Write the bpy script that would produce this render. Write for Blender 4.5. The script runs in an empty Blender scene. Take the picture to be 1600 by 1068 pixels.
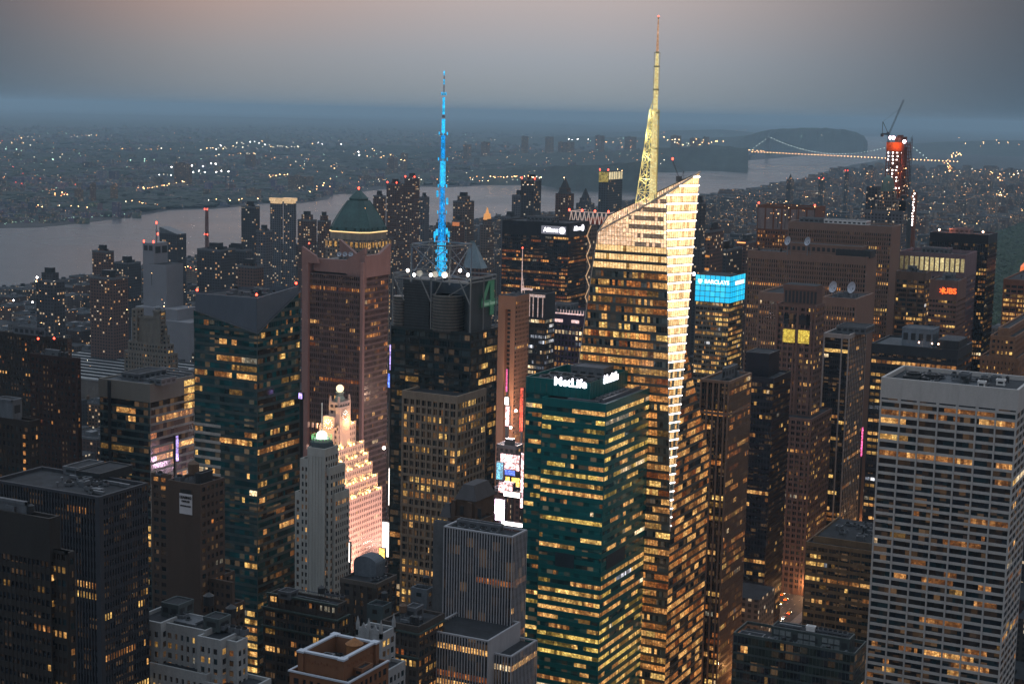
import bpy, math, random
from mathutils import Vector, Matrix
R_ = random.Random(7)
sc = bpy.context.scene
COL = sc.collection
# ---------------------------------------------------------------- camera
# world axes: +X = east across the avenues, +Y = uptown along the avenues, metres; camera on a high observation deck
F_PX, CX, CY = 2500.0, 800.0, 534.0
YAW, PITCH, ROLL = math.radians(27.0), math.radians(8.15), math.radians(-1.25)
CAM = Vector((0, 0, 320))
_f0 = Vector((-math.sin(YAW), math.cos(YAW), 0)); _r0 = Vector((math.cos(YAW), math.sin(YAW), 0)); _u0 = Vector((0, 0, 1))
FW = _f0*math.cos(PITCH) - _u0*math.sin(PITCH); UP0 = _u0*math.cos(PITCH) + _f0*math.sin(PITCH)
RT = _r0*math.cos(ROLL) - UP0*math.sin(ROLL); UP = UP0*math.cos(ROLL) + _r0*math.sin(ROLL)
cd = bpy.data.cameras.new('camera'); cam = bpy.data.objects.new('camera', cd); COL.objects.link(cam)
cd.sensor_width = 36; cd.lens = F_PX/1600*36; cd.clip_start = 1; cd.clip_end = 200000
m = Matrix((RT, UP, -FW)).transposed().to_4x4(); m.translation = CAM; cam.matrix_world = m
sc.camera = cam
# ---------------------------------------------------------------- sky
w = bpy.data.worlds.new('World'); sc.world = w; w.use_nodes = True
nt = w.node_tree; N = nt.nodes; L = nt.links
bg = N['Background']
tc = N.new('ShaderNodeTexCoord'); sx = N.new('ShaderNodeSeparateXYZ'); L.new(tc.outputs['Generated'], sx.inputs[0])
def wramp(stops):
    r = N.new('ShaderNodeValToRGB'); e = r.color_ramp.elements
    while len(e) < len(stops): e.new(0.5)
    for k, (p, c) in enumerate(stops): e[k].position = p; e[k].color = (*c, 1)
    r.color_ramp.interpolation = 'EASE' if len(stops) < 3 else 'LINEAR'
    return r
# towards the afterglow (-X) and away from it
ZC = (.60,.68,.80); MC = (.72,.73,.80)
wa = wramp([(0, (.265,.31,.345)), (.012, (.30,.33,.355)), (.033, (.355,.375,.41)), (.068, (.50,.43,.42)), (.12, (.50,.40,.38)), (.35, MC), (1, ZC)])
wp = wramp([(0, (.20,.235,.27)), (.012, (.24,.255,.275)), (.033, (.30,.285,.29)), (.068, (.46,.31,.265)), (.12, (.46,.30,.24)), (.35, MC), (1, ZC)])
wb = wramp([(0, (.06,.10,.145)), (.012, (.07,.105,.145)), (.033, (.075,.10,.13)), (.068, (.08,.094,.115)), (.12, (.11,.125,.15)), (.35, (.52,.56,.64)), (1, ZC)])
we = wramp([(0, (.62,.33,.20)), (.10, (.46,.27,.19)), (.25, (.34,.27,.25)), (.5, (.40,.42,.48)), (1, ZC)])
for r in (wa, wp, wb, we): L.new(sx.outputs[2], r.inputs[0])
def wm(op, a, b=None):
    n = N.new('ShaderNodeMath'); n.operation = op
    for k, v in enumerate((a, b)):
        if v is None: continue
        if isinstance(v, (int, float)): n.inputs[k].default_value = v
        else: L.new(v, n.inputs[k])
    return n.outputs[0]
az = N.new('ShaderNodeMath'); az.operation = 'ARCTAN2'; L.new(sx.outputs[0], az.inputs[0]); L.new(sx.outputs[1], az.inputs[1])   # 0 uptown, negative to the west
def wstep(src, a, b):
    mr = N.new('ShaderNodeMapRange'); mr.interpolation_type = 'SMOOTHSTEP'; mr.inputs[1].default_value = math.radians(a); mr.inputs[2].default_value = math.radians(b); L.new(src, mr.inputs[0]); return mr.outputs[0]
def wmix(f, a, b):
    m = N.new('ShaderNodeMixRGB'); L.new(f, m.inputs[0]); L.new(a, m.inputs[1]); L.new(b, m.inputs[2]); return m.outputs[0]
glowf = wm('MULTIPLY', wstep(az.outputs[0], -49, -36), wm('SUBTRACT', 1.0, wstep(az.outputs[0], -25, -7)))
c = wmix(wstep(az.outputs[0], -26, -42), wa.outputs[0], wp.outputs[0])
c = wmix(glowf, wb.outputs[0], c)
c = wmix(wm('MULTIPLY', wstep(az.outputs[0], 20, 70), wm('SUBTRACT', 1.0, wstep(az.outputs[0], 130, 179))), c, we.outputs[0])
L.new(c, bg.inputs[0]); bg.inputs[1].default_value = 1.0
sc.view_settings.view_transform = 'Standard'; sc.view_settings.look = 'None'
sc.view_settings.gamma = 1; sc.view_settings.exposure = 0
# last glow of the sunset: a very weak, very soft sun low in the west
sd = bpy.data.lights.new('sun', 'SUN'); sd.energy = .12; sd.angle = math.radians(40); sd.color = (1, .72, .6)
so = bpy.data.objects.new('sun', sd); COL.objects.link(so)
so.rotation_euler = Vector((.92, -.25, -.30)).to_track_quat('-Z', 'Y').to_euler()
cy = sc.cycles
cy.use_denoising = True; cy.max_bounces = 5; cy.diffuse_bounces = 2; cy.glossy_bounces = 3; cy.transmission_bounces = 4
cy.volume_bounces = 1; cy.transparent_max_bounces = 8; cy.sample_clamp_indirect = 1.5; cy.sample_clamp_direct = 0
cy.caustics_reflective = False; cy.caustics_refractive = False; cy.use_adaptive_sampling = False
try: cy.denoiser = 'OPENIMAGEDENOISE'; cy.denoising_prefilter = 'ACCURATE'
except Exception: pass
# ---------------------------------------------------------------- picture point -> place in the city
def ray(px, py): return FW + RT*((px-CX)/F_PX) - UP*((py-CY)/F_PX)
def P(px, py, D):
    d = ray(px, py); return CAM + d*(D/math.hypot(d.x, d.y))
def G(px, py, z=0.0):
    d = ray(px, py); return CAM + d*((z-CAM.z)/d.z)
def proj(p):
    v = Vector(p)-CAM; f = v.dot(FW); return CX+F_PX*v.dot(RT)/f, CY-F_PX*v.dot(UP)/f
def along(c, axis, px):      # the point on the line through c along axis that lies in picture column px
    k = (px-CX)/F_PX; v = c-CAM
    t = (k*v.dot(FW)-v.dot(RT))/(axis.dot(RT)-k*axis.dot(FW)); return c+axis*t
XA, YA, ZA = Vector((1,0,0)), Vector((0,1,0)), Vector((0,0,1))
def foot(xc, yc, D, xl, xr): # near (south-east) roof corner, west end of the south face, north end of the east face
    c = P(xc, yc, D); a = along(c, XA, xl); b = along(c, YA, xr)
    return a.x, c.x, c.y, b.y, c.z
def zat(c, py):              # height above point c (x, y) seen at picture row py
    v = Vector((c[0], c[1], CAM.z))-CAM; k = (CY-py)/F_PX
    return CAM.z + (k*v.dot(FW)-v.dot(UP))/(ZA.dot(UP)-k*ZA.dot(FW))
# ---------------------------------------------------------------- materials
MATS = {}
def _new(name):
    m = bpy.data.materials.new(name); m.use_nodes = True
    return m, m.node_tree.nodes, m.node_tree.links, m.node_tree.nodes['Principled BSDF']
def math_(N, L, op, a, b=None):
    n = N.new('ShaderNodeMath'); n.operation = op
    for k, v in enumerate((a, b)):
        if v is None: continue
        if isinstance(v, (int, float)): n.inputs[k].default_value = v
        else: L.new(v, n.inputs[k])
    return n.outputs[0]
def wall(name, c, rough=.8, metal=0, var=.25, scale=.25, bump=.15):
    if name in MATS: return MATS[name]
    m, N, L, b = _new(name)
    g = N.new('ShaderNodeNewGeometry'); mp = N.new('ShaderNodeMapping'); mp.inputs['Scale'].default_value = (scale, scale, scale*.22)
    n1 = N.new('ShaderNodeTexNoise'); n1.inputs['Detail'].default_value = 6; n1.inputs['Roughness'].default_value = .65
    L.new(g.outputs['Position'], mp.inputs[0]); L.new(mp.outputs[0], n1.inputs['Vector']); n1.inputs['Scale'].default_value = 1
    r = N.new('ShaderNodeValToRGB'); e = r.color_ramp.elements
    e[0].position = .3; e[1].position = .72
    e[0].color = (*[x*(1-var) for x in c], 1); e[1].color = (*[min(1, x*(1+var)) for x in c], 1)
    L.new(n1.outputs[0], r.inputs[0])
    n2 = N.new('ShaderNodeTexNoise'); n2.inputs['Scale'].default_value = max(scale*5, .02); n2.inputs['Detail'].default_value = 4; L.new(g.outputs['Position'], n2.inputs['Vector'])
    m2 = N.new('ShaderNodeMapRange'); m2.inputs[1].default_value = .3; m2.inputs[2].default_value = .7; m2.inputs[3].default_value = 1-var*.7; m2.inputs[4].default_value = 1+var*.5
    L.new(n2.outputs[0], m2.inputs[0]); hv = N.new('ShaderNodeHueSaturation'); hv.inputs['Saturation'].default_value = 1.2; L.new(r.outputs[0], hv.inputs['Color']); L.new(m2.outputs[0], hv.inputs['Value'])
    L.new(hv.outputs[0], b.inputs['Base Color'])
    b.inputs['Roughness'].default_value = rough; b.inputs['Metallic'].default_value = metal
    MATS[name] = m; return m
def glass(name, c, rough=.12, spec=.6):
    if name in MATS: return MATS[name]
    m, N, L, b = _new(name)
    g = N.new('ShaderNodeNewGeometry'); n1 = N.new('ShaderNodeTexNoise'); n1.inputs['Scale'].default_value = .35; n1.inputs['Detail'].default_value = 2
    bp = N.new('ShaderNodeBump'); bp.inputs['Strength'].default_value = .25; bp.inputs['Distance'].default_value = .12
    L.new(g.outputs['Position'], n1.inputs['Vector']); L.new(n1.outputs[0], bp.inputs['Height']); L.new(bp.outputs[0], b.inputs['Normal'])
    n2 = N.new('ShaderNodeTexWhiteNoise'); sn = N.new('ShaderNodeVectorMath'); sn.operation = 'SNAP'; sn.inputs[1].default_value = (3, 3, 3.8)
    L.new(g.outputs['Position'], sn.inputs[0]); L.new(sn.outputs[0], n2.inputs['Vector'])
    r = N.new('ShaderNodeValToRGB'); r.color_ramp.elements[0].color = (*[x*.5 for x in c], 1); r.color_ramp.elements[1].color = (*[x*1.7 for x in c], 1)
    L.new(n2.outputs['Value'], r.inputs[0]); L.new(r.outputs[0], b.inputs['Base Color'])
    b.inputs['Roughness'].default_value = rough; b.inputs['Specular IOR Level'].default_value = spec
    cs = N.new('ShaderNodeSeparateColor'); L.new(n2.outputs['Color'], cs.inputs[0])
    L.new(math_(N, L, 'MULTIPLY', math_(N, L, 'POWER', cs.outputs[1], 9), .10), b.inputs['Emission Strength']); b.inputs['Emission Color'].default_value = (1,.55,.25,1); m.cycles.emission_sampling = 'NONE'
    MATS[name] = m; return m
def lit(name, c, s, contrast=.55):
    """a lit room behind a pane: blotches of furniture, people and ceiling lamps"""
    if name in MATS: return MATS[name]
    m, N, L, b = _new(name)
    g = N.new('ShaderNodeNewGeometry')
    n1 = N.new('ShaderNodeTexNoise'); n1.inputs['Scale'].default_value = .55; n1.inputs['Detail'].default_value = 4; n1.inputs['Roughness'].default_value = .7
    mp = N.new('ShaderNodeMapping'); mp.inputs['Scale'].default_value = (1.1, 1.1, 1.5)
    L.new(g.outputs['Position'], mp.inputs[0]); L.new(mp.outputs[0], n1.inputs['Vector'])
    mr = N.new('ShaderNodeMapRange'); mr.inputs[1].default_value = .36; mr.inputs[2].default_value = .66
    mr.inputs[3].default_value = 1-contrast; mr.inputs[4].default_value = 1+contrast
    L.new(n1.outputs[0], mr.inputs[0])
    r = N.new('ShaderNodeValToRGB'); r.color_ramp.elements[0].color = (c[0], c[1]*.8, c[2]*.6, 1); r.color_ramp.elements[1].color = (*c, 1)
    L.new(n1.outputs[0], r.inputs[0]); r.color_ramp.elements[0].position = .35; r.color_ramp.elements[1].position = .6
    vo = N.new('ShaderNodeTexVoronoi'); vo.inputs['Scale'].default_value = .85; L.new(g.outputs['Position'], vo.inputs['Vector'])
    m3 = N.new('ShaderNodeMapRange'); m3.inputs[1].default_value = .12; m3.inputs[2].default_value = .5; m3.inputs[3].default_value = 1+1.6*contrast; m3.inputs[4].default_value = .85; L.new(vo.outputs['Distance'], m3.inputs[0])
    sn = N.new('ShaderNodeVectorMath'); sn.operation = 'SNAP'; sn.inputs[1].default_value = (4.5, 4.5, 3.9); L.new(g.outputs['Position'], sn.inputs[0])
    w3 = N.new('ShaderNodeTexWhiteNoise'); L.new(sn.outputs[0], w3.inputs['Vector']); m4 = N.new('ShaderNodeMapRange'); m4.inputs[3].default_value = 1-contrast*.8; m4.inputs[4].default_value = 1+contrast*.5; L.new(w3.outputs['Value'], m4.inputs[0])
    v = math_(N, L, 'MULTIPLY', math_(N, L, 'MULTIPLY', mr.outputs[0], s), math_(N, L, 'MULTIPLY', m3.outputs[0], m4.outputs[0]))
    L.new(r.outputs[0], b.inputs['Emission Color']); L.new(v, b.inputs['Emission Strength'])
    b.inputs['Base Color'].default_value = (.02, .02, .02, 1); b.inputs['Roughness'].default_value = .25
    m.cycles.emission_sampling = 'NONE'
    MATS[name] = m; return m
def glow(name, c, s, sample='NONE'):
    if name in MATS: return MATS[name]
    m, N, L, b = _new(name)
    b.inputs['Emission Color'].default_value = (*c, 1); b.inputs['Emission Strength'].default_value = s
    b.inputs['Base Color'].default_value = (.1, .1, .1, 1); m.cycles.emission_sampling = sample
    MATS[name] = m; return m
def citymat(name, c, lit_p=.10, cw=3.8, ch=3.4, s=1.5, var=.5, tint=(1,.62,.28)):
    """masonry of a far block with its small windows drawn by cell; each face keeps its own brick tone"""
    if name in MATS: return MATS[name]
    m, N, L, b = _new(name)
    g = N.new('ShaderNodeNewGeometry'); sp = N.new('ShaderNodeSeparateXYZ'); L.new(g.outputs['Position'], sp.inputs[0])
    sn = N.new('ShaderNodeSeparateXYZ'); L.new(g.outputs['True Normal'], sn.inputs[0])
    ax = math_(N, L, 'ABSOLUTE', sn.outputs[0]); isx = math_(N, L, 'GREATER_THAN', ax, .7)
    mu = N.new('ShaderNodeMix'); mu.data_type = 'FLOAT'; L.new(isx, mu.inputs[0]); L.new(sp.outputs[0], mu.inputs[2]); L.new(sp.outputs[1], mu.inputs[3])
    u = math_(N, L, 'DIVIDE', mu.outputs[0], cw); v = math_(N, L, 'DIVIDE', sp.outputs[2], ch)
    fu = math_(N, L, 'FRACT', u); fv = math_(N, L, 'FRACT', v); cu = math_(N, L, 'FLOOR', u); cv = math_(N, L, 'FLOOR', v)
    win = math_(N, L, 'MULTIPLY', math_(N, L, 'LESS_THAN', math_(N, L, 'ABSOLUTE', math_(N, L, 'SUBTRACT', fu, .5)), .26),
                math_(N, L, 'LESS_THAN', math_(N, L, 'ABSOLUTE', math_(N, L, 'SUBTRACT', fv, .5)), .27))
    side = math_(N, L, 'LESS_THAN', math_(N, L, 'ABSOLUTE', sn.outputs[2]), .5); win = math_(N, L, 'MULTIPLY', win, side)
    cb = N.new('ShaderNodeCombineXYZ'); L.new(cu, cb.inputs[0]); L.new(cv, cb.inputs[1]); L.new(isx, cb.inputs[2])
    wn = N.new('ShaderNodeTexWhiteNoise'); L.new(cb.outputs[0], wn.inputs['Vector'])
    on = math_(N, L, 'MULTIPLY', win, math_(N, L, 'LESS_THAN', wn.outputs['Value'], lit_p))
    cs = N.new('ShaderNodeSeparateColor'); L.new(wn.outputs['Color'], cs.inputs[0])
    st = math_(N, L, 'MULTIPLY', on, math_(N, L, 'ADD', .35*s, math_(N, L, 'MULTIPLY', math_(N, L, 'POWER', cs.outputs[0], 4), s*4)))
    at = N.new('ShaderNodeAttribute'); at.attribute_name = 'tone'
    mm = N.new('ShaderNodeMixRGB'); mm.blend_type = 'MULTIPLY'; mm.inputs[0].default_value = 1; mm.inputs[2].default_value = (*c, 1)
    L.new(at.outputs['Color'], mm.inputs[1])
    dk = N.new('ShaderNodeMixRGB'); L.new(win, dk.inputs[0]); L.new(mm.outputs[0], dk.inputs[1]); dk.inputs[2].default_value = (.012,.014,.018,1)
    L.new(dk.outputs[0], b.inputs['Base Color']); b.inputs['Roughness'].default_value = .75
    cr = N.new('ShaderNodeValToRGB'); cr.color_ramp.elements[0].color = (tint[0], tint[1]*.75, tint[2]*.5, 1); cr.color_ramp.elements[1].color = (1, .86, .62, 1)
    L.new(cs.outputs[1], cr.inputs[0]); L.new(cr.outputs[0], b.inputs['Emission Color']); L.new(st, b.inputs['Emission Strength'])
    m.cycles.emission_sampling = 'NONE'; MATS[name] = m; return m
# ---------------------------------------------------------------- mesh builder
class MB:
    def __init__(s, o=(0,0,0)): s.v = []; s.f = []; s.m = []; s.t = []; s.o = Vector(o); s.tone = (1,1,1)
    def q(s, pts, m=0):
        n = len(s.v); s.v += [tuple(Vector(p)-s.o) for p in pts]; s.f.append(tuple(range(n, n+len(pts)))); s.m.append(m); s.t.append(s.tone)
    def box(s, x0, x1, y0, y1, z0, z1, m=0, mt=None, bottom=True):
        if x0 > x1: x0, x1 = x1, x0
        if y0 > y1: y0, y1 = y1, y0
        if z0 > z1: z0, z1 = z1, z0
        n = len(s.v); ox, oy, oz = s.o
        s.v += [(x-ox, y-oy, z-oz) for z in (z0, z1) for (x, y) in ((x0,y0),(x1,y0),(x1,y1),(x0,y1))]
        fs = [(0,1,5,4),(1,2,6,5),(2,3,7,6),(3,0,4,7),(4,5,6,7)] + ([(3,2,1,0)] if bottom else [])
        for k, f in enumerate(fs): s.f.append(tuple(n+i for i in f)); s.m.append(mt if (k == 4 and mt is not None) else m); s.t.append(s.tone)
    def prism(s, poly, z0, z1, m=0, mt=None, top=None):
        top = top or poly; k = len(poly); n = len(s.v)
        s.v += [tuple(Vector((x, y, z0))-s.o) for x, y in poly] + [tuple(Vector((x, y, z1))-s.o) for x, y in top]
        for i in range(k): j = (i+1) % k; s.f.append((n+i, n+j, n+k+j, n+k+i)); s.m.append(m); s.t.append(s.tone)
        s.f.append(tuple(n+k+i for i in range(k))); s.m.append(m if mt is None else mt); s.t.append(s.tone)
        s.f.append(tuple(n+i for i in reversed(range(k)))); s.m.append(m); s.t.append(s.tone)
    def bar(s, a, b, r, m=0, n=4, r2=None):
        a = Vector(a); b = Vector(b); r2 = r if r2 is None else r2; d = (b-a)
        if d.length < 1e-6: return
        d.normalize(); u = d.cross(ZA); u = u.normalized() if u.length > .01 else Vector((1,0,0)); v = d.cross(u)
        k = len(s.v)
        for c, rr in ((a, r), (b, r2)):
            for i in range(n):
                t = 2*math.pi*(i+.5)/n; s.v.append(tuple(c+u*math.cos(t)*rr+v*math.sin(t)*rr-s.o))
        for i in range(n): j = (i+1) % n; s.f.append((k+i, k+j, k+n+j, k+n+i)); s.m.append(m); s.t.append(s.tone)
        s.f.append(tuple(k+n+i for i in range(n))); s.m.append(m); s.t.append(s.tone)
        s.f.append(tuple(k+i for i in reversed(range(n)))); s.m.append(m); s.t.append(s.tone)
    def lathe(s, c, prof, n=16, m=0):   # prof: (radius, z)
        k = len(s.v)
        for r, z in prof:
            for i in range(n): t = 2*math.pi*i/n; s.v.append((c[0]+r*math.cos(t)-s.o.x, c[1]+r*math.sin(t)-s.o.y, z-s.o.z))
        for a in range(len(prof)-1):
            for i in range(n): j = (i+1) % n; s.f.append((k+a*n+i, k+a*n+j, k+(a+1)*n+j, k+(a+1)*n+i)); s.m.append(m); s.t.append(s.tone)
        s.f.append(tuple(k+(len(prof)-1)*n+i for i in range(n))); s.m.append(m); s.t.append(s.tone)
    def mesh(s, name, mats):
        me = bpy.data.meshes.new(name); me.from_pydata(s.v, [], s.f)
        for m in (mats if isinstance(mats, (list, tuple)) else [mats]): me.materials.append(m)
        me.polygons.foreach_set('material_index', s.m)
        if any(t != (1,1,1) for t in s.t):
            at = me.attributes.new('tone', 'FLOAT_COLOR', 'FACE'); buf = []
            for t in s.t: buf += [*t, 1]
            at.data.foreach_set('color', buf)
        me.update(); return me
    def build(s, name, mats, parent=None, smooth=False):
        me = s.mesh(name, mats)
        if smooth: me.polygons.foreach_set('use_smooth', [True]*len(me.polygons))
        o = bpy.data.objects.new(name, me); COL.objects.link(o)
        if parent is not None:
            o.parent = parent; d = s.o - wloc(parent)
            if d.length > 1e-9: o.location = d
        else: o.location = s.o
        return o
WL = {}
def wloc(o):
    return WL.get(o.name, Vector((0,0,0)))
def setwl(o, p): WL[o.name] = Vector(p)
def tag(o, label=None, cat=None, group=None, kind=None):
    if label: o['label'] = label
    if cat: o['category'] = cat
    if group: o['group'] = group
    if kind: o['kind'] = kind
    return o
def thing(name, label, cat, loc, group=None):
    o = bpy.data.objects.new(name, None); COL.objects.link(o); o.location = loc; o.empty_display_size = 2; setwl(o, loc)
    return tag(o, label, cat, group)
def part(mb, name, mats, parent, **k):
    mb_o = mb.o; o = mb.build(name, mats, parent, **k); setwl(o, mb_o); return o
# ---------------------------------------------------------------- shared materials
LIT = {
 'amber': [lit('lit_amber_bright', (1,.55,.18), .80), lit('lit_amber', (1,.46,.14), .42), lit('lit_amber_dim', (1,.40,.11), .15)],
 'yellow': [lit('lit_yellow_bright', (1,.64,.20), .90), lit('lit_yellow', (1,.56,.16), .45), lit('lit_yellow_dim', (.9,.5,.13), .15)],
 'gold': [lit('lit_gold_bright', (1,.70,.18), .80), lit('lit_gold', (.95,.64,.14), .42), lit('lit_gold_dim', (.75,.55,.13), .15)],
 'orange': [lit('lit_orange_bright', (1,.42,.11), .75), lit('lit_orange', (1,.34,.08), .36), lit('lit_orange_dim', (1,.27,.06), .14)],
 'white': [lit('lit_white_bright', (1,.80,.50), 1.2), lit('lit_white', (1,.74,.45), .6), lit('lit_white_dim', (.8,.75,.6), .2)],
 'cool': [lit('lit_cool_bright', (.85,.9,1), 1.0), lit('lit_cool', (.7,.8,1), .35), lit('lit_cool_dim', (.5,.6,.8), .15)],
}
GL = [glass('glass_night', (.012,.016,.022)), glass('glass_night_blue', (.010,.024,.030)), glass('glass_smoke', (.022,.018,.016))]
GTEAL = [glass('glass_teal', (.005,.095,.095), .2, .35), glass('glass_teal_deep', (.003,.055,.06), .16, .35)]
roofm = wall('roof_tar', (.020,.024,.029), .95, 0, .5, .12)
roofl = wall('roof_gravel', (.07,.08,.09), .95, 0, .35, .12)
steel = wall('steel_grey', (.13,.145,.16), .5, .3, .25, .6)
dksteel = wall('steel_dark', (.03,.034,.038), .5, .3, .25, .6)
white_m = wall('painted_white', (.62,.64,.64), .6, 0, .12, .6)
redlamp = glow('red_beacon', (1,.06,.03), 9)
whitelamp = glow('white_lamp', (1,.86,.72), 14)
# ---------------------------------------------------------------- buildings
def style(**k):
    d = dict(fh=3.9, bw=1.6, pe=1, pw=.45, pd=.45, sh=1.5, sd=.25, mw=.12, lit=.2, tones=('amber','yellow'), glass=GL, cap=2.5, par=1.1, band=.05, run=3, dim=.35, brt=.25)
    d.update(k); return d
FOOT = []
class Bld:
    def __init__(s, name, label, cat, spec, wallmat, group=None, roofmat=None, seed=None, nind=100):
        s.x0, s.x1, s.y0, s.y1, s.z = foot(*spec) if len(spec) == 5 and spec[0] != 'box' else spec[1:]
        c = Vector(((s.x0+s.x1)/2, (s.y0+s.y1)/2, 0)); s.c = c; s.cor = Vector((s.x1, s.y0, 0))
        s.root = thing(name, label, cat, c, group); s.W = MB(c); s.R = MB(c); s.wm = wallmat; s.rm = roofmat or roofm
        s.wins = []; s.rng = random.Random(seed if seed is not None else sum(map(ord, label))); s.nind = nind
        s.walls = [wallmat]; s.zmin = max(0, zat(s.cor, 1068)-25)
        FOOT.append((s.x0, s.x1, s.y0, s.y1, s.z))
    def lvl(s, S):
        r = s.rng.random(); return 0 if r < S['brt'] else (2 if r > 1-S['dim'] else 1)
    def face(s, side, a0, a1, f, z0, z1, S):
        """side S: plane y=f looking -Y, a = x; side E: plane x=f looking +X, a = y"""
        pd, pw, sh, fh, bw, pe, mw = S['pd'], S['pw'], S['sh'], S['fh'], S['bw'], S['pe'], S['mw']
        W = s.W; mi = 0
        def bx(u0, u1, d0, d1, w0, w1, m=mi):   # d = depth behind the face
            if side == 'S': W.box(u0, u1, f+d0, f+d1, w0, w1, m)
            else: W.box(f-d1, f-d0, u0, u1, w0, w1, m)
        cw = max(pw, .3); A0 = a0+cw; A1 = a1-cw
        nb = max(1, round((A1-A0)/bw)); b = (A1-A0)/nb
        nf = int((z1-z0)/fh)
        for j in range(pe, nb, pe):
            if pw > 0: u = A0+j*b; bx(u-pw/2, u+pw/2, 0, pd+.05, z0, z1)
        if S['sd'] > 0:
            for k in range(nf+1):
                top = z1-k*fh
                if top-fh < s.zmin-fh: break
                lo = max(z0, top-fh)
                bx(A0, A1, pd-S['sd'], pd+.04, lo, min(top, lo+sh), S.get('spm', 0))
        zt = z1
        for k in range(nf):
            top = z1-k*fh-.03; bot = z1-(k+1)*fh+sh
            if bot < s.zmin: break
            q = min(.92, S['lit']*(.15+2.3*s.rng.random()**2.6))
            if s.rng.random() < S['band']: q = .85
            if callable(S.get('prof')): q = S['prof'](k, nf, side, s.rng, q)
            j = 0; tn = s.rng.choice(S['tones'])
            while j < nb:
                ln = max(1, int(s.rng.expovariate(1/S['run']))+1); on = s.rng.random() < q; t = s.rng.choice(S['tones']) if s.rng.random() < .3 else tn
                lv = s.lvl(S); gm = s.rng.choice(S['glass'])
                if s.rng.random() < .05: t = 'white' if s.rng.random() < .75 else 'cool'
                for i in range(j, min(nb, j+ln)):
                    pl = pw/2 if (i % pe == 0 and i > 0) else (mw/2 if i else 0); pr = pw/2 if ((i+1) % pe == 0 and i+1 < nb) else mw/2
                    m = gm
                    if on: m = LIT[t][min(2, max(0, lv+s.rng.choice((0,0,0,1,-1))))]
                    s.wins.append((side, round(A0+i*b+pl, 3), round(A0+(i+1)*b-pr, 3), bot, top, f, pd, m))
                j += ln
    def vol(s, x0, x1, y0, y1, z0, z1, S, SE=None, sides='SE', cap=None, par=None):
        SE = dict(SE or S); SE['pd'] = min(SE['pd'], .26); SE['sd'] = min(SE['sd'], SE['pd']*.75); SE['pw'] = min(SE['pw'], SE['bw']*SE['pe']*.45)
        pd = S['pd']; cap = S['cap'] if cap is None else cap; par = S['par'] if par is None else par; W = s.W; SE = SE or S
        W.box(x0, x1-SE['pd'], y0+pd, y1, z0, z1-par, 0, 1)
        t = max(pd, SE['pd'])+.35
        W.box(x0, x1, y0, y0+t, z1-cap, z1); W.box(x1-t, x1, y0+t, y1-t, z1-cap, z1)
        W.box(x0, x1, y1-t, y1+.02, z1-cap, z1); W.box(x0-.02, x0+t, y0+t, y1-t, z1-cap, z1)
        cw = max(S['pw'], .3); ce = max(SE['pw'], .3)
        W.box(x1-cw, x1, y0, y0+ce, z0, z1-cap); W.box(x0, x0+cw, y0+.002, y0+pd+.05, z0, z1-cap); W.box(x1-SE['pd']-.05, x1-.002, y1-ce, y1, z0, z1-cap)
        if 'S' in sides: s.face('S', x0, x1, y0, z0, z1-cap, S)
        else: W.box(x0+cw, x1-cw, y0+.003, y0+pd+.05, z0, z1-cap)
        if 'E' in sides: s.face('E', y0, y1, x1, z0, z1-cap, SE)
        else: W.box(x1-SE['pd']-.05, x1-.003, y0+ce, y1-ce, z0, z1-cap)
    def winmesh(s, side, w, h, m):
        key = (side, round(w, 2), round(h, 2), m.name)
        if key not in WMESH:
            b = MB()
            if side == 'S': b.q([(0,0,0), (w,0,0), (w,0,h), (0,0,h)])
            else: b.q([(0,0,0), (0,w,0), (0,w,h), (0,0,h)])
            WMESH[key] = b.mesh('window', m)
        return WMESH[key]
    def done(s, extra=()):
        part(s.W, 'wall', [s.wm, s.rm, *extra], s.root)
        if s.R.v: part(s.R, 'roof_plant', [dksteel, steel, roofl], s.root)
        ws = sorted(s.wins, key=lambda q: -q[4])
        def pt(q):
            side, u0, u1, b, t, f, pd, m = q
            return (Vector((u0, f+pd-.06, b)), Vector((u1, f+pd-.06, b))) if side == 'S' else (Vector((f-pd+.06, u0, b)), Vector((f-pd+.06, u1, b)))
        for q in ws[:s.nind]:
            a, b_ = pt(q); o = bpy.data.objects.new('window', s.winmesh(q[0], q[2]-q[1], q[4]-q[3], q[7])); COL.objects.link(o)
            o.parent = s.root; o.location = a-s.c
        if ws[s.nind:]:
            mb = MB(s.c); mats = []
            for q in ws[s.nind:]:
                if q[7] not in mats: mats.append(q[7])
                a, b_ = pt(q); h = Vector((0,0,q[4]-q[3])); mb.q([a, b_, b_+h, a+h], mats.index(q[7]))
            o = part(mb, 'windows', mats, s.root); o['kind'] = 'stuff'
        return s
    # roof gear, each piece a part of the building
    def hut(s, x0, x1, y0, y1, z0, h, mat=None, name='mechanical_penthouse', rim=True, louvre=True):
        b = MB(Vector(((x0+x1)/2, (y0+y1)/2, z0))); b.box(x0, x1, y0, y1, z0, z0+h, 0, 1)
        if rim:
            t = .35
            b.box(x0-.15, x1+.15, y0-.15, y0+t, z0+h-.5, z0+h+.45); b.box(x0-.15, x1+.15, y1-t, y1+.15, z0+h-.5, z0+h+.45)
            b.box(x0-.15, x0+t, y0+t, y1-t, z0+h-.5, z0+h+.45); b.box(x1-t, x1+.15, y0+t, y1-t, z0+h-.5, z0+h+.45)
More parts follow.
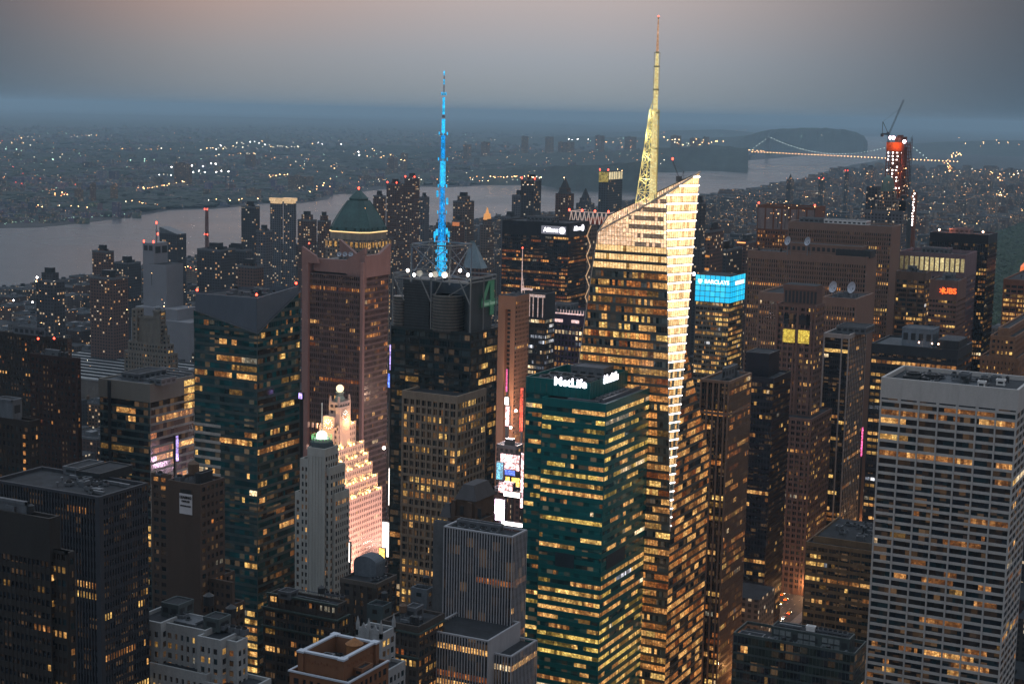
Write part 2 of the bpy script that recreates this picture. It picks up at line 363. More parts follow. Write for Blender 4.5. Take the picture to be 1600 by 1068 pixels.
        if louvre and h > 2:
            n = max(1, int((x1-x0)/4))
            for i in range(n):
                u = x0+(x1-x0)*(i+.2)/n; b.box(u, u+(x1-x0)/n*.6, y0-.06, y0+.05, z0+h*.35, z0+h*.75, 2)
            n = max(1, int((y1-y0)/4))
            for i in range(n):
                u = y0+(y1-y0)*(i+.2)/n; b.box(x1-.05, x1+.06, u, u+(y1-y0)/n*.6, z0+h*.35, z0+h*.75, 2)
        return part(b, name, [mat or steel, s.rm, dksteel], s.root)
    def fan(s, x, y, z, w=3, h=2):
        b = MB(Vector((x, y, z))); b.box(x-w/2, x+w/2, y-w/2, y+w/2, z+.4, z+h)
        for a in (-1, 1):
            for c in (-1, 1): b.bar((x+a*w*.42, y+c*w*.42, z), (x+a*w*.42, y+c*w*.42, z+.42), .12)
        b.lathe((x, y), [(w*.4, z+h), (w*.42, z+h+.7), (w*.34, z+h+.7), (w*.33, z+h+.15)], 12, 1)
        return part(b, 'cooling_fan', [steel, dksteel], s.root)
    def tank(s, x, y, z, r=2, h=4, mat=None):
        b = MB(Vector((x, y, z)))
        for a in (-1, 1):
            for c in (-1, 1): b.bar((x+a*r*.7, y+c*r*.7, z), (x+a*r*.6, y+c*r*.6, z+3), .15, 1)
        b.lathe((x, y), [(r, z+3), (r, z+3+h), (r*1.08, z+3.05+h), (.05, z+3+h+r*.7)], 16)
        return part(b, 'water_tank', [mat or wall('cedar', (.10,.07,.05)), dksteel], s.root)
    def duct(s, x0, y0, x1, y1, z, r=.5):
        b = MB(Vector((x0, y0, z))); b.box(min(x0,x1)-r, max(x0,x1)+r, min(y0,y1)-r, max(y0,y1)+r, z+.3, z+.3+2*r)
        return part(b, 'duct', steel, s.root)
    def vent(s, x, y, z):
        b = MB(Vector((x, y, z))); b.lathe((x, y), [(.25,z),(.25,z+1.3),(.55,z+1.4),(.5,z+1.8),(.1,z+2)], 8)
        return part(b, 'roof_vent', [steel], s.root)
    def clutter(s, x0, x1, y0, y1, z, n=6, big=True):
        w, d = x1-x0, y1-y0; r = s.rng
        if math.hypot(x0, y0) < 820: n = int(n+min(22, w*d/55))
        if big: s.hut(x0+w*r.uniform(.2,.3), x0+w*r.uniform(.6,.75), y0+d*r.uniform(.3,.4), y0+d*r.uniform(.7,.85), z, r.uniform(3.5,6))
        for _ in range(n):
            x, y = x0+w*r.uniform(.1,.9), y0+d*r.uniform(.08,.3) if big else y0+d*r.uniform(.1,.9)
            k = r.random()
            if k < .45: s.fan(x, y, z, r.uniform(1.4,2.8), r.uniform(1,2))
            elif k < .55: s.tank(x, y, z-2, r.uniform(.8,1.3), r.uniform(1.5,2.5), dksteel)
            elif k < .62: s.vent(x, y, z)
            elif k < .75: s.hut(x-r.uniform(1,2), x+r.uniform(1,2), y-1.5, y+1.5, z, r.uniform(1.5,2.8), name='stair_bulkhead', louvre=False)
            else: s.duct(x, y, min(x1-1, x+r.uniform(3,8)), y, z)
    def lamp(s, p, mat=None, r=.5, name='beacon'):
        b = MB(Vector(p)); x, y, z = p; b.bar((x,y,z-1), (x,y,z), .12, 1)
        b.lathe((x, y), [(r*.5, z), (r, z+r*.6), (r, z+r*1.2), (r*.4, z+r*2)], 8)
        return part(b, name, [mat or redlamp, dksteel], s.root)
WMESH = {}
def text(parent, body, p, size, mat, side='S', ext=.15, name='lettering', bold=.02, spacing=1.0, yaw=None):
    c = bpy.data.curves.new(name, 'FONT'); c.body = body; c.size = size; c.extrude = ext; c.offset = bold; c.space_character = spacing
    c.align_x = 'CENTER'; c.align_y = 'CENTER'; t = bpy.data.objects.new(name, c); me = bpy.data.meshes.new_from_object(t); bpy.data.objects.remove(t)
    me.materials.clear(); me.materials.append(mat)
    o = bpy.data.objects.new(name, me); COL.objects.link(o); o.parent = parent; o.location = Vector(p)-wloc(parent)
    o.rotation_euler = (math.pi/2, 0, 0 if side == 'S' else math.pi/2)
    return o
def simple(name, label, cat, spec, wm, S, SE=None, group=None, roofmat=None, clutter=5, big=True, nind=100, seed=None, cap=None, done=True, sides='SE'):
    b = Bld(name, label, cat, spec, wm, group, roofmat, seed, nind)
    b.vol(b.x0, b.x1, b.y0, b.y1, 0, b.z, S, SE, cap=cap, sides=sides)
    if clutter: b.clutter(b.x0+2, b.x1-2, b.y0+2, b.y1-2, b.z-S['par'], clutter, big)
    if done: b.done()
    return b
# ---------------------------------------------------------------- ground, river, far land
def flat(name, poly, z, mat, kind='structure'):
    b = MB(); b.q([(x, y, z) for x, y in poly]); return tag(b.build(name, mat), kind=kind)
def landmat(name, c, scale, var=.5):
    m = wall(name, c, .95, 0, var, scale); return m
SOUTHCUT = -500
g_nj = [(-60000,-3000),(60000,-3000),(60000,70000),(-60000,70000)]
flat('ground', g_nj, 0, landmat('city_ground', (.035,.036,.038), .01))
# water: both shores read from the photograph, laid at river level
def gp(px, py): p = G(px, py, 0); return (p.x, p.y)
nj = [gp(*q) for q in ((-260,372),(0,357),(60,356),(100,352),(180,343),(255,331),(262,329),(330,327),(378,323),(420,318),(470,318),(512,312),(520,305),(600,296),(660,292),(700,293),(760,290),(820,289),(880,287),(930,286),(985,276),(1045,266),(1062,262),(1100,257),(1180,250),(1240,245),(1290,238),(1325,230),(1345,222),(1352,213))]
ny = [gp(*q) for q in ((1400,213),(1392,222),(1385,235),(1395,246),(1368,252),(1330,258),(1290,268),(1255,281),(1200,292),(1150,300),(1100,305),(1040,312),(980,316),(900,330),(800,340),(700,352),(600,366),(480,385),(330,400),(140,433),(0,452),(-400,500))]
wm_, N, L, b = _new('river_water')
b.inputs['Base Color'].default_value = (.02,.03,.04,1); b.inputs['Roughness'].default_value = .22; b.inputs['Specular IOR Level'].default_value = .5
g = N.new('ShaderNodeNewGeometry'); n1 = N.new('ShaderNodeTexNoise'); n1.inputs['Scale'].default_value = .05; n1.inputs['Detail'].default_value = 6
bp = N.new('ShaderNodeBump'); bp.inputs['Strength'].default_value = .5; bp.inputs['Distance'].default_value = 2.5
L.new(g.outputs['Position'], n1.inputs['Vector']); L.new(n1.outputs[0], bp.inputs['Height']); L.new(bp.outputs[0], b.inputs['Normal'])
n2 = N.new('ShaderNodeTexNoise'); n2.inputs['Scale'].default_value = .0016; n2.inputs['Detail'].default_value = 3
mp = N.new('ShaderNodeMapRange'); mp.inputs[1].default_value = .35; mp.inputs[2].default_value = .65; mp.inputs[3].default_value = .16; mp.inputs[4].default_value = .34
L.new(g.outputs['Position'], n2.inputs['Vector']); L.new(n2.outputs[0], mp.inputs[0]); L.new(mp.outputs[0], b.inputs['Roughness'])
flat('river', nj + ny, .5, wm_)
# far ridges: real hills with depth, from profiles of (px, skyline row) at a distance
woods = landmat('far_woods', (.030,.042,.036), .006, .6)
def ridge(name, prof, D, depth, mat=woods, step=12, amp=1.2, base=0):
    rr = random.Random(int(D)); b = MB(); rows = []
    xs = []; x = prof[0][0]
    while x <= prof[-1][0]: xs.append(x); x += step
    for x in xs:
        for (xa, ya), (xb, yb) in zip(prof, prof[1:]):
            if xa <= x <= xb: y = ya+(yb-ya)*(x-xa)/(xb-xa); break
        Dx = D*(1+.03*math.sin(x*.011)+.015*math.sin(x*.047)); p = P(x, y+rr.uniform(-.5,.5)*amp, Dx); h = max(6, p.z)
        d = Vector((p.x, p.y, 0)).normalized()
        row = []
        for k, (dd, hh) in enumerate(((-.55,0),(-.3,.45),(-.1,.86),(0,1),(.25,.95),(.6,.6),(1,0))):
            q = Vector((p.x, p.y, 0))+d*depth*dd; row.append((q.x, q.y, base+h*hh*(1+(rr.uniform(-.06,.04) if 0 < k < 6 and k != 3 else 0))-1))
        rows.append(row)
    for a, c in zip(rows, rows[1:]):
        for k in range(6): b.q([a[k], c[k], c[k+1], a[k+1]])
    return tag(b.build(name, mat), kind='structure')
ridge('hills', [(-300,181),(100,178),(400,184),(640,190),(900,196),(1100,203),(1400,214),(1700,220),(1900,226)], 42000, 9000, step=40, amp=1)
ridge('hills', [(-300,196),(0,194),(200,196),(420,203),(560,207),(700,212),(900,210),(1040,205),(1110,202),(1160,206),(1230,214)], 26000, 5000, step=25, amp=1.5)
ridge('hills', [(-300,214),(0,213),(150,217),(350,222),(560,223),(640,226),(760,218),(860,214),(960,215),(1060,218),(1130,214),(1200,212)], 17500, 2500, step=20, amp=2)
ridge('cliffs', [(1140,226),(1165,212),(1200,203),(1240,200),(1290,200),(1325,203),(1342,208),(1352,214),(1356,222),(1358,229)], 16500, 1700, step=6, amp=1.2)
ridge('cliffs', [(-300,262),(0,263),(100,258),(180,262),(240,266),(330,278),(420,270),(520,268),(600,262),(640,258),(700,250),(760,246),(840,240),(900,238),(960,236),(1020,232),(1080,229),(1120,227),(1175,232)], 10300, 1200, step=10, amp=2.5)
ridge('cliffs', [(170,312),(230,300),(280,294),(340,288),(400,286),(470,283),(560,279),(600,274),(650,271),(690,272),(760,264),(840,261),(900,258),(940,258),(985,253),(1020,252)], 7300, 500, step=10, amp=2.5)
ridge('hills', [(1420,226),(1480,222),(1560,219),(1700,219),(1900,225)], 19000, 3000, step=25, amp=1.5)
# ---------------------------------------------------------------- helpers for slanted facades
def PXp(px, py, x): d = ray(px, py); return CAM + d*((x-CAM.x)/d.x)
def PYp(px, py, y): d = ray(px, py); return CAM + d*((y-CAM.y)/d.y)
def pl(pts, z):     # point at height z on a polyline of points with rising z
    if z <= pts[0].z: return Vector((pts[0].x, pts[0].y, z))
    for a, b in zip(pts, pts[1:]):
        if a.z <= z <= b.z: return a.lerp(b, (z-a.z)/max(1e-6, b.z-a.z))
    return pts[-1].copy()
def curtain(B, Lp, Rp, z0, z1, n, S, pick, anchor='R', spand=1, mull=2, soff=.15):
    """glass skin between two edges; windows collected as free quads, spandrels and mullions into the wall mesh"""
    n = Vector(n).normalized(); fh, sh, bw = S['fh'], S['sh'], S['bw']; z = z0; k = 0
    while z < z1-.3:
        zb = min(z+sh, z1); zt = min(z+fh, z1)
        a, b, c, d = pl(Lp, z), pl(Rp, z), pl(Rp, zb), pl(Lp, zb); o = n*soff
        if (b-a).length+(c-d).length > .4: B.W.q([a+o, b+o, c+o, d+o], spand); B.W.q([d+o, c+o, c-n*.2, d-n*.2], spand)
        a, b, c, d = pl(Lp, zb), pl(Rp, zb), pl(Rp, zt), pl(Lp, zt)
        if zt-zb > .2:
            wd = max((b-a).length, (c-d).length); nb = max(1, int(wd/bw+.5))
            for i in range(nb):
                def at(P0, P1, t):
                    u = (P1-P0); l = u.length
                    if l < 1e-4: return P0.copy()
                    u = u/l; s = min(l, t*bw) if anchor == 'L' else max(0, l-t*bw)
                    return P0+u*s
                if anchor == 'L': p = [at(a,b,i), at(a,b,i+1), at(d,c,i+1), at(d,c,i)]
                else: p = [at(a,b,i+1), at(a,b,i), at(d,c,i), at(d,c,i+1)]
                ar = (p[1]-p[0]).length+(p[2]-p[3]).length
                if ar < .3: continue
                mt = pick(k, i, nb, z, p)
                B.quads.append((p, mt))
                if mull is not None:
                    e = (p[1]-p[0]).normalized()*.09 if (p[1]-p[0]).length > .01 else (p[2]-p[3]).normalized()*.09
                    B.W.q([p[0]+n*.10-e, p[0]+n*.10+e, p[3]+n*.10+e, p[3]+n*.10-e], mull)
        z += fh; k += 1
def finish_quads(B, n=100):
    q = sorted(B.quads, key=lambda t: -t[0][0].z)
    for p, m in q[:n]:
        b = MB(p[0]); b.q(p); part(b, 'window', m, B.root)
    if q[n:]:
        b = MB(B.c); mats = []
        for p, m in q[n:]:
            if m not in mats: mats.append(m)
            b.q(p, mats.index(m))
        part(b, 'windows', mats, B.root)['kind'] = 'stuff'
    B.quads = []
def hull(pts, name, mat, parent, c, shrink=.5):
    import bmesh
    bm = bmesh.new(); m = Vector((0,0,0))
    for p in pts: m += p
    m /= len(pts)
    for p in pts:
        d = Vector((p.x-m.x, p.y-m.y, 0)); l = d.length; q = p-d/l*shrink*1.4-Vector((0,0,.3 if p.z > 1 else 0))
        bm.verts.new(q-c)
    bmesh.ops.convex_hull(bm, input=bm.verts)
    me = bpy.data.meshes.new(name); bm.to_mesh(me); bm.free(); me.materials.append(mat)
    o = bpy.data.objects.new(name, me); COL.objects.link(o); o.parent = parent; return o
def point(p, col, e, r=.3, parent=None, spot=None, to=None):
    d = bpy.data.lights.new('lamp_or_fill_light', 'SPOT' if spot else 'POINT'); d.energy = e; d.color = col; d.shadow_soft_size = r
    if spot: d.spot_size = math.radians(spot); d.spot_blend = .8
    o = bpy.data.objects.new('lamp_or_fill_light', d); COL.objects.link(o)
    o.location = p
    if to is not None: o.rotation_euler = (Vector(to)-Vector(p)).to_track_quat('-Z', 'Y').to_euler()
    if parent is not None: o.location = Vector(p)-wloc(parent); o.parent = parent
    return o
# ---------------------------------------------------------------- crystalline glass tower with the slanted glowing crown
spandrel_b = wall('spandrel_bluegrey', (.42,.45,.42), .35, .2, .15, .5)
mull_m = wall('mullion_grey', (.10,.10,.09), .5, .3, .1, 1)
frit = lit('crown_screen', (1,.72,.46), 1.5, .2); frit2 = lit('crown_screen_dim', (1,.68,.46), 1.1, .25); frit3 = lit('crown_screen_bright', (1,.78,.48), 2.0, .2)
facetm = lit('facet_glow', (1,.76,.40), 1.9, .15); facetm2 = lit('facet_glow_soft', (1,.68,.32), 1.25, .2)
ggrey = glass('glass_greygreen', (.10,.125,.12), .25, .5); frit_g = lit('crown_screen_grey', (.55,.42,.32), .35, .3)  # grey-green base stands in for reflections on unlit panes
tube = glow('fluorescent_tube', (1,.95,.88), 5.5)
B = Bld.__new__(Bld); B.name = ''
cS = P(1047, 830, 770); xS, yS = cS.x, cS.y; S_ = Vector((xS, yS, cS.z))
A_ = PYp(1041, 304, yS); W1 = PYp(934, 362, yS); Wm = PYp(905, 560, yS)
Bp = PXp(1093, 269, xS); T_ = PXp(1071, 540, xS); Q1 = PXp(1109, 708, xS)
W0 = Wm + (Wm-W1)*.5; W00 = Vector((W0.x, yS, 0)); S0_ = Vector((xS, yS, 0)); Q0 = Vector((xS, Q1.y, 0))
cB = Vector(((W0.x+xS)/2, (yS+Q1.y)/2, 0))
B = Bld('glass_skyscraper', 'tallest glass tower with slanted glowing crown and pale yellow lattice spire', 'skyscraper', ('box', W0.x, xS, yS, Q1.y, A_.z), mull_m)
B.quads = []
NW = Vector((W1.x+4, Q1.y-6, W1.z)); NW0 = Vector((W0.x, Q1.y, 0))
cdk = wall('core_dark', (.03,.03,.035), .6)
hull([W00, W0, W1, A_, Bp, S_, S0_, Vector((W0.x, yS+30, 0)), Vector((W1.x+4, yS+24, W1.z)), Vector((xS-4, yS+26, 0)), Vector((xS-9, Bp.y-2, Bp.z-30))], 'core', cdk, B.root, B.c, .6)
hull([S0_, Vector((xS, yS, S_.z)), T_, Q1, Q0, Vector((W0.x+6, Q1.y, 0)), Vector((W0.x+6, Q1.y, Q1.z-8)), Vector((W0.x+6, T_.y, T_.z-8)), Vector((W0.x+6, yS+4, S_.z)), Vector((W0.x+6, yS+4, 0))], 'core', cdk, B.root, B.c, .6)
Sg = style(fh=4.25, bw=1.52, sh=1.45)
rb = random.Random(3)
def pickS(k, i, nb, z, p, st={}):
    zc = p[3].z
    if zc > W1.z-6:       # glowing screen, brighter towards the eastern top
        xf = (p[0].x-W1.x)/(A_.x-W1.x)
        if zc < W1.z+24 and int((zc-W1.z+30)/2.12) % 2 == 0 and xf > .5-(zc-W1.z)*.008 and xf < .97: return frit_g if rb.random() < .8 else frit2
        t_ = (p[0].x-W1.x)/(A_.x-W1.x)+(zc-W1.z)/60+rb.uniform(-.12,.12); return frit2 if t_ < .45 else (frit if t_ < 1.0 else frit3)
    fl = int((W1.z-6-z)/4.25)
    if fl <= 3: return facetm2 if rb.random() < .93 else LIT['yellow'][1]
    key = (k, i//rb.choice((3,4,5)))
    if key not in st:
        q = .58 if fl < 13 else (.85 if fl in (13,14,15,16,17) else .8)
        if i < 3: q *= .7
        st[key] = None if rb.random() > q else LIT[rb.choice(('amber','amber','orange','yellow'))][rb.choice((0,0,1,1,2))]
    return st[key] or rb.choice((ggrey, ggrey, GL[1]))
cut = W1.z-6
curtain(B, [W00, W0, W1, A_], [S0_, S_, A_], B.zmin-(B.zmin-cut) % 4.25, cut, (0,-1,0), Sg, pickS, spand=1)
Sc = dict(Sg); Sc['sh'] = .14; Sc['fh'] = 2.12
curtain(B, [W1, A_], [S_, A_], cut, A_.z, (0,-1,0), Sc, pickS, spand=2)
nf = (A_-S_).cross(Bp-S_).normalized()
if nf.y > 0: nf = -nf
def pickF(k, i, nb, z, p):
    t = (z-S_.z)/(A_.z-S_.z)
    return (facetm if rb.random() < .35+.5*t else facetm2) if t > .5 else (facetm2 if rb.random() < .35 else (LIT['amber'][0] if rb.random() < .4 else ggrey))
Sf = dict(Sg); Sf['sh'] = .7; Sf['bw'] = 1.5
curtain(B, [S_, A_, Bp], [S_, Bp], S_.z+3, Bp.z, nf, Sf, pickF, spand=2)
def pickE(k, i, nb, z, p, st={}):
    key = (k, i//4)
    if key not in st:
        q = .9 if k % 5 == 0 else .72
        st[key] = None if rb.random() > q else LIT[rb.choice(('amber','orange','amber'))][rb.choice((0,1,1,2))]
    return st[key] or rb.choice(GL)
z0e = B.zmin-(B.zmin-S_.z) % 4.25
curtain(B, [S0_, S_, T_], [Q0, Q1, T_], z0e, T_.z, (1,0,0), Sg, pickE, spand=1, anchor='L')
# fluorescent strip at each floor of the facet
z = S_.z+3
while z < Bp.z-1:
    a, b_ = (pl([S_, A_, Bp], z), pl([S_, Bp], z))
    if z < S_.z-22: b_ = Vector((xS, yS, z))+Vector((0, 2.5, 0))+(Vector((0,0,0))); a = Vector((xS-3.2, yS, z)); nn = Vector((1,-1,0)).normalized()
    else: nn = nf
    mb = MB(a+nn*.6); o = nn*.45
    if z < S_.z-22: mb.bar(a+Vector((0,-.4,0)), Vector((xS+.4, yS-.4, z)), .26, 0, 6); mb.bar(Vector((xS+.4, yS-.4, z)), b_+Vector((.4,0,0)), .26, 0, 6)
    else: mb.bar(a+o, b_+o, .30, 0, 6)
    part(mb, 'light_strip', tube, B.root)
    z += 4.25
# crown: north screen, west screen, rail
ns = MB(B.c); NWt = P(950, 337, 822)
def scr(a, b, drop, n):
    for i in range(n):
        p, q = a.lerp(b, i/n), a.lerp(b, (i+1)/n)
        for j in range(4):
            d0, d1 = drop*j/4, drop*(j+1)/4
            ns.q([p-ZA*d1, q-ZA*d1, q-ZA*d0, p-ZA*d0], rb.choice((0,0,1)))
        ns.bar(p, p-ZA*drop, .14, 2)
    ns.bar(a, b, .35, 2); ns.bar(a-ZA*drop*.5, b-ZA*drop*.5, .12, 2)
scr(NWt, Bp, 9, 40); scr(W1, NWt, 7, 14)
part(ns, 'crown_screen', [frit2, frit, mull_m], B.root)
rl = MB(B.c); rl.bar(W1+Vector((0,-.3,.2)), A_+Vector((0,-.3,.2)), .45); rl.bar(A_+Vector((0,-.3,.2)), Bp+Vector((.3,0,.3)), .45)
rl.bar(S_, A_, .22); rl.bar(S_, Bp, .22); rl.bar(W1, W0, .25)
for t in (.12,.2,.32,.45,.6,.72,.85):
    a = W1.lerp(A_, t); b_ = NWt.lerp(Bp, t*.8); rl.bar(a+Vector((0,2,-1)), b_-ZA*5, .4)
    rl.bar(a+Vector((2,5,-3)), a+Vector((2,5,5)), .3)
part(rl, 'crown_frame', [wall('crown_steel', (.55,.48,.42), .5, .1, .1, 1)], B.root)
B.done(extra=()); 
wobj = [o for o in B.root.children if o.name.startswith('wall')][0]
wobj.data.materials.clear(); [wobj.data.materials.append(m) for m in (mull_m, spandrel_b, mull_m)]
finish_quads(B)
for p in ((W1.lerp(A_, .35)), (W1.lerp(A_, .7)), A_.lerp(Bp, .4)):
    point(p+Vector((0, 6, 1)), (1,.72,.45), 9000, .5, B.root)
BOA = B
# spire
sb = P(1019, 318, 800); top = sb.copy(); top.z = zat(sb, 25)
zz = lambda py: zat(sb, py)
spm = lit('spire_light', (.98,.86,.40), .85, .12); sps = wall('spire_steel', (.72,.68,.42), .45, 0, .1, 1)
rt3 = Vector((_r0.x, _r0.y, 0))
mb = MB(sb); segs = [(318,1.75),(232,1.5),(176,1.25),(140,1.05),(104,.95),(82,.7),(28,.32)]
for (ya, ra), (yb, rb_) in zip(segs, segs[1:]):
    za, zb = zz(ya), zz(yb)-.5; q = Vector((sb.x, sb.y, 0)); mb.bar(q+ZA*za, q+ZA*zb, ra, 0 if ya > 82 else 1, 12, rb_)
    mb.bar(q+ZA*(zb), q+ZA*(zb+.9), rb_*1.25, 2, 10)
part(mb, 'spire_mast', [spm, lit('spire_tip_light', (1,.62,.42), .55, .2), sps], B.root)
mb = MB(sb); q = Vector((sb.x, sb.y, 0))
def legp(py, k):
    t = (318-py)/(318-172); w0 = 8.2*(1-t)+2.6*t
    if py < 172: w0 = 1.9
    return q+ZA*zz(py)+[-rt3*w0, -rt3*w0*.45+_f0*w0*.5, rt3*1.9][k]
lv = [318,300,280,260,240,220,200,184,172]
spf = lit('spire_lattice_light', (.95,.84,.42), .5, .2)
for ya, yb in zip(lv, lv[1:]):
    for k in range(3):
        mb.bar(legp(ya,k), legp(yb,k), .32, 0); mb.bar(legp(yb,k), legp(yb,(k+1)%3), .22, 0)
        mb.bar(legp(ya,k), legp(yb,(k+1)%3), .22, 0); mb.bar(legp(ya,(k+1)%3), legp(yb,k), .2, 0)
a = legp(172,0); c_ = q+ZA*zz(150)-rt3*.6; mb.bar(a, c_, .3); mb.bar(legp(172,1), c_, .25)
for ya, yb in ((150,128),(128,104),(104,82)):
    for s_ in (-1.35, 1.35): mb.bar(q+ZA*zz(ya)+rt3*s_, q+ZA*zz(yb)+rt3*s_, .12)
    mb.bar(q+ZA*zz(yb)-rt3*1.35, q+ZA*zz(yb)+rt3*1.35, .15)
part(mb, 'spire_lattice', [sps], B.root)
for py in (316, 280, 245, 212, 180):
    point(q+ZA*zz(py)-rt3*3.4-_f0*2.5, (1,.86,.45), 1500, .3, B.root)
mb = MB(q); mb.box(q.x-5, q.x+5, q.y-5, q.y+5, zz(318)-14, zz(318)); part(mb, 'spire_base', [wall('crown_steel', (.5,.45,.4))], B.root)
B.lamp((q.x, q.y, zz(27)), r=.4)
# ---------------------------------------------------------------- green glass tower, white lettering on its crown
teal = wall('teal_cladding', (.008,.12,.12), .35, .1, .12, .3)
teal_roof = 0
def profM(k, nf, side, r, q):
    if k in (16, 17) : return 0.04
    if side == 'S': return r.choice((.45,.7,.92)) if k % 2 == 0 or k > 17 else r.choice((.2,.45,.8))
    return r.choice((.6,.9,.95)) if (k < 6 or k > 17) else r.choice((.1,.3,.45))
St = style(fh=4.35, bw=1.55, pw=0, pd=.25, sd=.2, sh=2.35, mw=.14, lit=.5, tones=('gold','yellow','amber'), glass=GTEAL, cap=4.0, run=4, prof=profM, brt=.38, dim=.25)
x0c, x1c, y0c, y1c, zc = foot(922, 598, 736, 822, 981)
B = Bld('office_tower', 'green glass office tower with big white lettering near its roof', 'office tower', (947,631,726,847,1028), teal, roofmat=wall('terrace_blue', (.12,.14,.165), .8))
c0 = zat((x0c, y0c), 612)
B.vol(x0c, B.x0+.5, y0c, y1c, 0, c0, style(**{**St, 'pw':0, 'cap':.6, 'par':.1}), sides='S')
B.vol(B.x0, B.x1, B.y0, B.y1, 0, B.z, St)
B.W.box(x0c, x1c, y0c, y1c, c0-.3, zc-6, 0, 1)
t = .5
B.W.box(x0c, x1c, y0c, y0c+t, zc-6, zc); B.W.box(x1c-t, x1c, y0c+t, y1c-t, zc-6, zc); B.W.box(x0c, x1c, y1c-t, y1c, zc-6, zc); B.W.box(x0c, x0c+t, y0c+t, y1c-t, zc-6, zc)
u = x0c+1.5      # panel joints on the crown
while u < x1c-.5: B.W.box(u, u+.1, y0c-.06, y0c+.02, B.z+.2, zc-.1, 2); u += 3.1
u = y0c+1.5
while u < y1c-.5: B.W.box(x1c-.02, x1c+.06, u, u+.1, B.z+.2, zc-.1, 2); u += 3.1
zl = B.z-4-17*4.35
B.W.box(B.x0+9, B.x1-14, B.y0-.12, B.y0+.3, zl-2.2, zl+4.6, 3); B.W.box(B.x1-.3, B.x1+.12, B.y0+6, B.y0+28, zl-2.2, zl+4.6, 3)
B.z_deck = zc-6
for i in range(4):
    for j in range(2):
        B.fan(x0c+6+i*6.5, y0c+9+j*9, zc-6, 5, 5.5)
for j in range(5): B.duct(x0c+3, y0c+4+j*5.3, x1c-3, y0c+4+j*5.3, zc-1.6+(j % 2)*.5, .35)
B.hut(x0c+10, x1c-6, y1c-16, y1c-4, zc-6, 8)
B.duct(B.x0+12, B.y0+4, B.x1-6, B.y0+4, B.z-1, .5); B.duct(B.x1-5, B.y0+8, B.x1-5, B.y1-8, B.z-1, .6)
for i in range(7): B.hut(B.x1-9+.3, B.x1-6.5, B.y0+8+i*5, B.y0+10.2+i*5, B.z-1.1, 1.6, name='roof_vent', louvre=False)
B.done(extra=(GTEAL[1], wall('louvre_dark', (.02,.035,.045), .5)))
signw = glow('sign_white', (.93,.90,1), 3.2, 'AUTO')
def sign(B, body, p, size, mat, side, **k): return text(B.root, body, p, size, mat, side, name='lettering', **k)
sS = PYp(891, 598, y0c-.25); sE = PXp(955, 590, x1c+.25)
sign(B, 'MetLife', sS, 5.6, signw, 'S', bold=.13, ext=.2); sign(B, 'MetLife', sE, 5.6, signw, 'E', bold=.13, ext=.2)
# ---------------------------------------------------------------- tower with the blue lit mast
stone4 = wall('stone_tan', (.24,.20,.16), .85, 0, .18, .3)
g4 = wall('glass_frame_dark', (.025,.034,.037), .4, .3)
B = Bld('office_tower', 'glass and stone office tower under a tall bright blue lit antenna mast', 'skyscraper', (736,520,822,611,778), g4)
Sgl = style(fh=4.1, bw=1.7, pw=.5, pe=5, pd=.35, sd=.2, sh=1.3, lit=.22, tones=('amber','yellow'), cap=1.5, run=3, glass=[glass('glass_steelblue', (.035,.055,.062), .15), GL[1]], par=.4)
B.vol(B.x0, B.x1, B.y0, B.y1, 0, B.z, Sgl)
sx0, sx1, sy0, sy1, sz = foot(721, 620, 806, 628, 769)
Sst = style(fh=4.1, bw=1.75, pw=1.1, pe=2, pd=.8, sd=.45, sh=1.2, lit=.38, tones=('yellow','amber'), cap=4, run=2, mw=.35, brt=.35)
B2 = MB
wsave = B.W; B.W = MB(B.c)
B.vol(sx0, B.x1+1.5, sy0, sy1-2, 0, sz, Sst)
for k in range(2, 12):      # wide stone courses every fourth floor
    zz4 = sz-4-k*4.1*4+8.2
    if zz4 > B.zmin: B.W.box(sx0-.1, B.x1+1.6, sy0-.12, sy0+.5, zz4, zz4+1.4); B.W.box(B.x1+1.1, B.x1+1.62, sy0+.5, sy1-2, zz4, zz4+1.4)
part(B.W, 'stone_wall', [stone4, roofm], B.root); B.W = wsave
# crown: open steel frame round dark louvres and drums
zf = zat((B.x1, B.y0), 436); fm = wall('frame_pale', (.2,.21,.21), .5, .1, .1, 1)
mb = MB(Vector((B.c.x, B.c.y, B.z))); X0, X1, Y0, Y1 = B.x0+.5, B.x1-1, B.y0+.6, B.y1-1
for (x, y) in ((X0,Y0),(X1,Y0),(X0,Y1),(X1,Y1),((X0+X1)/2,Y0),(X1,(Y0+Y1)/2)):
    mb.bar((x,y,B.z-1), (x,y,zf), .4)
for z in (zf, zf-2.2):
    mb.bar((X0,Y0,z),(X1,Y0,z),.4); mb.bar((X1,Y0,z),(X1,Y1,z),.4); mb.bar((X0,Y0,z),(X0,Y1,z),.4); mb.bar((X0,Y1,z),(X1,Y1,z),.4)
mx_ = (X0+X1)/2
for a, b_ in ((X0,X0+7),(mx_-7,mx_),(mx_+7,mx_),(X1-7,X1)): mb.bar((a,Y0,zf-1),(b_,Y0+(0 if a in (X0,) else 0),zf-14),.35)
mb.bar((mx_,Y0,zf-16),(X1,Y0,zf-2),.3); mb.bar((X0,Y0,zf-1),((X0+X1)/2,(Y0+Y1)/2,zf),.4); mb.bar((X1,Y0,zf-1),((X0+X1)/2,(Y0+Y1)/2,zf),.4)
part(mb, 'crown_frame', [fm], B.root)
mb = MB(Vector((B.c.x, B.c.y, B.z)))
mb.box(X0+5, mx_-3, Y0+3, Y1-3, B.z-1, zf-3); 
for k in range(16):
    z = B.z+k*1.45+.6
    if z < zf-4: mb.box(X0+4.7, mx_-2.7, Y0+2.55, Y0+3, z, z+.35, 1)
mb.box(mx_-3, X1-2, Y0+10, Y1-3, B.z-1, zf-4); mb.box(X1-2.5, X1-1.6, Y0+2, Y1-2, B.z-1, zf-1)
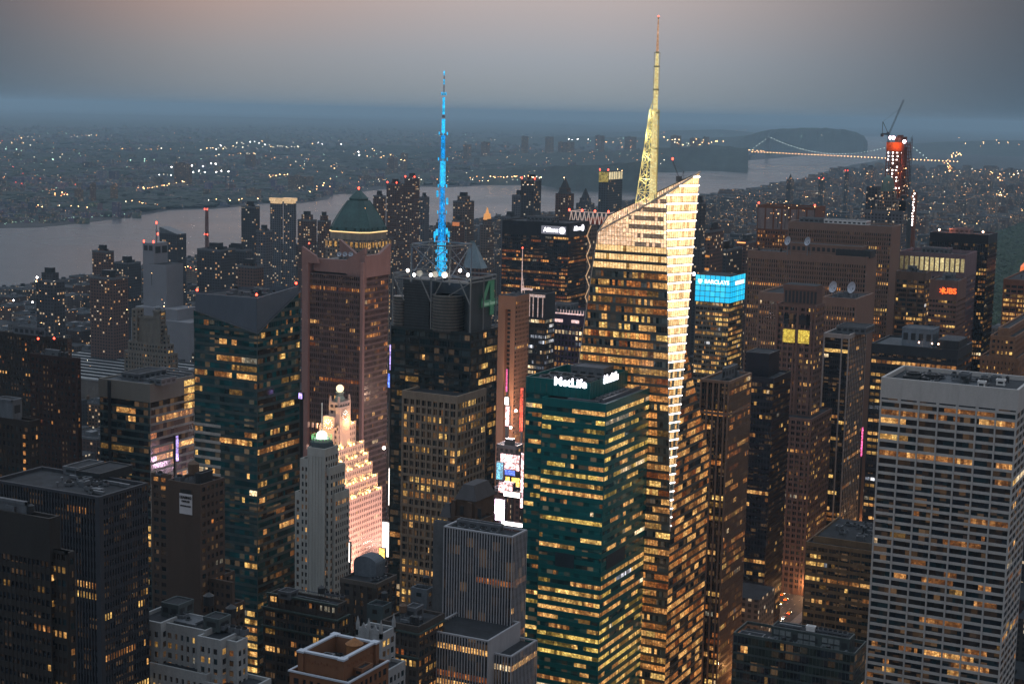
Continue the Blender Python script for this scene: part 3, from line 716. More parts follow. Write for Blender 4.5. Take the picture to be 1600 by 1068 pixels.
part(mb, 'louvred_plant', [wall('plant_dark', (.05,.06,.065), .5), dksteel], B.root)
mb = MB(Vector((B.c.x, B.c.y, B.z)))
def drum(cx, cy, r, z0, z1):
    mb.lathe((cx, cy), [(r, z0), (r, z1), (r*.9, z1+.3)], 28)
    z = z0+1
    while z < z1: mb.lathe((cx, cy), [(r+.02, z), (r+.3, z+.1), (r+.3, z+.6), (r+.02, z+.7)], 28, 1); z += 1.6
dm = [wall('drum_dark', (.06,.065,.065), .5), wall('drum_rib', (.15,.145,.13), .4, .3)]
drum(mx_+7, Y0+5.5, 8.2, B.z-1, B.z+18); part(mb, 'cooling_drum', dm, B.root)
mb = MB(Vector((B.c.x, B.c.y, B.z))); drum(X0+2, Y0+4.5, 3.4, B.z-2, B.z+15); part(mb, 'cooling_drum', dm, B.root)
# the green numeral sign on the east side of the crown
gpn = glow('sign_green', (.01,.16,.07), .35)
sc4 = PXp(764, 466, X1-.9); mb = MB(sc4)
nx = X1-.9
def eb(y0, y1, z0, z1): mb.box(nx-.2, nx+.25, sc4.y+y0, sc4.y+y1, sc4.z+z0, sc4.z+z1)
eb(1.5, 5.5, -9, 9.5); eb(5.5, 9, -4.2, -.6)
mb.q([(nx+.25, sc4.y-9, sc4.z-4.2), (nx+.25, sc4.y+1.5, sc4.z-4.2), (nx+.25, sc4.y+1.5, sc4.z-.6), (nx+.25, sc4.y-9, sc4.z-.6)])
mb.q([(nx+.25, sc4.y-9, sc4.z-.6), (nx+.25, sc4.y-4.5, sc4.z-.6), (nx+.25, sc4.y+1.5, sc4.z+9.5), (nx+.25, sc4.y-1.6, sc4.z+9.5)])
o = part(mb, 'sign', gpn, B.root)
sg_l = glow('sign_pale', (.4,.7,.5), .25)
tx = text(B.root, 'Times Square', (nx+.35, sc4.y+.4, sc4.z-2.5), 3.0, sg_l, 'E', name='lettering', bold=.03)
# square cage round the mast foot
cz0 = zf; cg = P(690, 380, 836); cz1 = zat(cg, 381); hw = 11.5
mb = MB(Vector((cg.x, cg.y, zf)))
cs = [(cg.x+a*hw, cg.y+b_*hw) for a, b_ in ((-1,-1),(1,-1),(1,1),(-1,1))]
for k in range(4):
    (xa, ya), (xb, yb) = cs[k], cs[(k+1) % 4]
    mb.bar((xa,ya,cz0-3),(xa,ya,cz1),.5); mb.bar((xa,ya,cz1),(xb,yb,cz1),.5); mb.bar((xa,ya,cz1-1.5),(xb,yb,cz1-1.5),.2)
    mb.bar((xa,ya,cz0),(xb,yb,cz1),.25); mb.bar((xb,yb,cz0),(xa,ya,cz1),.25)
part(mb, 'mast_cage', [fm], B.root)
blue = lit('mast_blue', (.0,.34,.98), 1.0, .3); cyan = lit('mast_cyan', (.02,.48,1), 1.35, .25); bdk = wall('mast_steel', (.3,.34,.4), .5, .3)
mb = MB(Vector((cg.x, cg.y, zf))); q = Vector((cg.x, cg.y, 0)); zq = lambda py: zat(cg, py)
def lat(ya, yb, ra, rb_, m, n=6, step=5.0):
    za, zb = zq(ya), zq(yb); k = max(1, int((zb-za)/step)); ps = []
    for i in range(k+1):
        t = i/k; r = ra+(rb_-ra)*t
        ps.append([q+Vector((math.cos(6.283*j/n)*r, math.sin(6.283*j/n)*r, za+(zb-za)*t)) for j in range(n)])
    for i in range(k):
        for j in range(n):
            mb.bar(ps[i][j], ps[i+1][j], .17, m); mb.bar(ps[i][j], ps[i+1][(j+1) % n], .12, m); mb.bar(ps[i+1][j], ps[i+1][(j+1) % n], .12, m)
    mb.bar(q+ZA*za, q+ZA*zb, ra*.55, m, 8, rb_*.55)
lat(432,378,2.4,2.3,1); lat(378,334,2.1,1.8,0); lat(334,294,1.5,1.3,0); lat(290,252,1.5,1.4,1); lat(248,212,1.1,1.0,0,4); 
for ya, yb, r_, m_ in ((292,252,.9,1),(208,186,.9,1),(184,180,.8,2),(179,152,.62,1),(148,146,.8,2),(146,132,.28,2),(132,124,.36,1),(124,118,.25,2),(118,111,.3,1)): mb.bar(q+ZA*zq(ya), q+ZA*zq(yb), r_, m_, 8)
for py, r_ in ((378,4.2),(334,2.6),(293,2.5),(251,2.6),(211,2.4),(149,1.2),(395,3.2),(408,3.2),(420,3.2)):
    z = zq(py); mb.lathe((q.x, q.y), [(r_*.3, z), (r_, z), (r_, z+.4), (r_*.3, z+.4)], 12, 2)
    for j in range(6): t = 6.283*j/6; mb.bar((q.x+math.cos(t)*r_, q.y+math.sin(t)*r_, z), (q.x+math.cos(t)*r_, q.y+math.sin(t)*r_, z+1.6), .3, 1)
for sgn, py in ((-1,308),(1,319),(-1,368),(1,366),(-1.4,372),(1.4,371)): mb.lathe((q.x+rt3.x*sgn*2.6, q.y+rt3.y*sgn*2.6), [(.5,zq(py)),(.6,zq(py)+1),(.6,zq(py)+3),(.3,zq(py)+3.4)], 8, 1)
part(mb, 'antenna_mast', [blue, cyan, bdk], B.root)
for py in (425, 395, 360, 320, 280, 240): point(q+ZA*zq(py)-_f0*3.6, (.08,.4,1), 700, .3, B.root)
for (px, py) in ((637,422),(647,429),(673,429),(695,430),(719,422),(731,429)):
    p = P(px, py+3, 820); mb = MB(p); mb.bar(p-ZA*2, p, .15, 1); mb.lathe((p.x,p.y), [(.3,p.z),(.75,p.z+.5),(.75,p.z+1.2),(.3,p.z+1.7)], 8)
    part(mb, 'floodlight', [whitelamp, dksteel], B.root)
for dx, dy in ((-5,-13.5),(4,-13),(9,-12)):
    mb = MB(Vector((q.x+dx, q.y+dy, zf-1))); mb.lathe((q.x+dx, q.y+dy), [(.1,zf-1),(.12,zf+.6),(.2,zf+.8)], 8, 0)
    c_ = Vector((q.x+dx, q.y+dy, zf+2)); ax = Vector((.3,-.9,.25)).normalized(); u = ax.cross(ZA).normalized(); v = ax.cross(u)
    for rr0, rr1, d0, d1 in ((.1,1.0,0,.15),(1.0,1.7,.15,.55)):
        for j in range(14):
            t0, t1 = 6.283*j/14, 6.283*(j+1)/14
            f_ = lambda r, t, d: c_+u*math.cos(t)*r+v*math.sin(t)*r+ax*d
            mb.q([f_(rr0,t0,d0), f_(rr0,t1,d0), f_(rr1,t1,d1), f_(rr1,t0,d1)])
    part(mb, 'dish', [wall('dish_white', (.55,.55,.5), .6)], B.root)
B.done()
# ---------------------------------------------------------------- the sixth avenue slabs and the right half of the picture
w_grace = wall('travertine_white', (.40,.405,.40), .7, 0, .10, .3)
Sgr = style(fh=4.0, bw=1.66, pe=6, pw=.75, pd=.95, sh=1.35, sd=.6, mw=.0, lit=.12, tones=('amber','yellow','amber'), cap=11.5, par=2.2, run=4, dim=.65, brt=.10, band=.04)
B = Bld('office_tower', 'white concrete office tower with dark ribbon windows at the right edge', 'office tower', (1592,609,770,1377,1617), w_grace, nind=100)
Sgr['bw'] = (B.x1-B.x0-1.5)/42; B.vol(B.x0, B.x1, B.y0, B.y1, 0, B.z, Sgr)
nb = 7; wd = B.x1-B.x0
for i in range(1, nb): u = B.x0+.75+(wd-1.5)*i/nb; B.W.box(u-.3, u+.3, B.y0-.10, B.y0+.2, 0, B.z-1.0)
B.W.box(B.x0, B.x1, B.y0-.05, B.y0+.1, B.z-11.9, B.z-11.3)
for i in range(nb): u = B.x0+wd*i/nb; B.W.box(u+.7, u+wd/nb-.7, B.y0-.03, B.y0+.2, B.z-10.6, B.z-9.9, 2)
z = B.z-2.2; x0, x1, y0, y1 = B.x0, B.x1, B.y0, B.y1
for i in range(2):
    mb = MB(Vector((x0+11+i*9, y0+20, z))); mb.box(x0+7+i*9, x0+15+i*9, y0+14, y0+26, z, z+1.6); mb.lathe((x0+11+i*9, y0+20), [(3.6,z+1.6),(3.8,z+3),(2.9,z+3),(2.7,z+2)], 20)
    part(mb, 'cooling_fan', [dksteel], B.root)
B.hut(x0+33, x0+38, y0+18, y0+24, z, 4.5); B.hut(x0+44, x0+47.5, y0+8, y0+11, z, 3, mat=white_m, name='stair_bulkhead'); B.hut(x0+50, x0+54, y0+22, y0+25, z, 2.5, mat=white_m, name='roof_vent')
B.hut(x0+22, x0+23.5, y0+6, y0+9, z, 1.2, name='roof_vent'); B.clutter(x0+3, x1-3, y0+3, y1-3, z, 7, False)
mb = MB(B.c); mb.box(x0+24, x1-22, y0+10, y1-8, z, z+.25); part(mb, 'roof_pad', [roofl], B.root)
B.done(extra=(GL[0],))
# brown pier tower left of the dark one
w_br = wall('granite_brown', (.21,.145,.11), .8, 0, .15, .4)
Sbr = style(fh=3.9, bw=1.75, pe=2, pw=1.0, pd=.7, sh=1.3, sd=.3, mw=.25, lit=.30, tones=('amber','orange','yellow'), cap=1.5, run=2)
Sbr['spm'] = 2; SbrE = style(**{**Sbr, 'bw':1.7, 'pe':1, 'pw':.6, 'lit':.34, 'mw':.1})
B = simple('office_tower', 'brown granite pier tower right beside the spired glass tower', 'office tower', (1140,596,865,1094,1175), w_br, Sbr, SbrE, done=False, clutter=4, big=False)
B.hut(B.x0+9, B.x1-6, B.y0+10, B.y1-8, B.z-1, 6)
B.W.box(B.x0, B.x1, B.y0-.1, B.y0+.6, B.z-19, B.z-17.5); B.W.box(B.x1-.6, B.x1+.1, B.y0+.6, B.y1, B.z-19, B.z-17.5)
B.done(extra=(wall('spandrel_brown', (.05,.032,.024), .5),))
# dark glass tower
w_dk = wall('bronze_dark', (.022,.025,.034), .35, .2); w_dkr = wall('bronze_brown', (.12,.075,.05), .4, .2)
Sdk = style(fh=3.9, bw=1.9, pe=1, pw=.25, pd=.25, sh=1.7, sd=.15, lit=.09, tones=('yellow','amber'), cap=3.5, run=1, glass=[GL[0]])
B = simple('office_tower', 'dark navy glass tower with blank dark rooftop box, brown east side', 'office tower', (1209,591,960,1150,1236), w_dk, Sdk, style(**{**Sdk,'lit':.10,'glass':[glass('glass_bronze', (.06,.035,.022), .18)]}), clutter=3, big=False, done=False)
B.hut(B.x0+3, B.x1-6, B.y0+8, B.y1-6, B.z-1, 14, mat=w_dk, louvre=False); B.done()
# stepped brown stone tower with lit loggia
w_st = wall('stone_rosebrown', (.13,.085,.072), .8, 0, .15, .4)
Sst2 = style(fh=3.9, bw=1.9, pe=2, pw=1.3, pd=.7, sh=1.7, sd=.35, mw=.3, lit=.22, tones=('amber','yellow'), cap=2.0, run=1)
B = Bld('office_tower', 'stepped rose brown stone tower with yellow lit loggia near its top', 'office tower', (1275,478,1085,1214,1289), w_st)
B.vol(B.x0, B.x1, B.y0, B.y1, 0, B.z, Sst2)
B.W.box(B.x0+3.5, B.x1-1.5, B.y0+3, B.y1-3, B.z-1, zat((B.x1,B.y0), 448)-.5, 0, 1)
zt = zat((B.x1,B.y0), 448); B.W.box(B.x0+3, B.x1-1, B.y0+2.5, B.y1-2.5, zt-3.2, zt, 0, 1); 
for i in range(9): u = B.x0+4.5+i*2.55; B.W.box(u, u+1.5, B.y0+2.8, B.y0+3.1, B.z+1, zt-4, 2)
zl = B.z-8
for i in range(2):
    mb = MB(Vector((B.x0+5+i*10.5, B.y0, zl-13))); mb.q([(B.x0+5.2+i*10, B.y0-.14, zl-18), (B.x0+13.6+i*10, B.y0-.14, zl-18), (B.x0+13.6+i*10, B.y0-.14, zl-9), (B.x0+5.2+i*10, B.y0-.14, zl-9)])
    part(mb, 'loggia_window', lit('loggia_light', (.9,.68,.10), .75, .4), B.root)
    mb = MB(Vector((B.x0+5+i*10.5, B.y0, zl-4))); mb.q([(B.x0+5.2+i*10, B.y0-.14, zl-5.5), (B.x0+13.6+i*10, B.y0-.14, zl-5.5), (B.x0+13.6+i*10, B.y0-.14, zl+1), (B.x0+5.2+i*10, B.y0-.14, zl+1)])
    part(mb, 'loggia_window', GL[0], B.root)
for u in (B.x0, B.x0+9.2+5, B.x1-3.4): B.W.box(u, u+1.6, B.y0-.5, B.y0+.3, 40, B.z-1)
B.done(extra=(dksteel,))
S22 = foot(1262,640,1075,1207,1296)
b2 = Bld('office_tower', 'lower brown pier shaft built round the rose brown stepped tower', 'office tower', (1268,655,1070,1207,1300), w_st)
b2.vol(b2.x0, b2.x1, b2.y0, b2.y1, 0, b2.z, style(**{**Sst2,'lit':.2})); b2.done()
# white striped dark tower
w_wh = wall('marble_stripe', (.33,.31,.30), .6, 0, .1, .4)
Sws = style(spm=2, fh=3.9, bw=1.5, pe=8, pw=1.0, pd=.8, sh=1.5, sd=.1, mw=.05, lit=.2, tones=('amber','yellow'), cap=3, run=4, glass=[GL[0]])
SwE = style(spm=2, fh=3.9, bw=1.45, pe=3, pw=1.0, pd=.9, sh=1.5, sd=.1, mw=.05, lit=.12, tones=('amber',), cap=3, run=2, glass=[GL[0]])
B = simple('office_tower', 'dark tower with pale vertical marble stripes in front of dish topped slab', 'office tower', (1328,523,1130,1287,1355), w_wh, Sws, SwE, clutter=3, big=False, done=False, cap=3)
B.hut(B.x0+5, B.x0+26, B.y0+14, B.y1-8, B.z-1, 4.5); B.done(extra=(w_dk,))
# pier slabs, one behind another
w_l = wall('limestone_brown', (.19,.13,.105), .8, 0, .10, .3)
def slab(label, spec, litp, dishes=(), prof=None, clut=5, bw=1.9):
    S = style(fh=3.85, bw=bw, pe=1, pw=.95, pd=.9, sh=1.5, sd=.25, lit=litp, tones=('amber','orange','yellow'), cap=6.5, run=3, brt=.35, prof=prof)
    B = Bld('office_tower', label, 'office tower', spec, w_l)
    B.vol(B.x0, B.x1, B.y0, B.y1, 0, B.z, S, style(**{**S, 'lit':0, 'bw':30, 'pw':1.2, 'sd':.9, 'sh':3.8}), sides='S')
    return B
def dish(B, px, py, D, r, dirn=(-.55,-.8,.25)):
    c_ = P(px, py, D); ax = Vector(dirn).normalized(); u = ax.cross(ZA).normalized(); v = ax.cross(u); mb = MB(c_)
    rings = [(.02, -.32), (.45, -.25), (.75, -.12), (1, .1)]
    for (ra, da), (rb_, db) in zip(rings, rings[1:]):
        for j in range(24):
            t0, t1 = 6.2832*j/24, 6.2832*(j+1)/24; f_ = lambda q, t, d: c_+(u*math.cos(t)*q+v*math.sin(t)*q+ax*d)*r
            mb.q([f_(ra,t0,da), f_(ra,t1,da), f_(rb_,t1,db), f_(rb_,t0,db)])
    for j in range(3): t = 6.2832*j/3; mb.bar(c_+(u*math.cos(t)+v*math.sin(t))*r*.95, c_+ax*r*.75, .10, 1)
    mb.bar(c_-ax*r*.3, Vector((c_.x, c_.y, B.z)), .45, 1); mb.bar(c_+Vector((1.2,1.2,-r*.3)), Vector((c_.x+2, c_.y+2, B.z)), .25, 1)
    return part(mb, 'satellite_dish', [wall('dish_pale', (.42,.46,.52), .5, 0, .05), steel], B.root, smooth=False)
def pr_a(k, nf, side, r, q): return 0.01 if k < 5 else (r.choice((.05,.5,.8)) if k < 14 else r.choice((.05,.15,.5)))
def pr_b(k, nf, side, r, q): return 0.01 if k < 3 else r.choice((.08,.2,.35,.6))
B = slab('broad brown pier slab with two white dishes on its roof block', (1355,402,1300,1169,1371), .2, prof=pr_a)
B.hut(B.x0+30, B.x0+92, B.y0+8, B.y1-8, B.z-1, 8, mat=w_l); B.hut(B.x0+72, B.x0+100, B.y0+5, B.y1-10, B.z-1, 5.5, mat=dksteel); 
dish(B, 1231, 376, 1296, 3.6); dish(B, 1262, 377, 1296, 3.6); B.clutter(B.x0+4, B.x0+28, B.y0+4, B.y1-4, B.z-1, 5, False); B.done()
B = slab('tallest brown pier slab with plain orange lit end wall', (1394,354,1425,1232,1408), .25, prof=pr_b)
B.hut(B.x0+30, B.x1-25, B.y0+8, B.y1-8, B.z-1, 3.5, mat=white_m); B.hut(B.x0+8, B.x0+26, B.y0+6, B.y1-8, B.z-1, 4); B.done()
B = slab('lower pale pier slab with two large white dishes on its roof edge', (1338,467,1185,1286,1366), .15)
dish(B, 1302, 448, 1186, 4.3); dish(B, 1331, 449, 1186, 4.3)
B.clutter(B.x0+2, B.x1-2, B.y0+3, B.y1-4, B.z-1, 9, False); B.done()
B = slab('narrow pier slab wing left of the rose brown stepped tower', (1250,460,1200,1186,1290), .25)
B.clutter(B.x0+2, B.x1-2, B.y0+3, B.y1-4, B.z-1, 4, False); B.done()
# brown tower with blank panelled crown behind the slabs
w_rb = wall('granite_red', (.15,.075,.052), .8, 0, .15)
Sq = style(fh=4, bw=2.6, pe=1, pw=1.4, pd=.5, sh=1.6, sd=.3, lit=.45, tones=('amber','orange'), cap=26, run=1, par=1.5)
B = Bld('office_tower', 'red brown tower with tall pale blank panels round its crown', 'office tower', (1274,324,1640,1184,1290), w_rb, nind=60)
B.vol(B.x0, B.x1, B.y0, B.y1, 0, B.z, Sq)
n = 7; wd = B.x1-B.x0
for i in range(n):
    u = B.x0+wd*i/n; mb = MB(Vector((u, B.y0, B.z-24))); mb.box(u+.9, u+wd/n-.9, B.y0-.15, B.y0+.2, B.z-24, B.z-3); part(mb, 'crown_panel', wall('panel_rose', (.2,.165,.16), .7), B.root)
B.lamp((B.x0+.8, B.y0+.8, B.z+1), r=.9); B.lamp((B.x1-.8, B.y0+.8, B.z+1), r=.9); B.done()
# tower topped by the cyan lit box
w_bk = wall('concrete_grey', (.14,.13,.11), .8)
def prK(k, nf, side, r, q): return r.choice((.3,.6,.8)) if k < 12 else (.35 if k < 17 else .02)
Sba = style(fh=4.15, bw=1.7, pe=2, pw=.55, pd=.4, sh=1.8, sd=.5, lit=.5, tones=('yellow','amber'), cap=1, run=2, prof=prK, brt=.4)
B = Bld('office_tower', 'grey office tower topped by a bright cyan lit box', 'office tower', (1142,432,1345,1087,1165), w_bk)
zb = zat((B.x1, B.y0), 474)
B.vol(B.x0+.6, B.x1-.6, B.y0+.6, B.y1-.6, 0, zb+.5, style(**{**Sba, 'par':.3}))
cyanp = [glow('cyan_panel', (.0,.55,.95), 1.15, 'AUTO'), glow('cyan_panel_pale', (.03,.68,1), 1.15, 'AUTO')]
mb = MB(B.c); n = 7; hh = B.z-zb; wd = B.x1-B.x0; dd = B.y1-B.y0
for i in range(n):
    for j in range(5):
        u0, u1 = B.x0+wd*i/n+.25, B.x0+wd*(i+1)/n-.25; z0_, z1_ = zb+hh*j/5+.25, zb+hh*(j+1)/5-.25
        mb.q([(u0,B.y0,z0_),(u1,B.y0,z0_),(u1,B.y0,z1_),(u0,B.y0,z1_)], B.rng.choice((0,0,1)))
        u0, u1 = B.y0+dd*i/n+.25, B.y0+dd*(i+1)/n-.25
        mb.q([(B.x1,u0,z0_),(B.x1,u1,z0_),(B.x1,u1,z1_),(B.x1,u0,z1_)], B.rng.choice((0,0,1)))
part(mb, 'lit_crown', cyanp, B.root)
B.W.box(B.x0+.1, B.x1-.2, B.y0+.2, B.y1, zb, B.z-4, 0, 1); B.W.box(B.x0+.1, B.x1-.2, B.y0+.15, B.y0+.8, B.z-4, B.z-.1); B.W.box(B.x1-.8, B.x1-.15, B.y0+.8, B.y1, B.z-4, B.z-.1); B.W.box(B.x0+.1, B.x0+.8, B.y0+.8, B.y1, B.z-4, B.z-.1)
B.hut(B.x0+6, B.x1-6, B.y0+7, B.y1-6, B.z-4, 3.2); B.done(extra=())
c1 = PYp(1120, 441, B.y0-.3); c2 = PXp(1156, 441, B.x1+.3)
ws = glow('sign_ice', (.8,.97,1), 2.2); sign(B, 'BARCLAYS', c1, 4.6, ws, 'S', bold=.1); sign(B, 'BARCLAYS', c2, 4.6, ws, 'E', bold=.1)
mb = MB(c1+Vector((-14.5,0,0))); e_ = c1+Vector((-14.8,-.1,0)); mb.q([e_+Vector((x,0,z)) for x, z in ((-2,.6),(-1.6,-.8),(0,-2.2),(1.6,-.8),(2,.6),(1.7,2),(.5,1.5),(0,2.2),(-.5,1.5),(-1.7,2))]); part(mb, 'emblem', ws, B.root)
p = P(1084, 428, 1340); mb = MB(p); mb.lathe((p.x,p.y), [(.3,p.z-1.5),(1.4,p.z-.6),(1.4,p.z+.6),(.3,p.z+1.5)], 8); part(mb, 'floodlight', [glow('lamp_pinkwhite', (1,.9,1), 16)], B.root)
# right cluster
w_bl = wall('black_steel', (.014,.016,.020), .4, .3)
Sb1 = style(fh=3.8, bw=2.2, pe=1, pw=.7, pd=.6, sh=1.5, sd=.2, lit=.4, tones=('amber','yellow'), cap=9, run=2, glass=[GL[0]], brt=.12, dim=.5)
B = simple('office_tower', 'black tower with faintly red roof beside the dark park', 'office tower', (1545,367,1560,1453,1559), w_bl, Sb1, clutter=4, done=False)
for x in (B.x0+8, B.x1-6): B.lamp((x, B.y0+3, B.z+1.5), glow('lamp_warm', (1,.55,.35), 14), r=.9)
point((B.x0+14, B.y0+12, B.z+5), (1,.2,.08), 9000, 1, B.root); point((B.x1-12, B.y0+10, B.z+5), (1,.25,.1), 7000, 1, B.root); B.done()
w_lav = wall('stone_lavender', (.17,.125,.135), .8)
Sl = style(fh=4, bw=3.4, pe=1, pw=1.6, pd=.5, sh=1.9, sd=.4, lit=.35, tones=('amber','orange'), cap=21, run=1, par=3)
B = Bld('office_tower', 'lavender stone tower with softly lit yellow columned crown', 'office tower', (1509,398,1480,1406,1527), w_lav)
B.vol(B.x0, B.x1, B.y0, B.y1, 0, B.z, Sl)
n = 13; wd = B.x1-B.x0
for i in range(n):
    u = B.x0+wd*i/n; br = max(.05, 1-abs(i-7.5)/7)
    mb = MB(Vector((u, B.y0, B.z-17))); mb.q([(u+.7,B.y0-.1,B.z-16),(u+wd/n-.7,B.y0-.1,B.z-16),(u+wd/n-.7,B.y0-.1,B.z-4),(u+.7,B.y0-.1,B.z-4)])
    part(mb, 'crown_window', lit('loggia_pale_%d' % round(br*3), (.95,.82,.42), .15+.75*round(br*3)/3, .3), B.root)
    B.W.box(u-.5, u+.5, B.y0-.8, B.y0+.3, B.z-17, B.z-3)
B.clutter(B.x0+3, B.x1-3, B.y0+4, B.y1-4, B.z-3, 9); B.done()
B = simple('office_tower', 'narrow brown pier tower left of the red lettered one', 'office tower', (1447,426,1355,1400,1455), wall('granite_dusk', (.11,.075,.058)), style(fh=3.85, bw=1.7, pe=5, pw=1.1, pd=.6, sh=1.6, sd=.2, lit=.5, tones=('yellow','amber'), cap=7, run=2, brt=.2, dim=.4), clutter=4)
B = simple('office_tower', 'brown tower with glowing red lettering', 'office tower', (1497,439,1300,1453,1511), wall('granite_rose', (.15,.095,.08)), style(fh=3.9, bw=2.4, pe=1, pw=.5, pd=.3, sh=2.1, sd=.28, lit=.35, tones=('yellow','amber'), cap=16, run=2, dim=.5), style(fh=3.9, bw=2.4, pw=.5, pd=.3, sh=2.6, sd=.28, lit=.06, cap=16), clutter=3, done=False)
reds = glow('sign_red', (1,.10,.01), 3.0, 'AUTO'); c1 = PYp(1484, 455, B.y0-.3); sign(B, 'UBS', c1, 6, reds, 'S', bold=.12); B.done()
e_ = PYp(1473, 454, B.y0-.4); mb = MB(e_)
for t in (0, 1.047, -1.047): d_ = Vector((math.cos(t+.5), 0, math.sin(t+.5)))*2.6; mb.bar(e_-d_, e_+d_, .5)
part(mb, 'emblem', reds, B.root)
B = Bld('office_block', 'broad dark glass block with blue grey rooftop boxes', 'office block', (1497,547,1010,1362,1520), wall('navy_band', (.02,.024,.03), .5, .1), roofmat=roofl)
B.vol(B.x0, B.x1, B.y0, B.y1, 0, B.z, style(fh=4.2, bw=3.1, pe=1, pw=.5, pd=.35, sh=2.2, sd=.3, lit=.65, tones=('yellow','amber'), cap=6, run=4, brt=.2, glass=[GL[0]]), style(fh=4.2, bw=3, pw=.5, pd=.3, sh=2, sd=.25, lit=.25, tones=('orange',), cap=6))
a, b_ = PYp(1410, 530, B.y0+10).x, PYp(1458, 530, B.y0+10).x
B.hut(a, b_, B.y0+8, B.y0+26, B.z-1, 11, mat=wall('penthouse_blue', (.13,.16,.19))); B.hut(b_+4, b_+17, B.y0+4, B.y0+30, B.z-1, 5.5, mat=dksteel)
for i in range(9): B.duct(b_+5, B.y0+5.5+i*2.7, b_+16, B.y0+5.5+i*2.7, B.z+4.2, .35)
for x in (a+12, a+24, b_+1): B.lamp((x, B.y0+3, B.z+2), glow('lamp_warm', (1,.7,.45), 12), r=.45)
B.done()
B = simple('office_tower', 'brown pier tower at the far right edge under an orange lit crown', 'office tower', (1640,440,1400,1568,1700), w_rb, style(fh=3.9, bw=1.8, pe=3, pw=1.0, pd=.7, sh=1.7, sd=.25, lit=.35, tones=('yellow','amber'), cap=5, run=2), clutter=3, nind=80)
B = Bld('stone_tower', 'tan art deco stone tower with stepped pier top at right', 'tower', (1590,560,1120,1532,1650), wall('stone_orange', (.2,.12,.08)), nind=80)
Sd = style(fh=3.8, bw=2.5, pe=1, pw=1.5, pd=.5, sh=1.9, sd=.3, lit=.25, tones=('yellow','amber'), cap=3, run=1)
B.vol(B.x0, B.x1, B.y0, B.y1, 0, B.z, Sd); B.vol(B.x0+5, B.x1-3, B.y0+4, B.y1-4, B.z-1, B.z+14, Sd); B.vol(B.x0+9, B.x1-8, B.y0+8, B.y1-8, B.z+13, B.z+19, Sd)
for i in range(12): u = B.x0+.5+i*2.4; B.W.box(u, u+.8, B.y0-.3, B.y0+.2, B.z-12, B.z+.8)
B.done()
ob = Bld('stone_tower', 'slender tower with orange floodlit crown at the right edge', 'tower', (1600,432,1620,1580,1625), w_rb, nind=20)
ob.vol(ob.x0, ob.x1, ob.y0, ob.y1, 0, ob.z, Sd)
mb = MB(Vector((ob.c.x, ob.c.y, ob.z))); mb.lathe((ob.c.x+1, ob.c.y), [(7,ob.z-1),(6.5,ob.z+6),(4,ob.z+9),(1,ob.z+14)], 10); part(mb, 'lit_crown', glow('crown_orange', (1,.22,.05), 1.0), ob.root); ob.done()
# low tan block and dark glass block in front
B = Bld('office_block', 'low tan banded block with dark roof left of the white tower', 'office block', (1400,866,800,1259,1440), wall('brick_tan', (.14,.10,.065)), nind=100)
Stn = style(fh=3.9, bw=1.9, pe=3, pw=.6, pd=.3, sh=1.8, sd=.25, lit=.35, tones=('amber','yellow'), cap=2.0, run=3)
B.vol(B.x0, B.x1, B.y0, B.y1, 0, B.z, Stn)
x0_ = PYp(1271, 840, B.y0+6).x; z_ = zat((x0_, B.y0+6), 836)
B.W.box(x0_, B.x1-2, B.y0+6, B.y1-3, B.z-2, z_-1, 0, 1); B.W.box(x0_-.1, B.x1-1.9, B.y0+5.9, B.y0+6.6, z_-9.5, z_); B.W.box(x0_-.1, x0_+.6, B.y0+6.6, B.y1-3, z_-3, z_)
B.clutter(x0_+3, B.x1-4, B.y0+9, B.y1-6, z_-1, 7, False); B.done()
B = Bld('office_block', 'dark glass block with crowded dark roof low in the right foreground', 'office block', (1336,1020,640,1146,1354), wall('frame_green', (.045,.06,.06), .5, .1), nind=100)
Sgb = style(fh=3.9, bw=1.55, pe=1, pw=.14, pd=.12, sh=.9, sd=.08, mw=.08, lit=.10, tones=('amber','yellow','orange'), cap=1.2, run=3, par=3.2, glass=[glass('glass_bottle', (.02,.03,.026), .15), GL[0]])
B.vol(B.x0, B.x1, B.y0, B.y1, 0, B.z, Sgb); z = B.z-3.2; dy = B.y1-B.y0; dx = B.x1-B.x0
B.hut(B.x0+dx*.28, B.x0+dx*.92, B.y0+dy*.35, B.y0+dy*.8, z, 6.2, mat=wall('frame_green', (.06,.075,.08)))
for i in range(12):
    u = B.x0+dx*(.30+.05*i)
    if i % 4 == 3: continue
    for zz_ in (z+.6, z+3.4): mb = MB(Vector((u, B.y0+dy*.35, zz_))); mb.box(u, u+dx*.042, B.y0+dy*.35-.15, B.y0+dy*.35+.05, zz_, zz_+2.1); part(mb, 'louvre_panel', wall('louvre_pale', (.14,.165,.17)), B.root)
for i in range(5): B.duct(B.x0+dx*(.1+.2*i), B.y0+2, B.x0+dx*(.1+.2*i)+.3, B.y0+dy*.33, z+1.2, .25)
for i in range(7): B.fan(B.x0+dx*(.62+.04*i), B.y0+dy*.6, z+6.2, 2.2, 1.2)
B.hut(B.x0+dx*.55, B.x0+dx*.62, B.y0+dy*.5, B.y0+dy*.6, z+6.2, 1.8, mat=white_m, name='stair_bulkhead'); B.duct(B.x0+dx*.33, B.y0+dy*.55, B.x0+dx*.5, B.y0+dy*.56, z+6.2, .4)
B.hut(B.x0+dx*.02, B.x0+dx*.22, B.y0+dy*.2, B.y0+dy*.45, z, 1.6, louvre=False); B.clutter(B.x0+3, B.x0+dx*.9, B.y0+2, B.y0+dy*.3, z, 8, False); B.done()
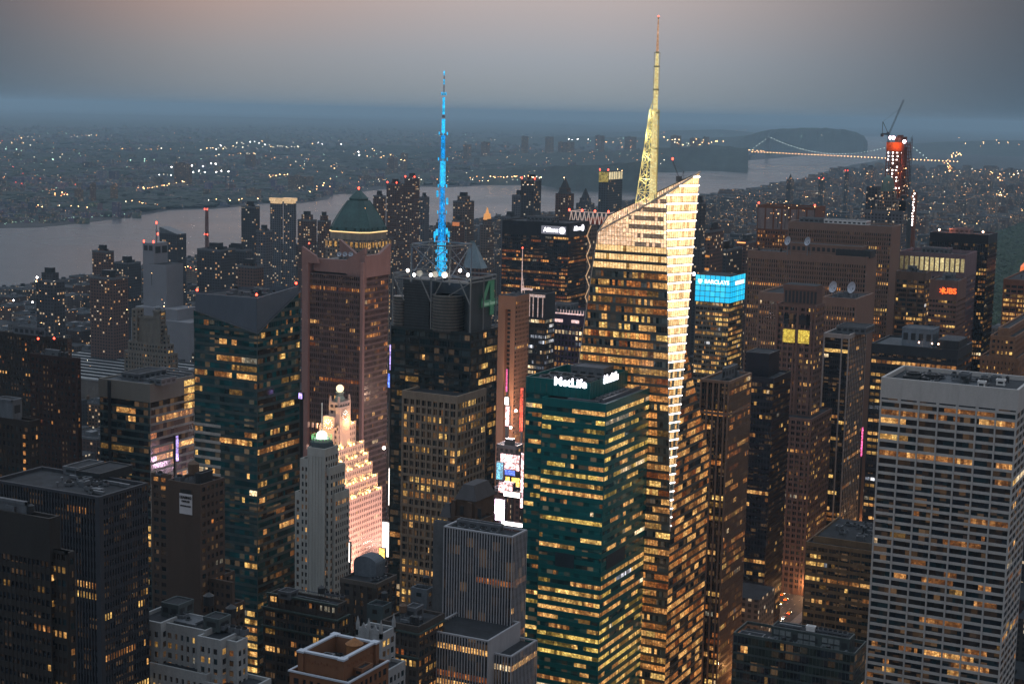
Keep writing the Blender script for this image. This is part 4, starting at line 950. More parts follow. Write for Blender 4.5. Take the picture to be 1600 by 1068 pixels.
# ---------------------------------------------------------------- towers behind the middle and the left half
w_bl2 = wall('black_metal', (.02,.022,.028), .45, .3)
Bm = B = Bld('office_tower', 'broad dark tower with small white lit lettering boxes at its top', 'office tower', (889,349,1575,785,921), w_bl2, nind=100)
B.vol(B.x0, B.x1, B.y0, B.y1, 0, B.z, style(fh=3.9, bw=2.3, pe=1, pw=.35, pd=.3, sh=1.7, sd=.2, lit=.45, tones=('orange','amber'), cap=14, run=3, glass=[GL[0]], brt=.08, dim=.6))
B.clutter(B.x0+3, B.x1-3, B.y0+3, B.y1-3, B.z-1, 6)
sp = glow('sign_panel_grey', (.5,.5,.6), .35); c1 = PYp(865, 359.5, B.y0-.2); c2 = PXp(904, 356.5, B.x1+.2)
mb = MB(c1); mb.box(c1.x-13.5, c1.x+13.5, c1.y, c1.y+.5, c1.z-4, c1.z+4); part(mb, 'sign', sp, B.root)
sw2 = glow('sign_white_far', (.95,.92,1), 3.0); sign(B, 'Allianz', c1+Vector((-3,-.2,0)), 6, sw2, 'S', bold=.15); sign(B, 'Allianz', c2+Vector((.2,-3,0)), 6, sw2, 'E', bold=.15)
for e_, ax in ((c1+Vector((9.5,-.3,0)), XA), (c2+Vector((.3,9.5,0)), YA)):
    mb = MB(e_); mb.q([e_+ax*math.cos(t*.5236)*3.4+ZA*math.sin(t*.5236)*3.4 for t in range(12)]); part(mb, 'emblem', sw2, B.root)
B.done()
# brown winged tower
w_as = wall('granite_pink', (.25,.165,.15), .75, 0, .10, .3)
Sas = style(fh=3.85, bw=1.5, pe=1, pw=.32, pd=.5, sh=1.5, sd=.12, mw=.05, lit=.13, tones=('orange','amber'), cap=.8, run=2, glass=[glass('glass_brown', (.035,.026,.026), .2)], par=.2)
B = Bld('office_tower', 'brown pinstriped tower with stone corner wings raised above its roof', 'office tower', (568,432,1055,484,607), wall('fin_brown', (.12,.085,.08), .6), nind=100)
zt = B.z; x0, x1, y0, y1 = B.x0, B.x1, B.y0, B.y1
B.vol(x0, x1, y0, y1, 0, zt, Sas)
xl_ = PYp(472.5, 400, y0-1.5).x; zz_ = zat((x0, y0), 386)
mb = MB(B.c); q = lambda py, x=None: zat((x0 if x is None else x, y0), py)
mb.box(xl_, x0, y0-2.0, y0+9, 0, q(402)); mb.box(x1-1.2, x1+1.0, y0-2.2, y0+.2, 0, q(410, x1))
# raised wings: sloping sails at the corners, box between them
def sail(pts, ax, th):     # pts (u, z) extruded
    mb.q  # noqa
    k = len(pts); n0 = len(mb.v)
    for d in (0, th):
        for u, v, z in pts: mb.v.append(tuple(Vector((u+(0 if ax == 'S' else -d), v+(d if ax == 'S' else 0), z))-mb.o))
    for i in range(k): j = (i+1) % k; mb.f.append((n0+i, n0+j, n0+k+j, n0+k+i)); mb.m.append(0); mb.t.append(mb.tone)
    mb.f.append(tuple(n0+i for i in range(k))); mb.m.append(0); mb.t.append(mb.tone); mb.f.append(tuple(n0+k+i for i in reversed(range(k)))); mb.m.append(0); mb.t.append(mb.tone)
zb0, zb1 = q(423), q(403)
xm = PYp(538, 420, y0).x
sail([(xl_, y0-2.1, zb1-3), (x0+8, y0-2.1, zb1-3), (x0+6, y0-2.1, zb1+2), (xl_, y0-2.1, q(385))], 'S', 2.2)
mb.box(x0+2, xm, y0+1.5, y0+4, zb0, zb1); mb.box(xm-2.4, xm, y0+4, y0+18, zb0, zb1)
sail([(xm, y0+1.4, zb0), (x1, y0+1.4, zb0-9), (x1, y0+1.4, q(388, x1)), (xm, y0+1.4, zb1)], 'S', 2.5)
mb.box(x1-2, x1+.9, y0+.6, y1+1, zb0-2, q(400, x1))
sail([(x1+1, y1-13, q(400,x1)-.2), (x1+1, y1+1, q(400,x1)-.2), (x1+1, y1+1, q(385,x1))], 'E', 2.5)
sail([(x0+3, y1, q(405)), (x0+20, y1, q(405)), (x0+3, y1, q(378))], 'S', 3)
part(mb, 'corner_wings', [w_as], B.root)
mb = MB(B.c); mb.box(x0+1, x1-2, y0+4.5, y1-.5, zt-1, zb1-1.5); part(mb, 'plant_storey', [dksteel], B.root)
for i in range(3): dish(B, 530+i*9, 397, 1075, 1.7, (.2,-.8,.4))
B.clutter(x0+4, x1-4, y0+6, y1-3, zb1-1.5, 6, False)
B.lamp((x0-2, y0+2, q(384)+1), r=.5)
B.done()
# hotel slab with dark slot
B = Bld('hotel_tower', 'tan slab hotel tower with one tall dark vertical slot', 'hotel', (806,463,1120,779,828), wall('concrete_tan', (.26,.155,.105), .8, 0, .1, .3), nind=40)
us0, us1 = PYp(789, 500, B.y0).x, PYp(797.5, 500, B.y0).x; zs = zat((B.x0, B.y0), 482)
B.W.box(B.x0, us0, B.y0, B.y1, 0, B.z, 0, 1); B.W.box(us1, B.x1-.3, B.y0, B.y1, 0, B.z-.01, 0, 1); B.W.box(us0, us1, B.y0+.005, B.y1, zs, B.z-.02, 0, 1); B.W.box(us0, us1, B.y0+4, B.y1, 0, zs, 0, 1)
B.face('S', us0-.2, us1+.2, B.y0+3, 20, zs, style(fh=3.2, bw=1.2, pw=0, pd=.9, sd=.4, lit=.05, sh=1.3))
B.face('E', B.y0, B.y1, B.x1, 20, B.z-4, style(fh=3.2, bw=2.2, pw=.9, pd=.3, sh=1.4, sd=.2, lit=.16, tones=('amber',)))
B.clutter(B.x0+2, B.x1-2, B.y0+2, B.y1-2, B.z, 3, False); B.done()
# dark tower with slender white mast
B = Bld('office_tower', 'dark tower carrying a slender white mast, left of purple lit block', 'office tower', (853,459,1190,811,868), w_bl2, nind=100)
S5 = style(fh=3.9, bw=1.6, pe=4, pw=.5, pd=.3, sh=1.6, sd=.2, lit=.55, tones=('cool','white','amber'), cap=20, run=3)
B.vol(B.x0, B.x1, B.y0, B.y1, 0, B.z, S5)
ml = P(815, 458, 1188); mb = MB(ml); zt_ = zat(ml, 388)
mb.bar((ml.x,ml.y,B.z-16), (ml.x,ml.y,zt_), .55, 0, 6, .2); 
for k in range(6):
    t = k/6; z = ml.z+(zt_-ml.z)*t*.45; mb.bar((ml.x,ml.y,z), (ml.x+2.5*(1-t),ml.y,z), .2); mb.bar((ml.x+2.5*(1-t),ml.y,z), (ml.x+2.5*(1-(k+1)/6),ml.y,z+(zt_-ml.z)/13), .2)
mb.box(ml.x+.5, ml.x+9, ml.y-.4, ml.y+.4, B.z+3, B.z+4.5)
part(mb, 'mast', [lit('mast_pinkwhite', (1,.75,.72), .7, .2)], B.root)
B.lamp((ml.x, ml.y, zt_), r=.5)
mb = MB(Vector((B.x0+5, B.y0, B.z-3))); mb.box(B.x0+8, B.x0+22, B.y0-.4, B.y0+.2, B.z-3, B.z-1); 
for u in (9, 12, 16, 20): mb.box(B.x0+u, B.x0+u+.5, B.y0-.5, B.y0, B.z-18, B.z-3)
part(mb, 'crown_frame', [lit('frame_pink', (1,.78,.78), .55, .2)], B.root); B.done()
# purple lit block
B = Bld('office_tower', 'dark violet office tower under pink lit roof rails, left of spired tower', 'office tower', (912,492,1235,828,945), wall('purple_lit_steel', (.055,.04,.075), .5, .2), nind=100)  # purple light is put into the dark steel colour
B.vol(B.x0, B.x1, B.y0, B.y1, 0, B.z, style(fh=4.3, bw=2.9, pe=1, pw=1.0, pd=.4, sh=1.5, sd=.3, lit=.55, tones=('white','yellow','cool','amber'), cap=9, run=1, brt=.35))
pk = lit('rail_pink', (1,.72,.75), 1.1, .2)
mb = MB(Vector((B.c.x, B.y0, B.z))); mb.box(B.x0, B.x1+.1, B.y0-.5, B.y0, B.z-.5, B.z+.5); 
for i in range(20): u = B.x0+i*(B.x1-B.x0)/19; mb.box(u-.15, u+.15, B.y0-.4, B.y0-.1, B.z+.5, B.z+3)
part(mb, 'roof_rail', [pk], B.root)
for f0, f1 in ((.08,.22),(.38,.62),(.78,.92)):
    mb = MB(Vector((B.c.x, B.y0, B.z-6))); mb.box(B.x0+(B.x1-B.x0)*f0, B.x0+(B.x1-B.x0)*f1, B.y0-.3, B.y0+.1, B.z-7, B.z-4.6); part(mb, 'light_panel', [pk], B.root)
dish(B, 867, 475, 1240, 1.9); B.clutter(B.x0+3, B.x1-3, B.y0+4, B.y1-3, B.z-1, 10); B.done()
# grey pinstriped tower with podium in the foreground
w_gs = wall('stripe_grey', (.30,.315,.335), .6, 0, .1, .4)
def prG(k, nf, side, r, q): return .8 if k in (5, 11) else (.3 if k in (6,8) else .02)
Sgs = style(spm=2, fh=3.7, bw=1.25, pe=1, pw=.42, pd=.55, sh=1.4, sd=.12, mw=.05, lit=.1, tones=('orange','amber'), cap=.6, run=8, glass=[GL[0]], prof=prG, dim=.6, brt=.2, par=1.6)
B = Bld('office_tower', 'grey white pinstriped tower stepping down to a wider podium in front', 'office tower', (801,838,625,693,824), w_gs, roofmat=roofm)
B.vol(B.x0, B.x1, B.y0, B.y1, 0, B.z, Sgs)
xw = PYp(677, 830, B.y0+9).x; B.W.box(xw, B.x0+.3, B.y0+9, B.y1-1, 0, B.z-1.2, 3, 1)
def prG2(k, nf, side, r, q): return .97 if k in (1, 4) else .02
px0, px1, py0, py1, pz = foot(775, 1003, 600, 664, 850)
Sg2 = dict(Sgs); Sg2['prof'] = prG2; Sg2['brt'] = .6; Sg2['dim'] = .1; Sg2['run'] = 30
B.vol(px0, B.x1+3, py0, B.y0+3, 0, pz, Sg2, sides='S')
ex0, ex1, ey0, ey1, ez = foot(802, 1023, 604, 759, 840)
B.vol(ex0, ex1, ey0-1.5, ey1, 0, ez, Sg2)
B.hut(B.x0+3, B.x1-9, B.y0+6, B.y1-4, B.z-1.6, 3.2); 
for i in range(4): B.fan(B.x0+7+i*5, B.y0+3, B.z-1.6, 2.6, 2)
B.done(extra=(GL[0], wall('brick_side_grey', (.09,.095,.10), .9)))
# mansard roofed brown stone hotel
w_kn = wall('brick_umber', (.07,.048,.036), .9)
B = Bld('hotel', 'old umber brick hotel with dark mansard roof behind the pinstriped tower', 'hotel', (752,812,690,700,774), w_kn, nind=60)
B.vol(B.x0, B.x1, B.y0, B.y1, 0, B.z, style(fh=3.6, bw=2.6, pw=1.5, pd=.3, sh=1.9, sd=.25, lit=.12, cap=2, run=1))
bx0, bx1, by0, by1, bz = foot(743, 783, 694, 713, 772)
mb = MB(B.c); mb.prism([(bx0,by0),(bx1,by0),(bx1,by1),(bx0,by1)], B.z-1, bz); t = 2.2
mb.prism([(bx0-.6,by0-.6),(bx1+.6,by0-.6),(bx1+.6,by1+.6),(bx0-.6,by1+.6)], bz, bz+6.5, 1, 1, [(bx0+t,by0+t),(bx1-t,by0+t),(bx1-t,by1-t),(bx0+t,by1-t)])
for i in range(3): u = bx0+2+i*4.5; mb.box(u, u+1.8, by0-.25, by0+.1, bz-7, bz-3, 2)
for a in (bx0, bx1-1.5): mb.box(a-1.5, a+.5, by0-2, by0-.8, B.z-1, B.z+7)
mb.prism([(bx0-7,by0-3),(bx0-1,by0-3),(bx0-1,by0+3),(bx0-7,by0+3)], B.z-1, B.z+5, 1, 1, [(bx0-5,by0-1),(bx0-3,by0-1),(bx0-3,by0+1),(bx0-5,by0+1)])
part(mb, 'mansard_roof', [w_kn, wall('slate_roof', (.05,.05,.055), .7), dksteel], B.root); B.done()
# stepped floodlit tower with clock and globe
w_pa = wall('limestone_cream', (.60,.47,.40), .8, 0, .1, .3)
cs = P(530, 629, 968)
Sp = style(fh=3.6, bw=2.1, pe=1, pw=1.15, pd=.3, sh=1.7, sd=.2, lit=.10, tones=('yellow','white'), cap=1.6, par=1.2, run=1, glass=[glass('glass_plum', (.07,.045,.045), .3)])
y_n = along(cs, YA, 548).y; x_w = along(cs, XA, 514).x
B = Bld('stepped_tower', 'floodlit cream stepped tower with clock faces and glowing globe on top', 'tower', ('box', cs.x-52, cs.x+10, cs.y-22, cs.y+60, cs.z), w_pa, nind=100)
tiers = [(556,660),(569,690),(576,708),(582,723),(590,742),(597,762)]
B.box_ = []
def tier(dx, xs0, ys0, xr, yr, zb):
    x1_ = cs.x+dx; c = Vector((x1_, ys0, cs.z)); z = zat((x1_, ys0+20), yr)
    for _ in range(4): y1_ = along(Vector((x1_, ys0, z)), YA, xr).y; z = zat((x1_, y1_), yr)
    return (xs0, x1_, ys0, y1_, z)
tl = [tier(1.4*(k+1), x_w-5*(k+1), cs.y-3.2*(k+1), xr, yr, 0) for k, (xr, yr) in enumerate(tiers)]
zprev = None
for k, (a0, a1, b0, b1, z) in reversed(list(enumerate(tl))):
    B.vol(a0, a1, b0, b1, zprev-1.3 if zprev else 0, z, Sp); zprev = z
    n = max(3, int((b1-b0)/3.2))
    for i in range(n+1): v = b0+(b1-b0-.9)*i/n; B.W.box(a1-.9, a1+.12, v, v+.9, z-1.7, z+1.3)
    n = 6
    for i in range(n+1): v = a1-1.2-(i+1)*3.0; B.W.box(v, v+.9, b0-.12, b0+.8, z-1.7, z+1.3)
B.vol(x_w, cs.x, cs.y, y_n, zprev-1.3, cs.z, style(**{**Sp, 'bw':3, 'lit':0}))
for x_ in (x_w, cs.x-1.4):
    for y_ in (cs.y, y_n-1.4): mb = MB(Vector((x_, y_, cs.z))); mb.prism([(x_,y_),(x_+1.4,y_),(x_+1.4,y_+1.4),(x_,y_+1.4)], cs.z-.5, cs.z+3.5, 0, 0, [(x_+.3,y_+.3),(x_+1.1,y_+.3),(x_+1.1,y_+1.1),(x_+.3,y_+1.1)]); part(mb, 'pinnacle', [w_pa], B.root)
gx, gy = (x_w+cs.x)/2, (cs.y+y_n)/2; gz = zat((gx, gy), 612)
mb = MB(Vector((gx, gy, cs.z))); mb.lathe((gx, gy), [(3.2,cs.z-1),(3,cs.z+2),(2.1,cs.z+3),(2.1,gz-1),(2.7,gz-.6),(2.7,gz)], 12); part(mb, 'globe_plinth', [wall('copper_pale', (.28,.33,.28))], B.root)
mb = MB(Vector((gx, gy, gz))); mb.lathe((gx, gy), [(2.4*math.sin(math.pi*t/8)+.01, gz+2.2-2.4*math.cos(math.pi*t/8)) for t in range(9)], 16); part(mb, 'globe', [glow('globe_light', (1,.76,.46), 1.8, 'AUTO')], B.root)
# clocks on the tier below the shaft
ka = tl[0]
dial = wall('clock_dial', (.35,.22,.18)); tick = glow('clock_tick', (1,.93,.8), 3)
def clock(c_, ax, nrm, r):
    mb = MB(c_); f_ = lambda rr, t, d=0.0: c_+ax*math.cos(t)*rr+ZA*math.sin(t)*rr+nrm*d
    mb.q([f_(r, 6.2832*i/24, .25) for i in range(24)])
    for i in range(24): t0, t1 = 6.2832*i/24, 6.2832*(i+1)/24; mb.q([f_(r,t0,.3), f_(r,t1,.3), f_(r*1.14,t1,.3), f_(r*1.14,t0,.3)], 1)
    for i in range(12):
        t = 6.2832*i/12; mb.q([f_(r*.68,t-.07,.34), f_(r*.68,t+.07,.34), f_(r*.95,t+.07,.34), f_(r*.95,t-.07,.34)], 2)
    mb.bar(f_(0,0,.4), f_(r*.55, 1.1,.4), .16, 2); mb.bar(f_(0,0,.4), f_(r*.75, 2.6,.4), .13, 2)
    part(mb, 'clock', [dial, w_pa, tick], B.root)
c1 = PYp(513.5, 662, ka[2]-.3); c2 = PXp(539, 648, ka[1]+.3)
mb = MB(B.c); mb.box(c1.x-4, c1.x+4, ka[2]-.3, ka[2]+3, ka[4]-12, c1.z+4.6); mb.box(ka[1]-3, ka[1]+.3, c2.y-5.5, c2.y+5.5, ka[4]-12, c2.z+5.2); part(mb, 'clock_gable', [w_pa], B.root)
clock(c1, XA, Vector((0,-1,0)), 3.3); clock(c2, YA, Vector((1,0,0)), 3.3)
fl = (1,.60,.24); flamp = glow('floodlight_amber', (1,.65,.16), 9)
for k, (a0, a1, b0, b1, z) in enumerate(tl):
    n = max(2, int((b1-b0)/9)); 
    for i in range(n):
        v = b0+(b1-b0)*(i+.5)/n; point((a1-.1, v, z+1.4), fl, 800, .25, B.root)
    for v in (a1-6, a1-14): point((v, b0+.3, z+1.4), fl, 900, .25, B.root)
    for i in range(max(3, int((b1-b0)/4))):
        v = b0+(b1-b0)*(i+.5)/max(3, int((b1-b0)/4)); mb = MB(Vector((a1-.4, v, z+.1))); mb.prism([(a1-.7,v-.4),(a1-.1,v-.4),(a1-.1,v+.4),(a1-.7,v+.4)], z-.2, z+1.0, 0, 0, [(a1-.9,v-.4),(a1-.3,v-.4),(a1-.3,v+.4),(a1-.9,v+.4)]); part(mb, 'floodlight', [flamp], B.root)
point((cs.x+5, cs.y+6, cs.z-12), fl, 4000, .3, B.root); point((cs.x-6, cs.y-7, cs.z-12), fl, 4500, .3, B.root)
PAR = B
for (dx, dy, dz, e_) in ((26, 10, 8, 9e5), (30, 45, 8, 9e5), (20, 75, 20, 5e5), (-10, -40, 12, 5e5), (14, -30, 10, 6e5)):  # unseen spots added to wash the wall with the square's sign light
    o = point((B.x1+dx, B.y0+dy, dz+20), (1,.56,.45), e_*.29, 2, B.root, 100, ((B.x0+B.x1)/2+10, B.y0+dy*.7+6, 75))
B.done()
# slim grey white tower in front of it
w_bt = wall('brick_greywhite', (.36,.37,.35), .8, 0, .12, .3)
B = Bld('office_tower', 'slim pale grey deco tower with green lit roof ball and mast', 'office tower', (513,712,745,468,543), w_bt)
Sbt = style(fh=3.7, bw=1.9, pe=1, pw=.95, pd=.35, sh=1.6, sd=.2, lit=.07, tones=('amber',), cap=4, run=1, par=1.5)
S_pl = dict(Sbt); S_pl.update(bw=1.7, pw=.7, sh=3.7, sd=.12, lit=0)
x0, x1, y0, y1, z = B.x0, B.x1, B.y0, B.y1, B.z
wx = PYp(460, 760, y0+1).x
B.vol(x0+4.5, x1-2, y0, y1-5, 0, z+3, S_pl, Sbt)
B.vol(x0, x0+5, y0+.5, y1-6, 0, z-3, Sbt)
B.vol(wx, x0+2, y0+1.5, y1-8, 0, zat((wx, y0), 768), Sbt)
B.vol(x1-3, x1, y0+1.5, y1-2, 0, z-6, Sbt); B.vol(x1-2, x1+1.2, y0+4, y1, 0, z-19, Sbt)
rx, ry = x0+8, y0+7; r_ = 5.6
mb = MB(Vector((rx, ry, z+2))); mb.prism([(rx+math.cos(.785*i+.39)*r_, ry+math.sin(.785*i+.39)*r_) for i in range(8)], z+2, z+5, 0, 1); mb.prism([(rx+math.cos(.785*i+.39)*(r_-1.5), ry+math.sin(.785*i+.39)*(r_-1.5)) for i in range(8)], z+5, z+6.4, 2, 2)
part(mb, 'roof_drum', [wall('drum_blue', (.07,.09,.10)), wall('copper_green_dark', (.05,.09,.08)), w_bt], B.root)
gl_g = glow('rail_green', (.25,1,.3), .9); mb = MB(Vector((rx, ry, z+6)))
for i in range(18): t = 6.2832*i/18; mb.bar((rx+math.cos(t)*4.8, ry+math.sin(t)*4.8, z+6), (rx+math.cos(t)*4.8, ry+math.sin(t)*4.8, z+8), .09)
for i in range(18): t = 6.2832*i/18; t2 = 6.2832*(i+1)/18; mb.bar((rx+math.cos(t)*4.8, ry+math.sin(t)*4.8, z+8), (rx+math.cos(t2)*4.8, ry+math.sin(t2)*4.8, z+8), .08)
part(mb, 'railing', [gl_g], B.root)
bz = zat((rx, ry), 680.5); mt = zat((rx, ry), 629)
mb = MB(Vector((rx, ry, bz))); mb.lathe((rx, ry), [(2.5*math.sin(math.pi*t/8)+.01, bz-2.5*math.cos(math.pi*t/8)) for t in range(9)], 16); part(mb, 'light_ball', [glow('ball_white', (.85,1,.88), 6, 'AUTO')], B.root)
mb = MB(Vector((rx, ry, z+6))); mb.bar((rx,ry,z+6),(rx,ry,bz-1.8),.3); mb.bar((rx,ry,bz+1.9),(rx,ry,mt),.3,1,6,.18); part(mb, 'mast', [steel, lit('mast_pale', (.8,.85,.85), .55, .1)], B.root)
point((rx, ry-.2, bz-3), (.2,1,.3), 500, .3, B.root)
B.done()
# square glass tower with chamfered blank crown
w_ts = wall('glass_green_frame', (.06,.085,.085), .4, .2)
def prT(k, nf, side, r, q): return r.choice((.5,.7)) if k in (1,3,5) else (r.choice((.2,.4)) if k in (2,12,13) else (.75 if k > 33 else r.choice((.03,.06,.18))))
Sts = style(fh=4.15, bw=1.55, pw=0, pd=.2, sd=.12, sh=1.5, mw=.1, lit=.25, tones=('yellow','amber'), glass=[GTEAL[1], glass('glass_teal_grey', (.01,.04,.045), .12)], cap=.4, run=3, par=.2, brt=.3, prof=prT)
Ste = dict(Sts); Ste['prof'] = lambda k, nf, side, r, q: r.choice((.02,.06,.2)) if k % 6 else .45
Ste['glass'] = [GTEAL[1], GL[2]]
corner = P(402, 520, 785)
x0, x1, y0, y1, z = foot(402, 520, 785, 303, 469)
B = Bld('office_tower', 'teal glass tower with blank V shaped wedge crown', 'office tower', ('box', x0, x1, y0, y1, z), w_ts)
B.vol(x0, x1, y0, y1, 0, z, Sts, Ste)
for xx in (x0+ (x1-x0)*.42,): 
    for k in range(12, 40): B.W.box(x0, xx, y0-.10, y0+.1, z-k*4.15, z-k*4.15+1.4, 2)
zl = zat((x0, y0), 484); zr = zat((x1, y1), 455); zt = zat((x1, y0), 466)
B.quads = []
cr = MB(B.c); c0 = Vector((x1, y0, z-.3)); a_ = Vector((x0, y0, zl)); b_ = Vector((x1, y1, zr)); ztl, ztr = zat((x0, y0), 458), zat((x1, y1), 447)
# glass fills the wedge up to the sloping edge, the blank crown stands just behind it
def pw(k, i, nb, zq_, p): return B.rng.choice(Sts['glass']) if B.rng.random() > .12 else LIT['amber'][2]
Sw = dict(Sts)
a0 = Vector((x0, y0, z)); b0 = Vector((x1, y1, z))
curtain(B, [a0, a_], [c0, c0+Vector((-.5,0,.3)), a_], z, zl, (0,-1,0), Sw, pw, spand=0, mull=0, anchor='L')
curtain(B, [c0, c0+Vector((0,.5,.3)), b_], [b0, b_], z, zr, (1,0,0), Sw, pw, spand=0, mull=0)
ins = .9
poly = [(x0+.3, y0+ins), (x1-ins, y0+ins), (x1-ins, y1-.3), (x0+.3, y1-.3)]
cr.prism(poly, z-1, zt-1.2, 0, 1)
n_ = len(cr.v)
for (p_, q_, zp, zq2) in ((poly[0], poly[1], ztl, zt), (poly[1], poly[2], zt, ztr)):
    p3, q3 = Vector((*p_, 0)), Vector((*q_, 0)); dd = (q3-p3).normalized(); nn = Vector((dd.y, -dd.x, 0))
    u0, u1 = p3+nn*.1, q3+nn*.1
    cr.q([u0+ZA*(z-2), u1+ZA*(z-2), u1+ZA*zq2, u0+ZA*zp]); cr.q([u0+ZA*zp, u1+ZA*zq2, u1+ZA*zq2-nn*.7, u0+ZA*zp-nn*.7]); cr.q([u1+ZA*(zt-2)-nn*.7, u0+ZA*(zt-2)-nn*.7, u0+ZA*zp-nn*.7, u1+ZA*zq2-nn*.7])
cr.q([(x0+.3,y0+ins,zt-3),(x0+.3,y1-.3,zt-3),(x0+.3,y1-.3,ztl),(x0+.3,y0+ins,ztl)]); cr.q([(x0+.3,y1-.3,zt-3),(x1-ins,y1-.3,zt-3),(x1-ins,y1-.3,ztr),(x0+.3,y1-.3,ztl)])
cr.bar(a_+Vector((0,-.1,0)), c0+Vector((0,-.1,0)), .25, 2); cr.bar(c0+Vector((.1,0,0)), b_+Vector((.1,0,0)), .25, 2)
part(cr, 'wedge_crown', [wall('metal_bluegrey', (.11,.13,.155), .5, .2, .08, .3), roofm, steel], B.root)
for p in ((x0+1, y0+1.5, ztl+1), (x1-1.5, y0+1.5, zt+1), (x1-1.5, y1-1.5, ztr+1)): B.lamp(p, r=.6)
B.clutter(x0+5, x1-5, y0+6, y1-5, zt-1.2, 5, False)
B.done(extra=(wall('band_grey', (.36,.35,.33)),)); finish_quads(B, 30)
# lower glass block with slanting blank parapet band
B = Bld('office_tower', 'glass office block with pale blank slanting parapet band, left', 'office tower', (234,600,835,155,303), wall('glass_green_frame', (.06,.085,.085)))
x0, x1, y0, y1, z = B.x0, B.x1, B.y0, B.y1, B.z
zc_ = zat((x1, y0), 628)
Sfv = style(fh=4.1, bw=1.6, pw=0, pd=.2, sd=.12, sh=1.3, mw=.1, lit=.22, tones=('amber','yellow'), glass=[GL[0], GL[1]], cap=.4, run=5, par=.2, brt=.3)
B.vol(x0, x1, y0, y1, 0, zc_, Sfv, style(**{**Sfv, 'lit':.4, 'tones':('orange','amber'), 'glass':[GL[2], glass('glass_bronze', (.06,.035,.022), .18)]}))
mb = MB(B.c); bm_ = wall('band_warmgrey', (.15,.145,.13), .7, 0, .08)
mb.box(x0-.3, x1+.3, y0-.3, y1, zc_-.2, z-1, 0, 1); mb.box(x0-.3, x1+.3, y0-.3, y0+.5, z-1, z, 0); mb.box(x1-.5, x1+.3, y0+.5, y1, z-1, z, 0); mb.box(x0-.3, x0+.5, y0+.5, y1, z-1, z, 0)
part(mb, 'parapet_band', [bm_, roofl], B.root)
yw = PXp(287, 600, x1).y
for k in range(4):
    for yy in (yw, yw+3.2, yw+6.4): mb = MB(Vector((x1, yy, z-3-k*4))); mb.q([(x1+.36,yy,z-5-k*4.1),(x1+.36,yy+3,z-5-k*4.1),(x1+.36,yy+3,z-2-k*4.1),(x1+.36,yy,z-2-k*4.1)]); part(mb, 'window', LIT['yellow'][B.rng.choice((0,1))], B.root)
xv = PYp(172, 620, y0).x; mb = MB(Vector((xv, y0, z))); mb.box(xv-.9, xv+.9, y0-.9, y0-.35, 0, z-.5); part(mb, 'pilaster', [dksteel], B.root)
for i in range(6): B.duct(x0+4, y0+10+i*7, x1-3, y0+10+i*7, z-.8, .5)
B.hut(x0+8, x0+20, y0+8, y0+30, z-1, 3.5); B.hut(x0+30, x0+38, y0+4, y0+16, z-1, 3); B.clutter(x0+3, x1-3, y0+3, y1-3, z-1, 8, False)
B.done()
# ribbed dark tower
w_rd = wall('concrete_slate', (.03,.034,.042), .7, 0, .12, .4)
Srd = style(fh=3.8, bw=1.35, pe=1, pw=.5, pd=.6, sh=1.5, sd=.1, mw=.03, lit=.1, tones=('amber','yellow'), cap=1, run=7, glass=[GL[0]], par=1.2, band=.08, brt=.25, dim=.5)
B = Bld('office_tower', 'dark ribbed slate tower with mossy cluttered roof, lower left', 'office tower', (155,776,560,-14,231), w_rd)
B.vol(B.x0, B.x1, B.y0, B.y1, 0, B.z, Srd)
B.W.box(B.x1-1.6, B.x1+.25, B.y0-.25, B.y0+1.6, 0, B.z-.2)
B.hut(B.x0+22, B.x0+33, B.y0+20, B.y0+38, B.z-1.2, 3, mat=dksteel); B.hut(B.x0+12, B.x0+19, B.y0+24, B.y0+38, B.z-1.2, 2.6, mat=steel)
B.clutter(B.x0+16, B.x1-3, B.y0+3, B.y1-3, B.z-1.2, 10, False); B.done()
w_lb = wall('concrete_vignetted', (.018,.017,.016), .8)  # wall colour darkened to stand in for lens vignette in this corner
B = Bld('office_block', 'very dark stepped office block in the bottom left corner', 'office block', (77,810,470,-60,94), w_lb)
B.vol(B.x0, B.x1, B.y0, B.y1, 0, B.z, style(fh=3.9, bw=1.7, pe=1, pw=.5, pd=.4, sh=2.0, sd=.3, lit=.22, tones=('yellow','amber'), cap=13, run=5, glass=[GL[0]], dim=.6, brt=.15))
x0, x1, y0, y1, z = foot(107, 863, 468, -60, 117)
B.vol(B.x1-2, x1, y0, y1, 0, z, style(fh=3.9, bw=1.7, pw=.5, pd=.4, sh=2.0, sd=.3, lit=.2, tones=('amber',), cap=2, run=3)); B.vol(B.x0, x1-.1, y0-.8, B.y0+2, 0, z+.5, style(fh=3.9, bw=1.7, pw=.5, pd=.4, sh=2.0, sd=.3, lit=.3, tones=('amber','yellow'), cap=1, run=6, dim=.6), sides='S')
B.clutter(B.x0+3, B.x1-3, B.y0+3, B.y1-3, B.z-1, 6); B.done()
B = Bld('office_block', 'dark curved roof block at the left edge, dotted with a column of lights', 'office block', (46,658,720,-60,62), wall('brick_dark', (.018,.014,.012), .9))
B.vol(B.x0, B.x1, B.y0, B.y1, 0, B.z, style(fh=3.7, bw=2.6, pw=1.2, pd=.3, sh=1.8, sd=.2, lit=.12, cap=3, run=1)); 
for k in range(14): mb = MB(Vector((B.x1-4, B.y0, B.z-8-k*3.7))); mb.q([(B.x1-4,B.y0-.1,B.z-8-k*3.7),(B.x1-2.6,B.y0-.1,B.z-8-k*3.7),(B.x1-2.6,B.y0-.1,B.z-6.2-k*3.7),(B.x1-4,B.y0-.1,B.z-6.2-k*3.7)]); part(mb, 'window', LIT['amber'][1], B.root)
B.hut(B.x0+20, B.x1-10, B.y0+6, B.y1-6, B.z-1, 9); B.done()
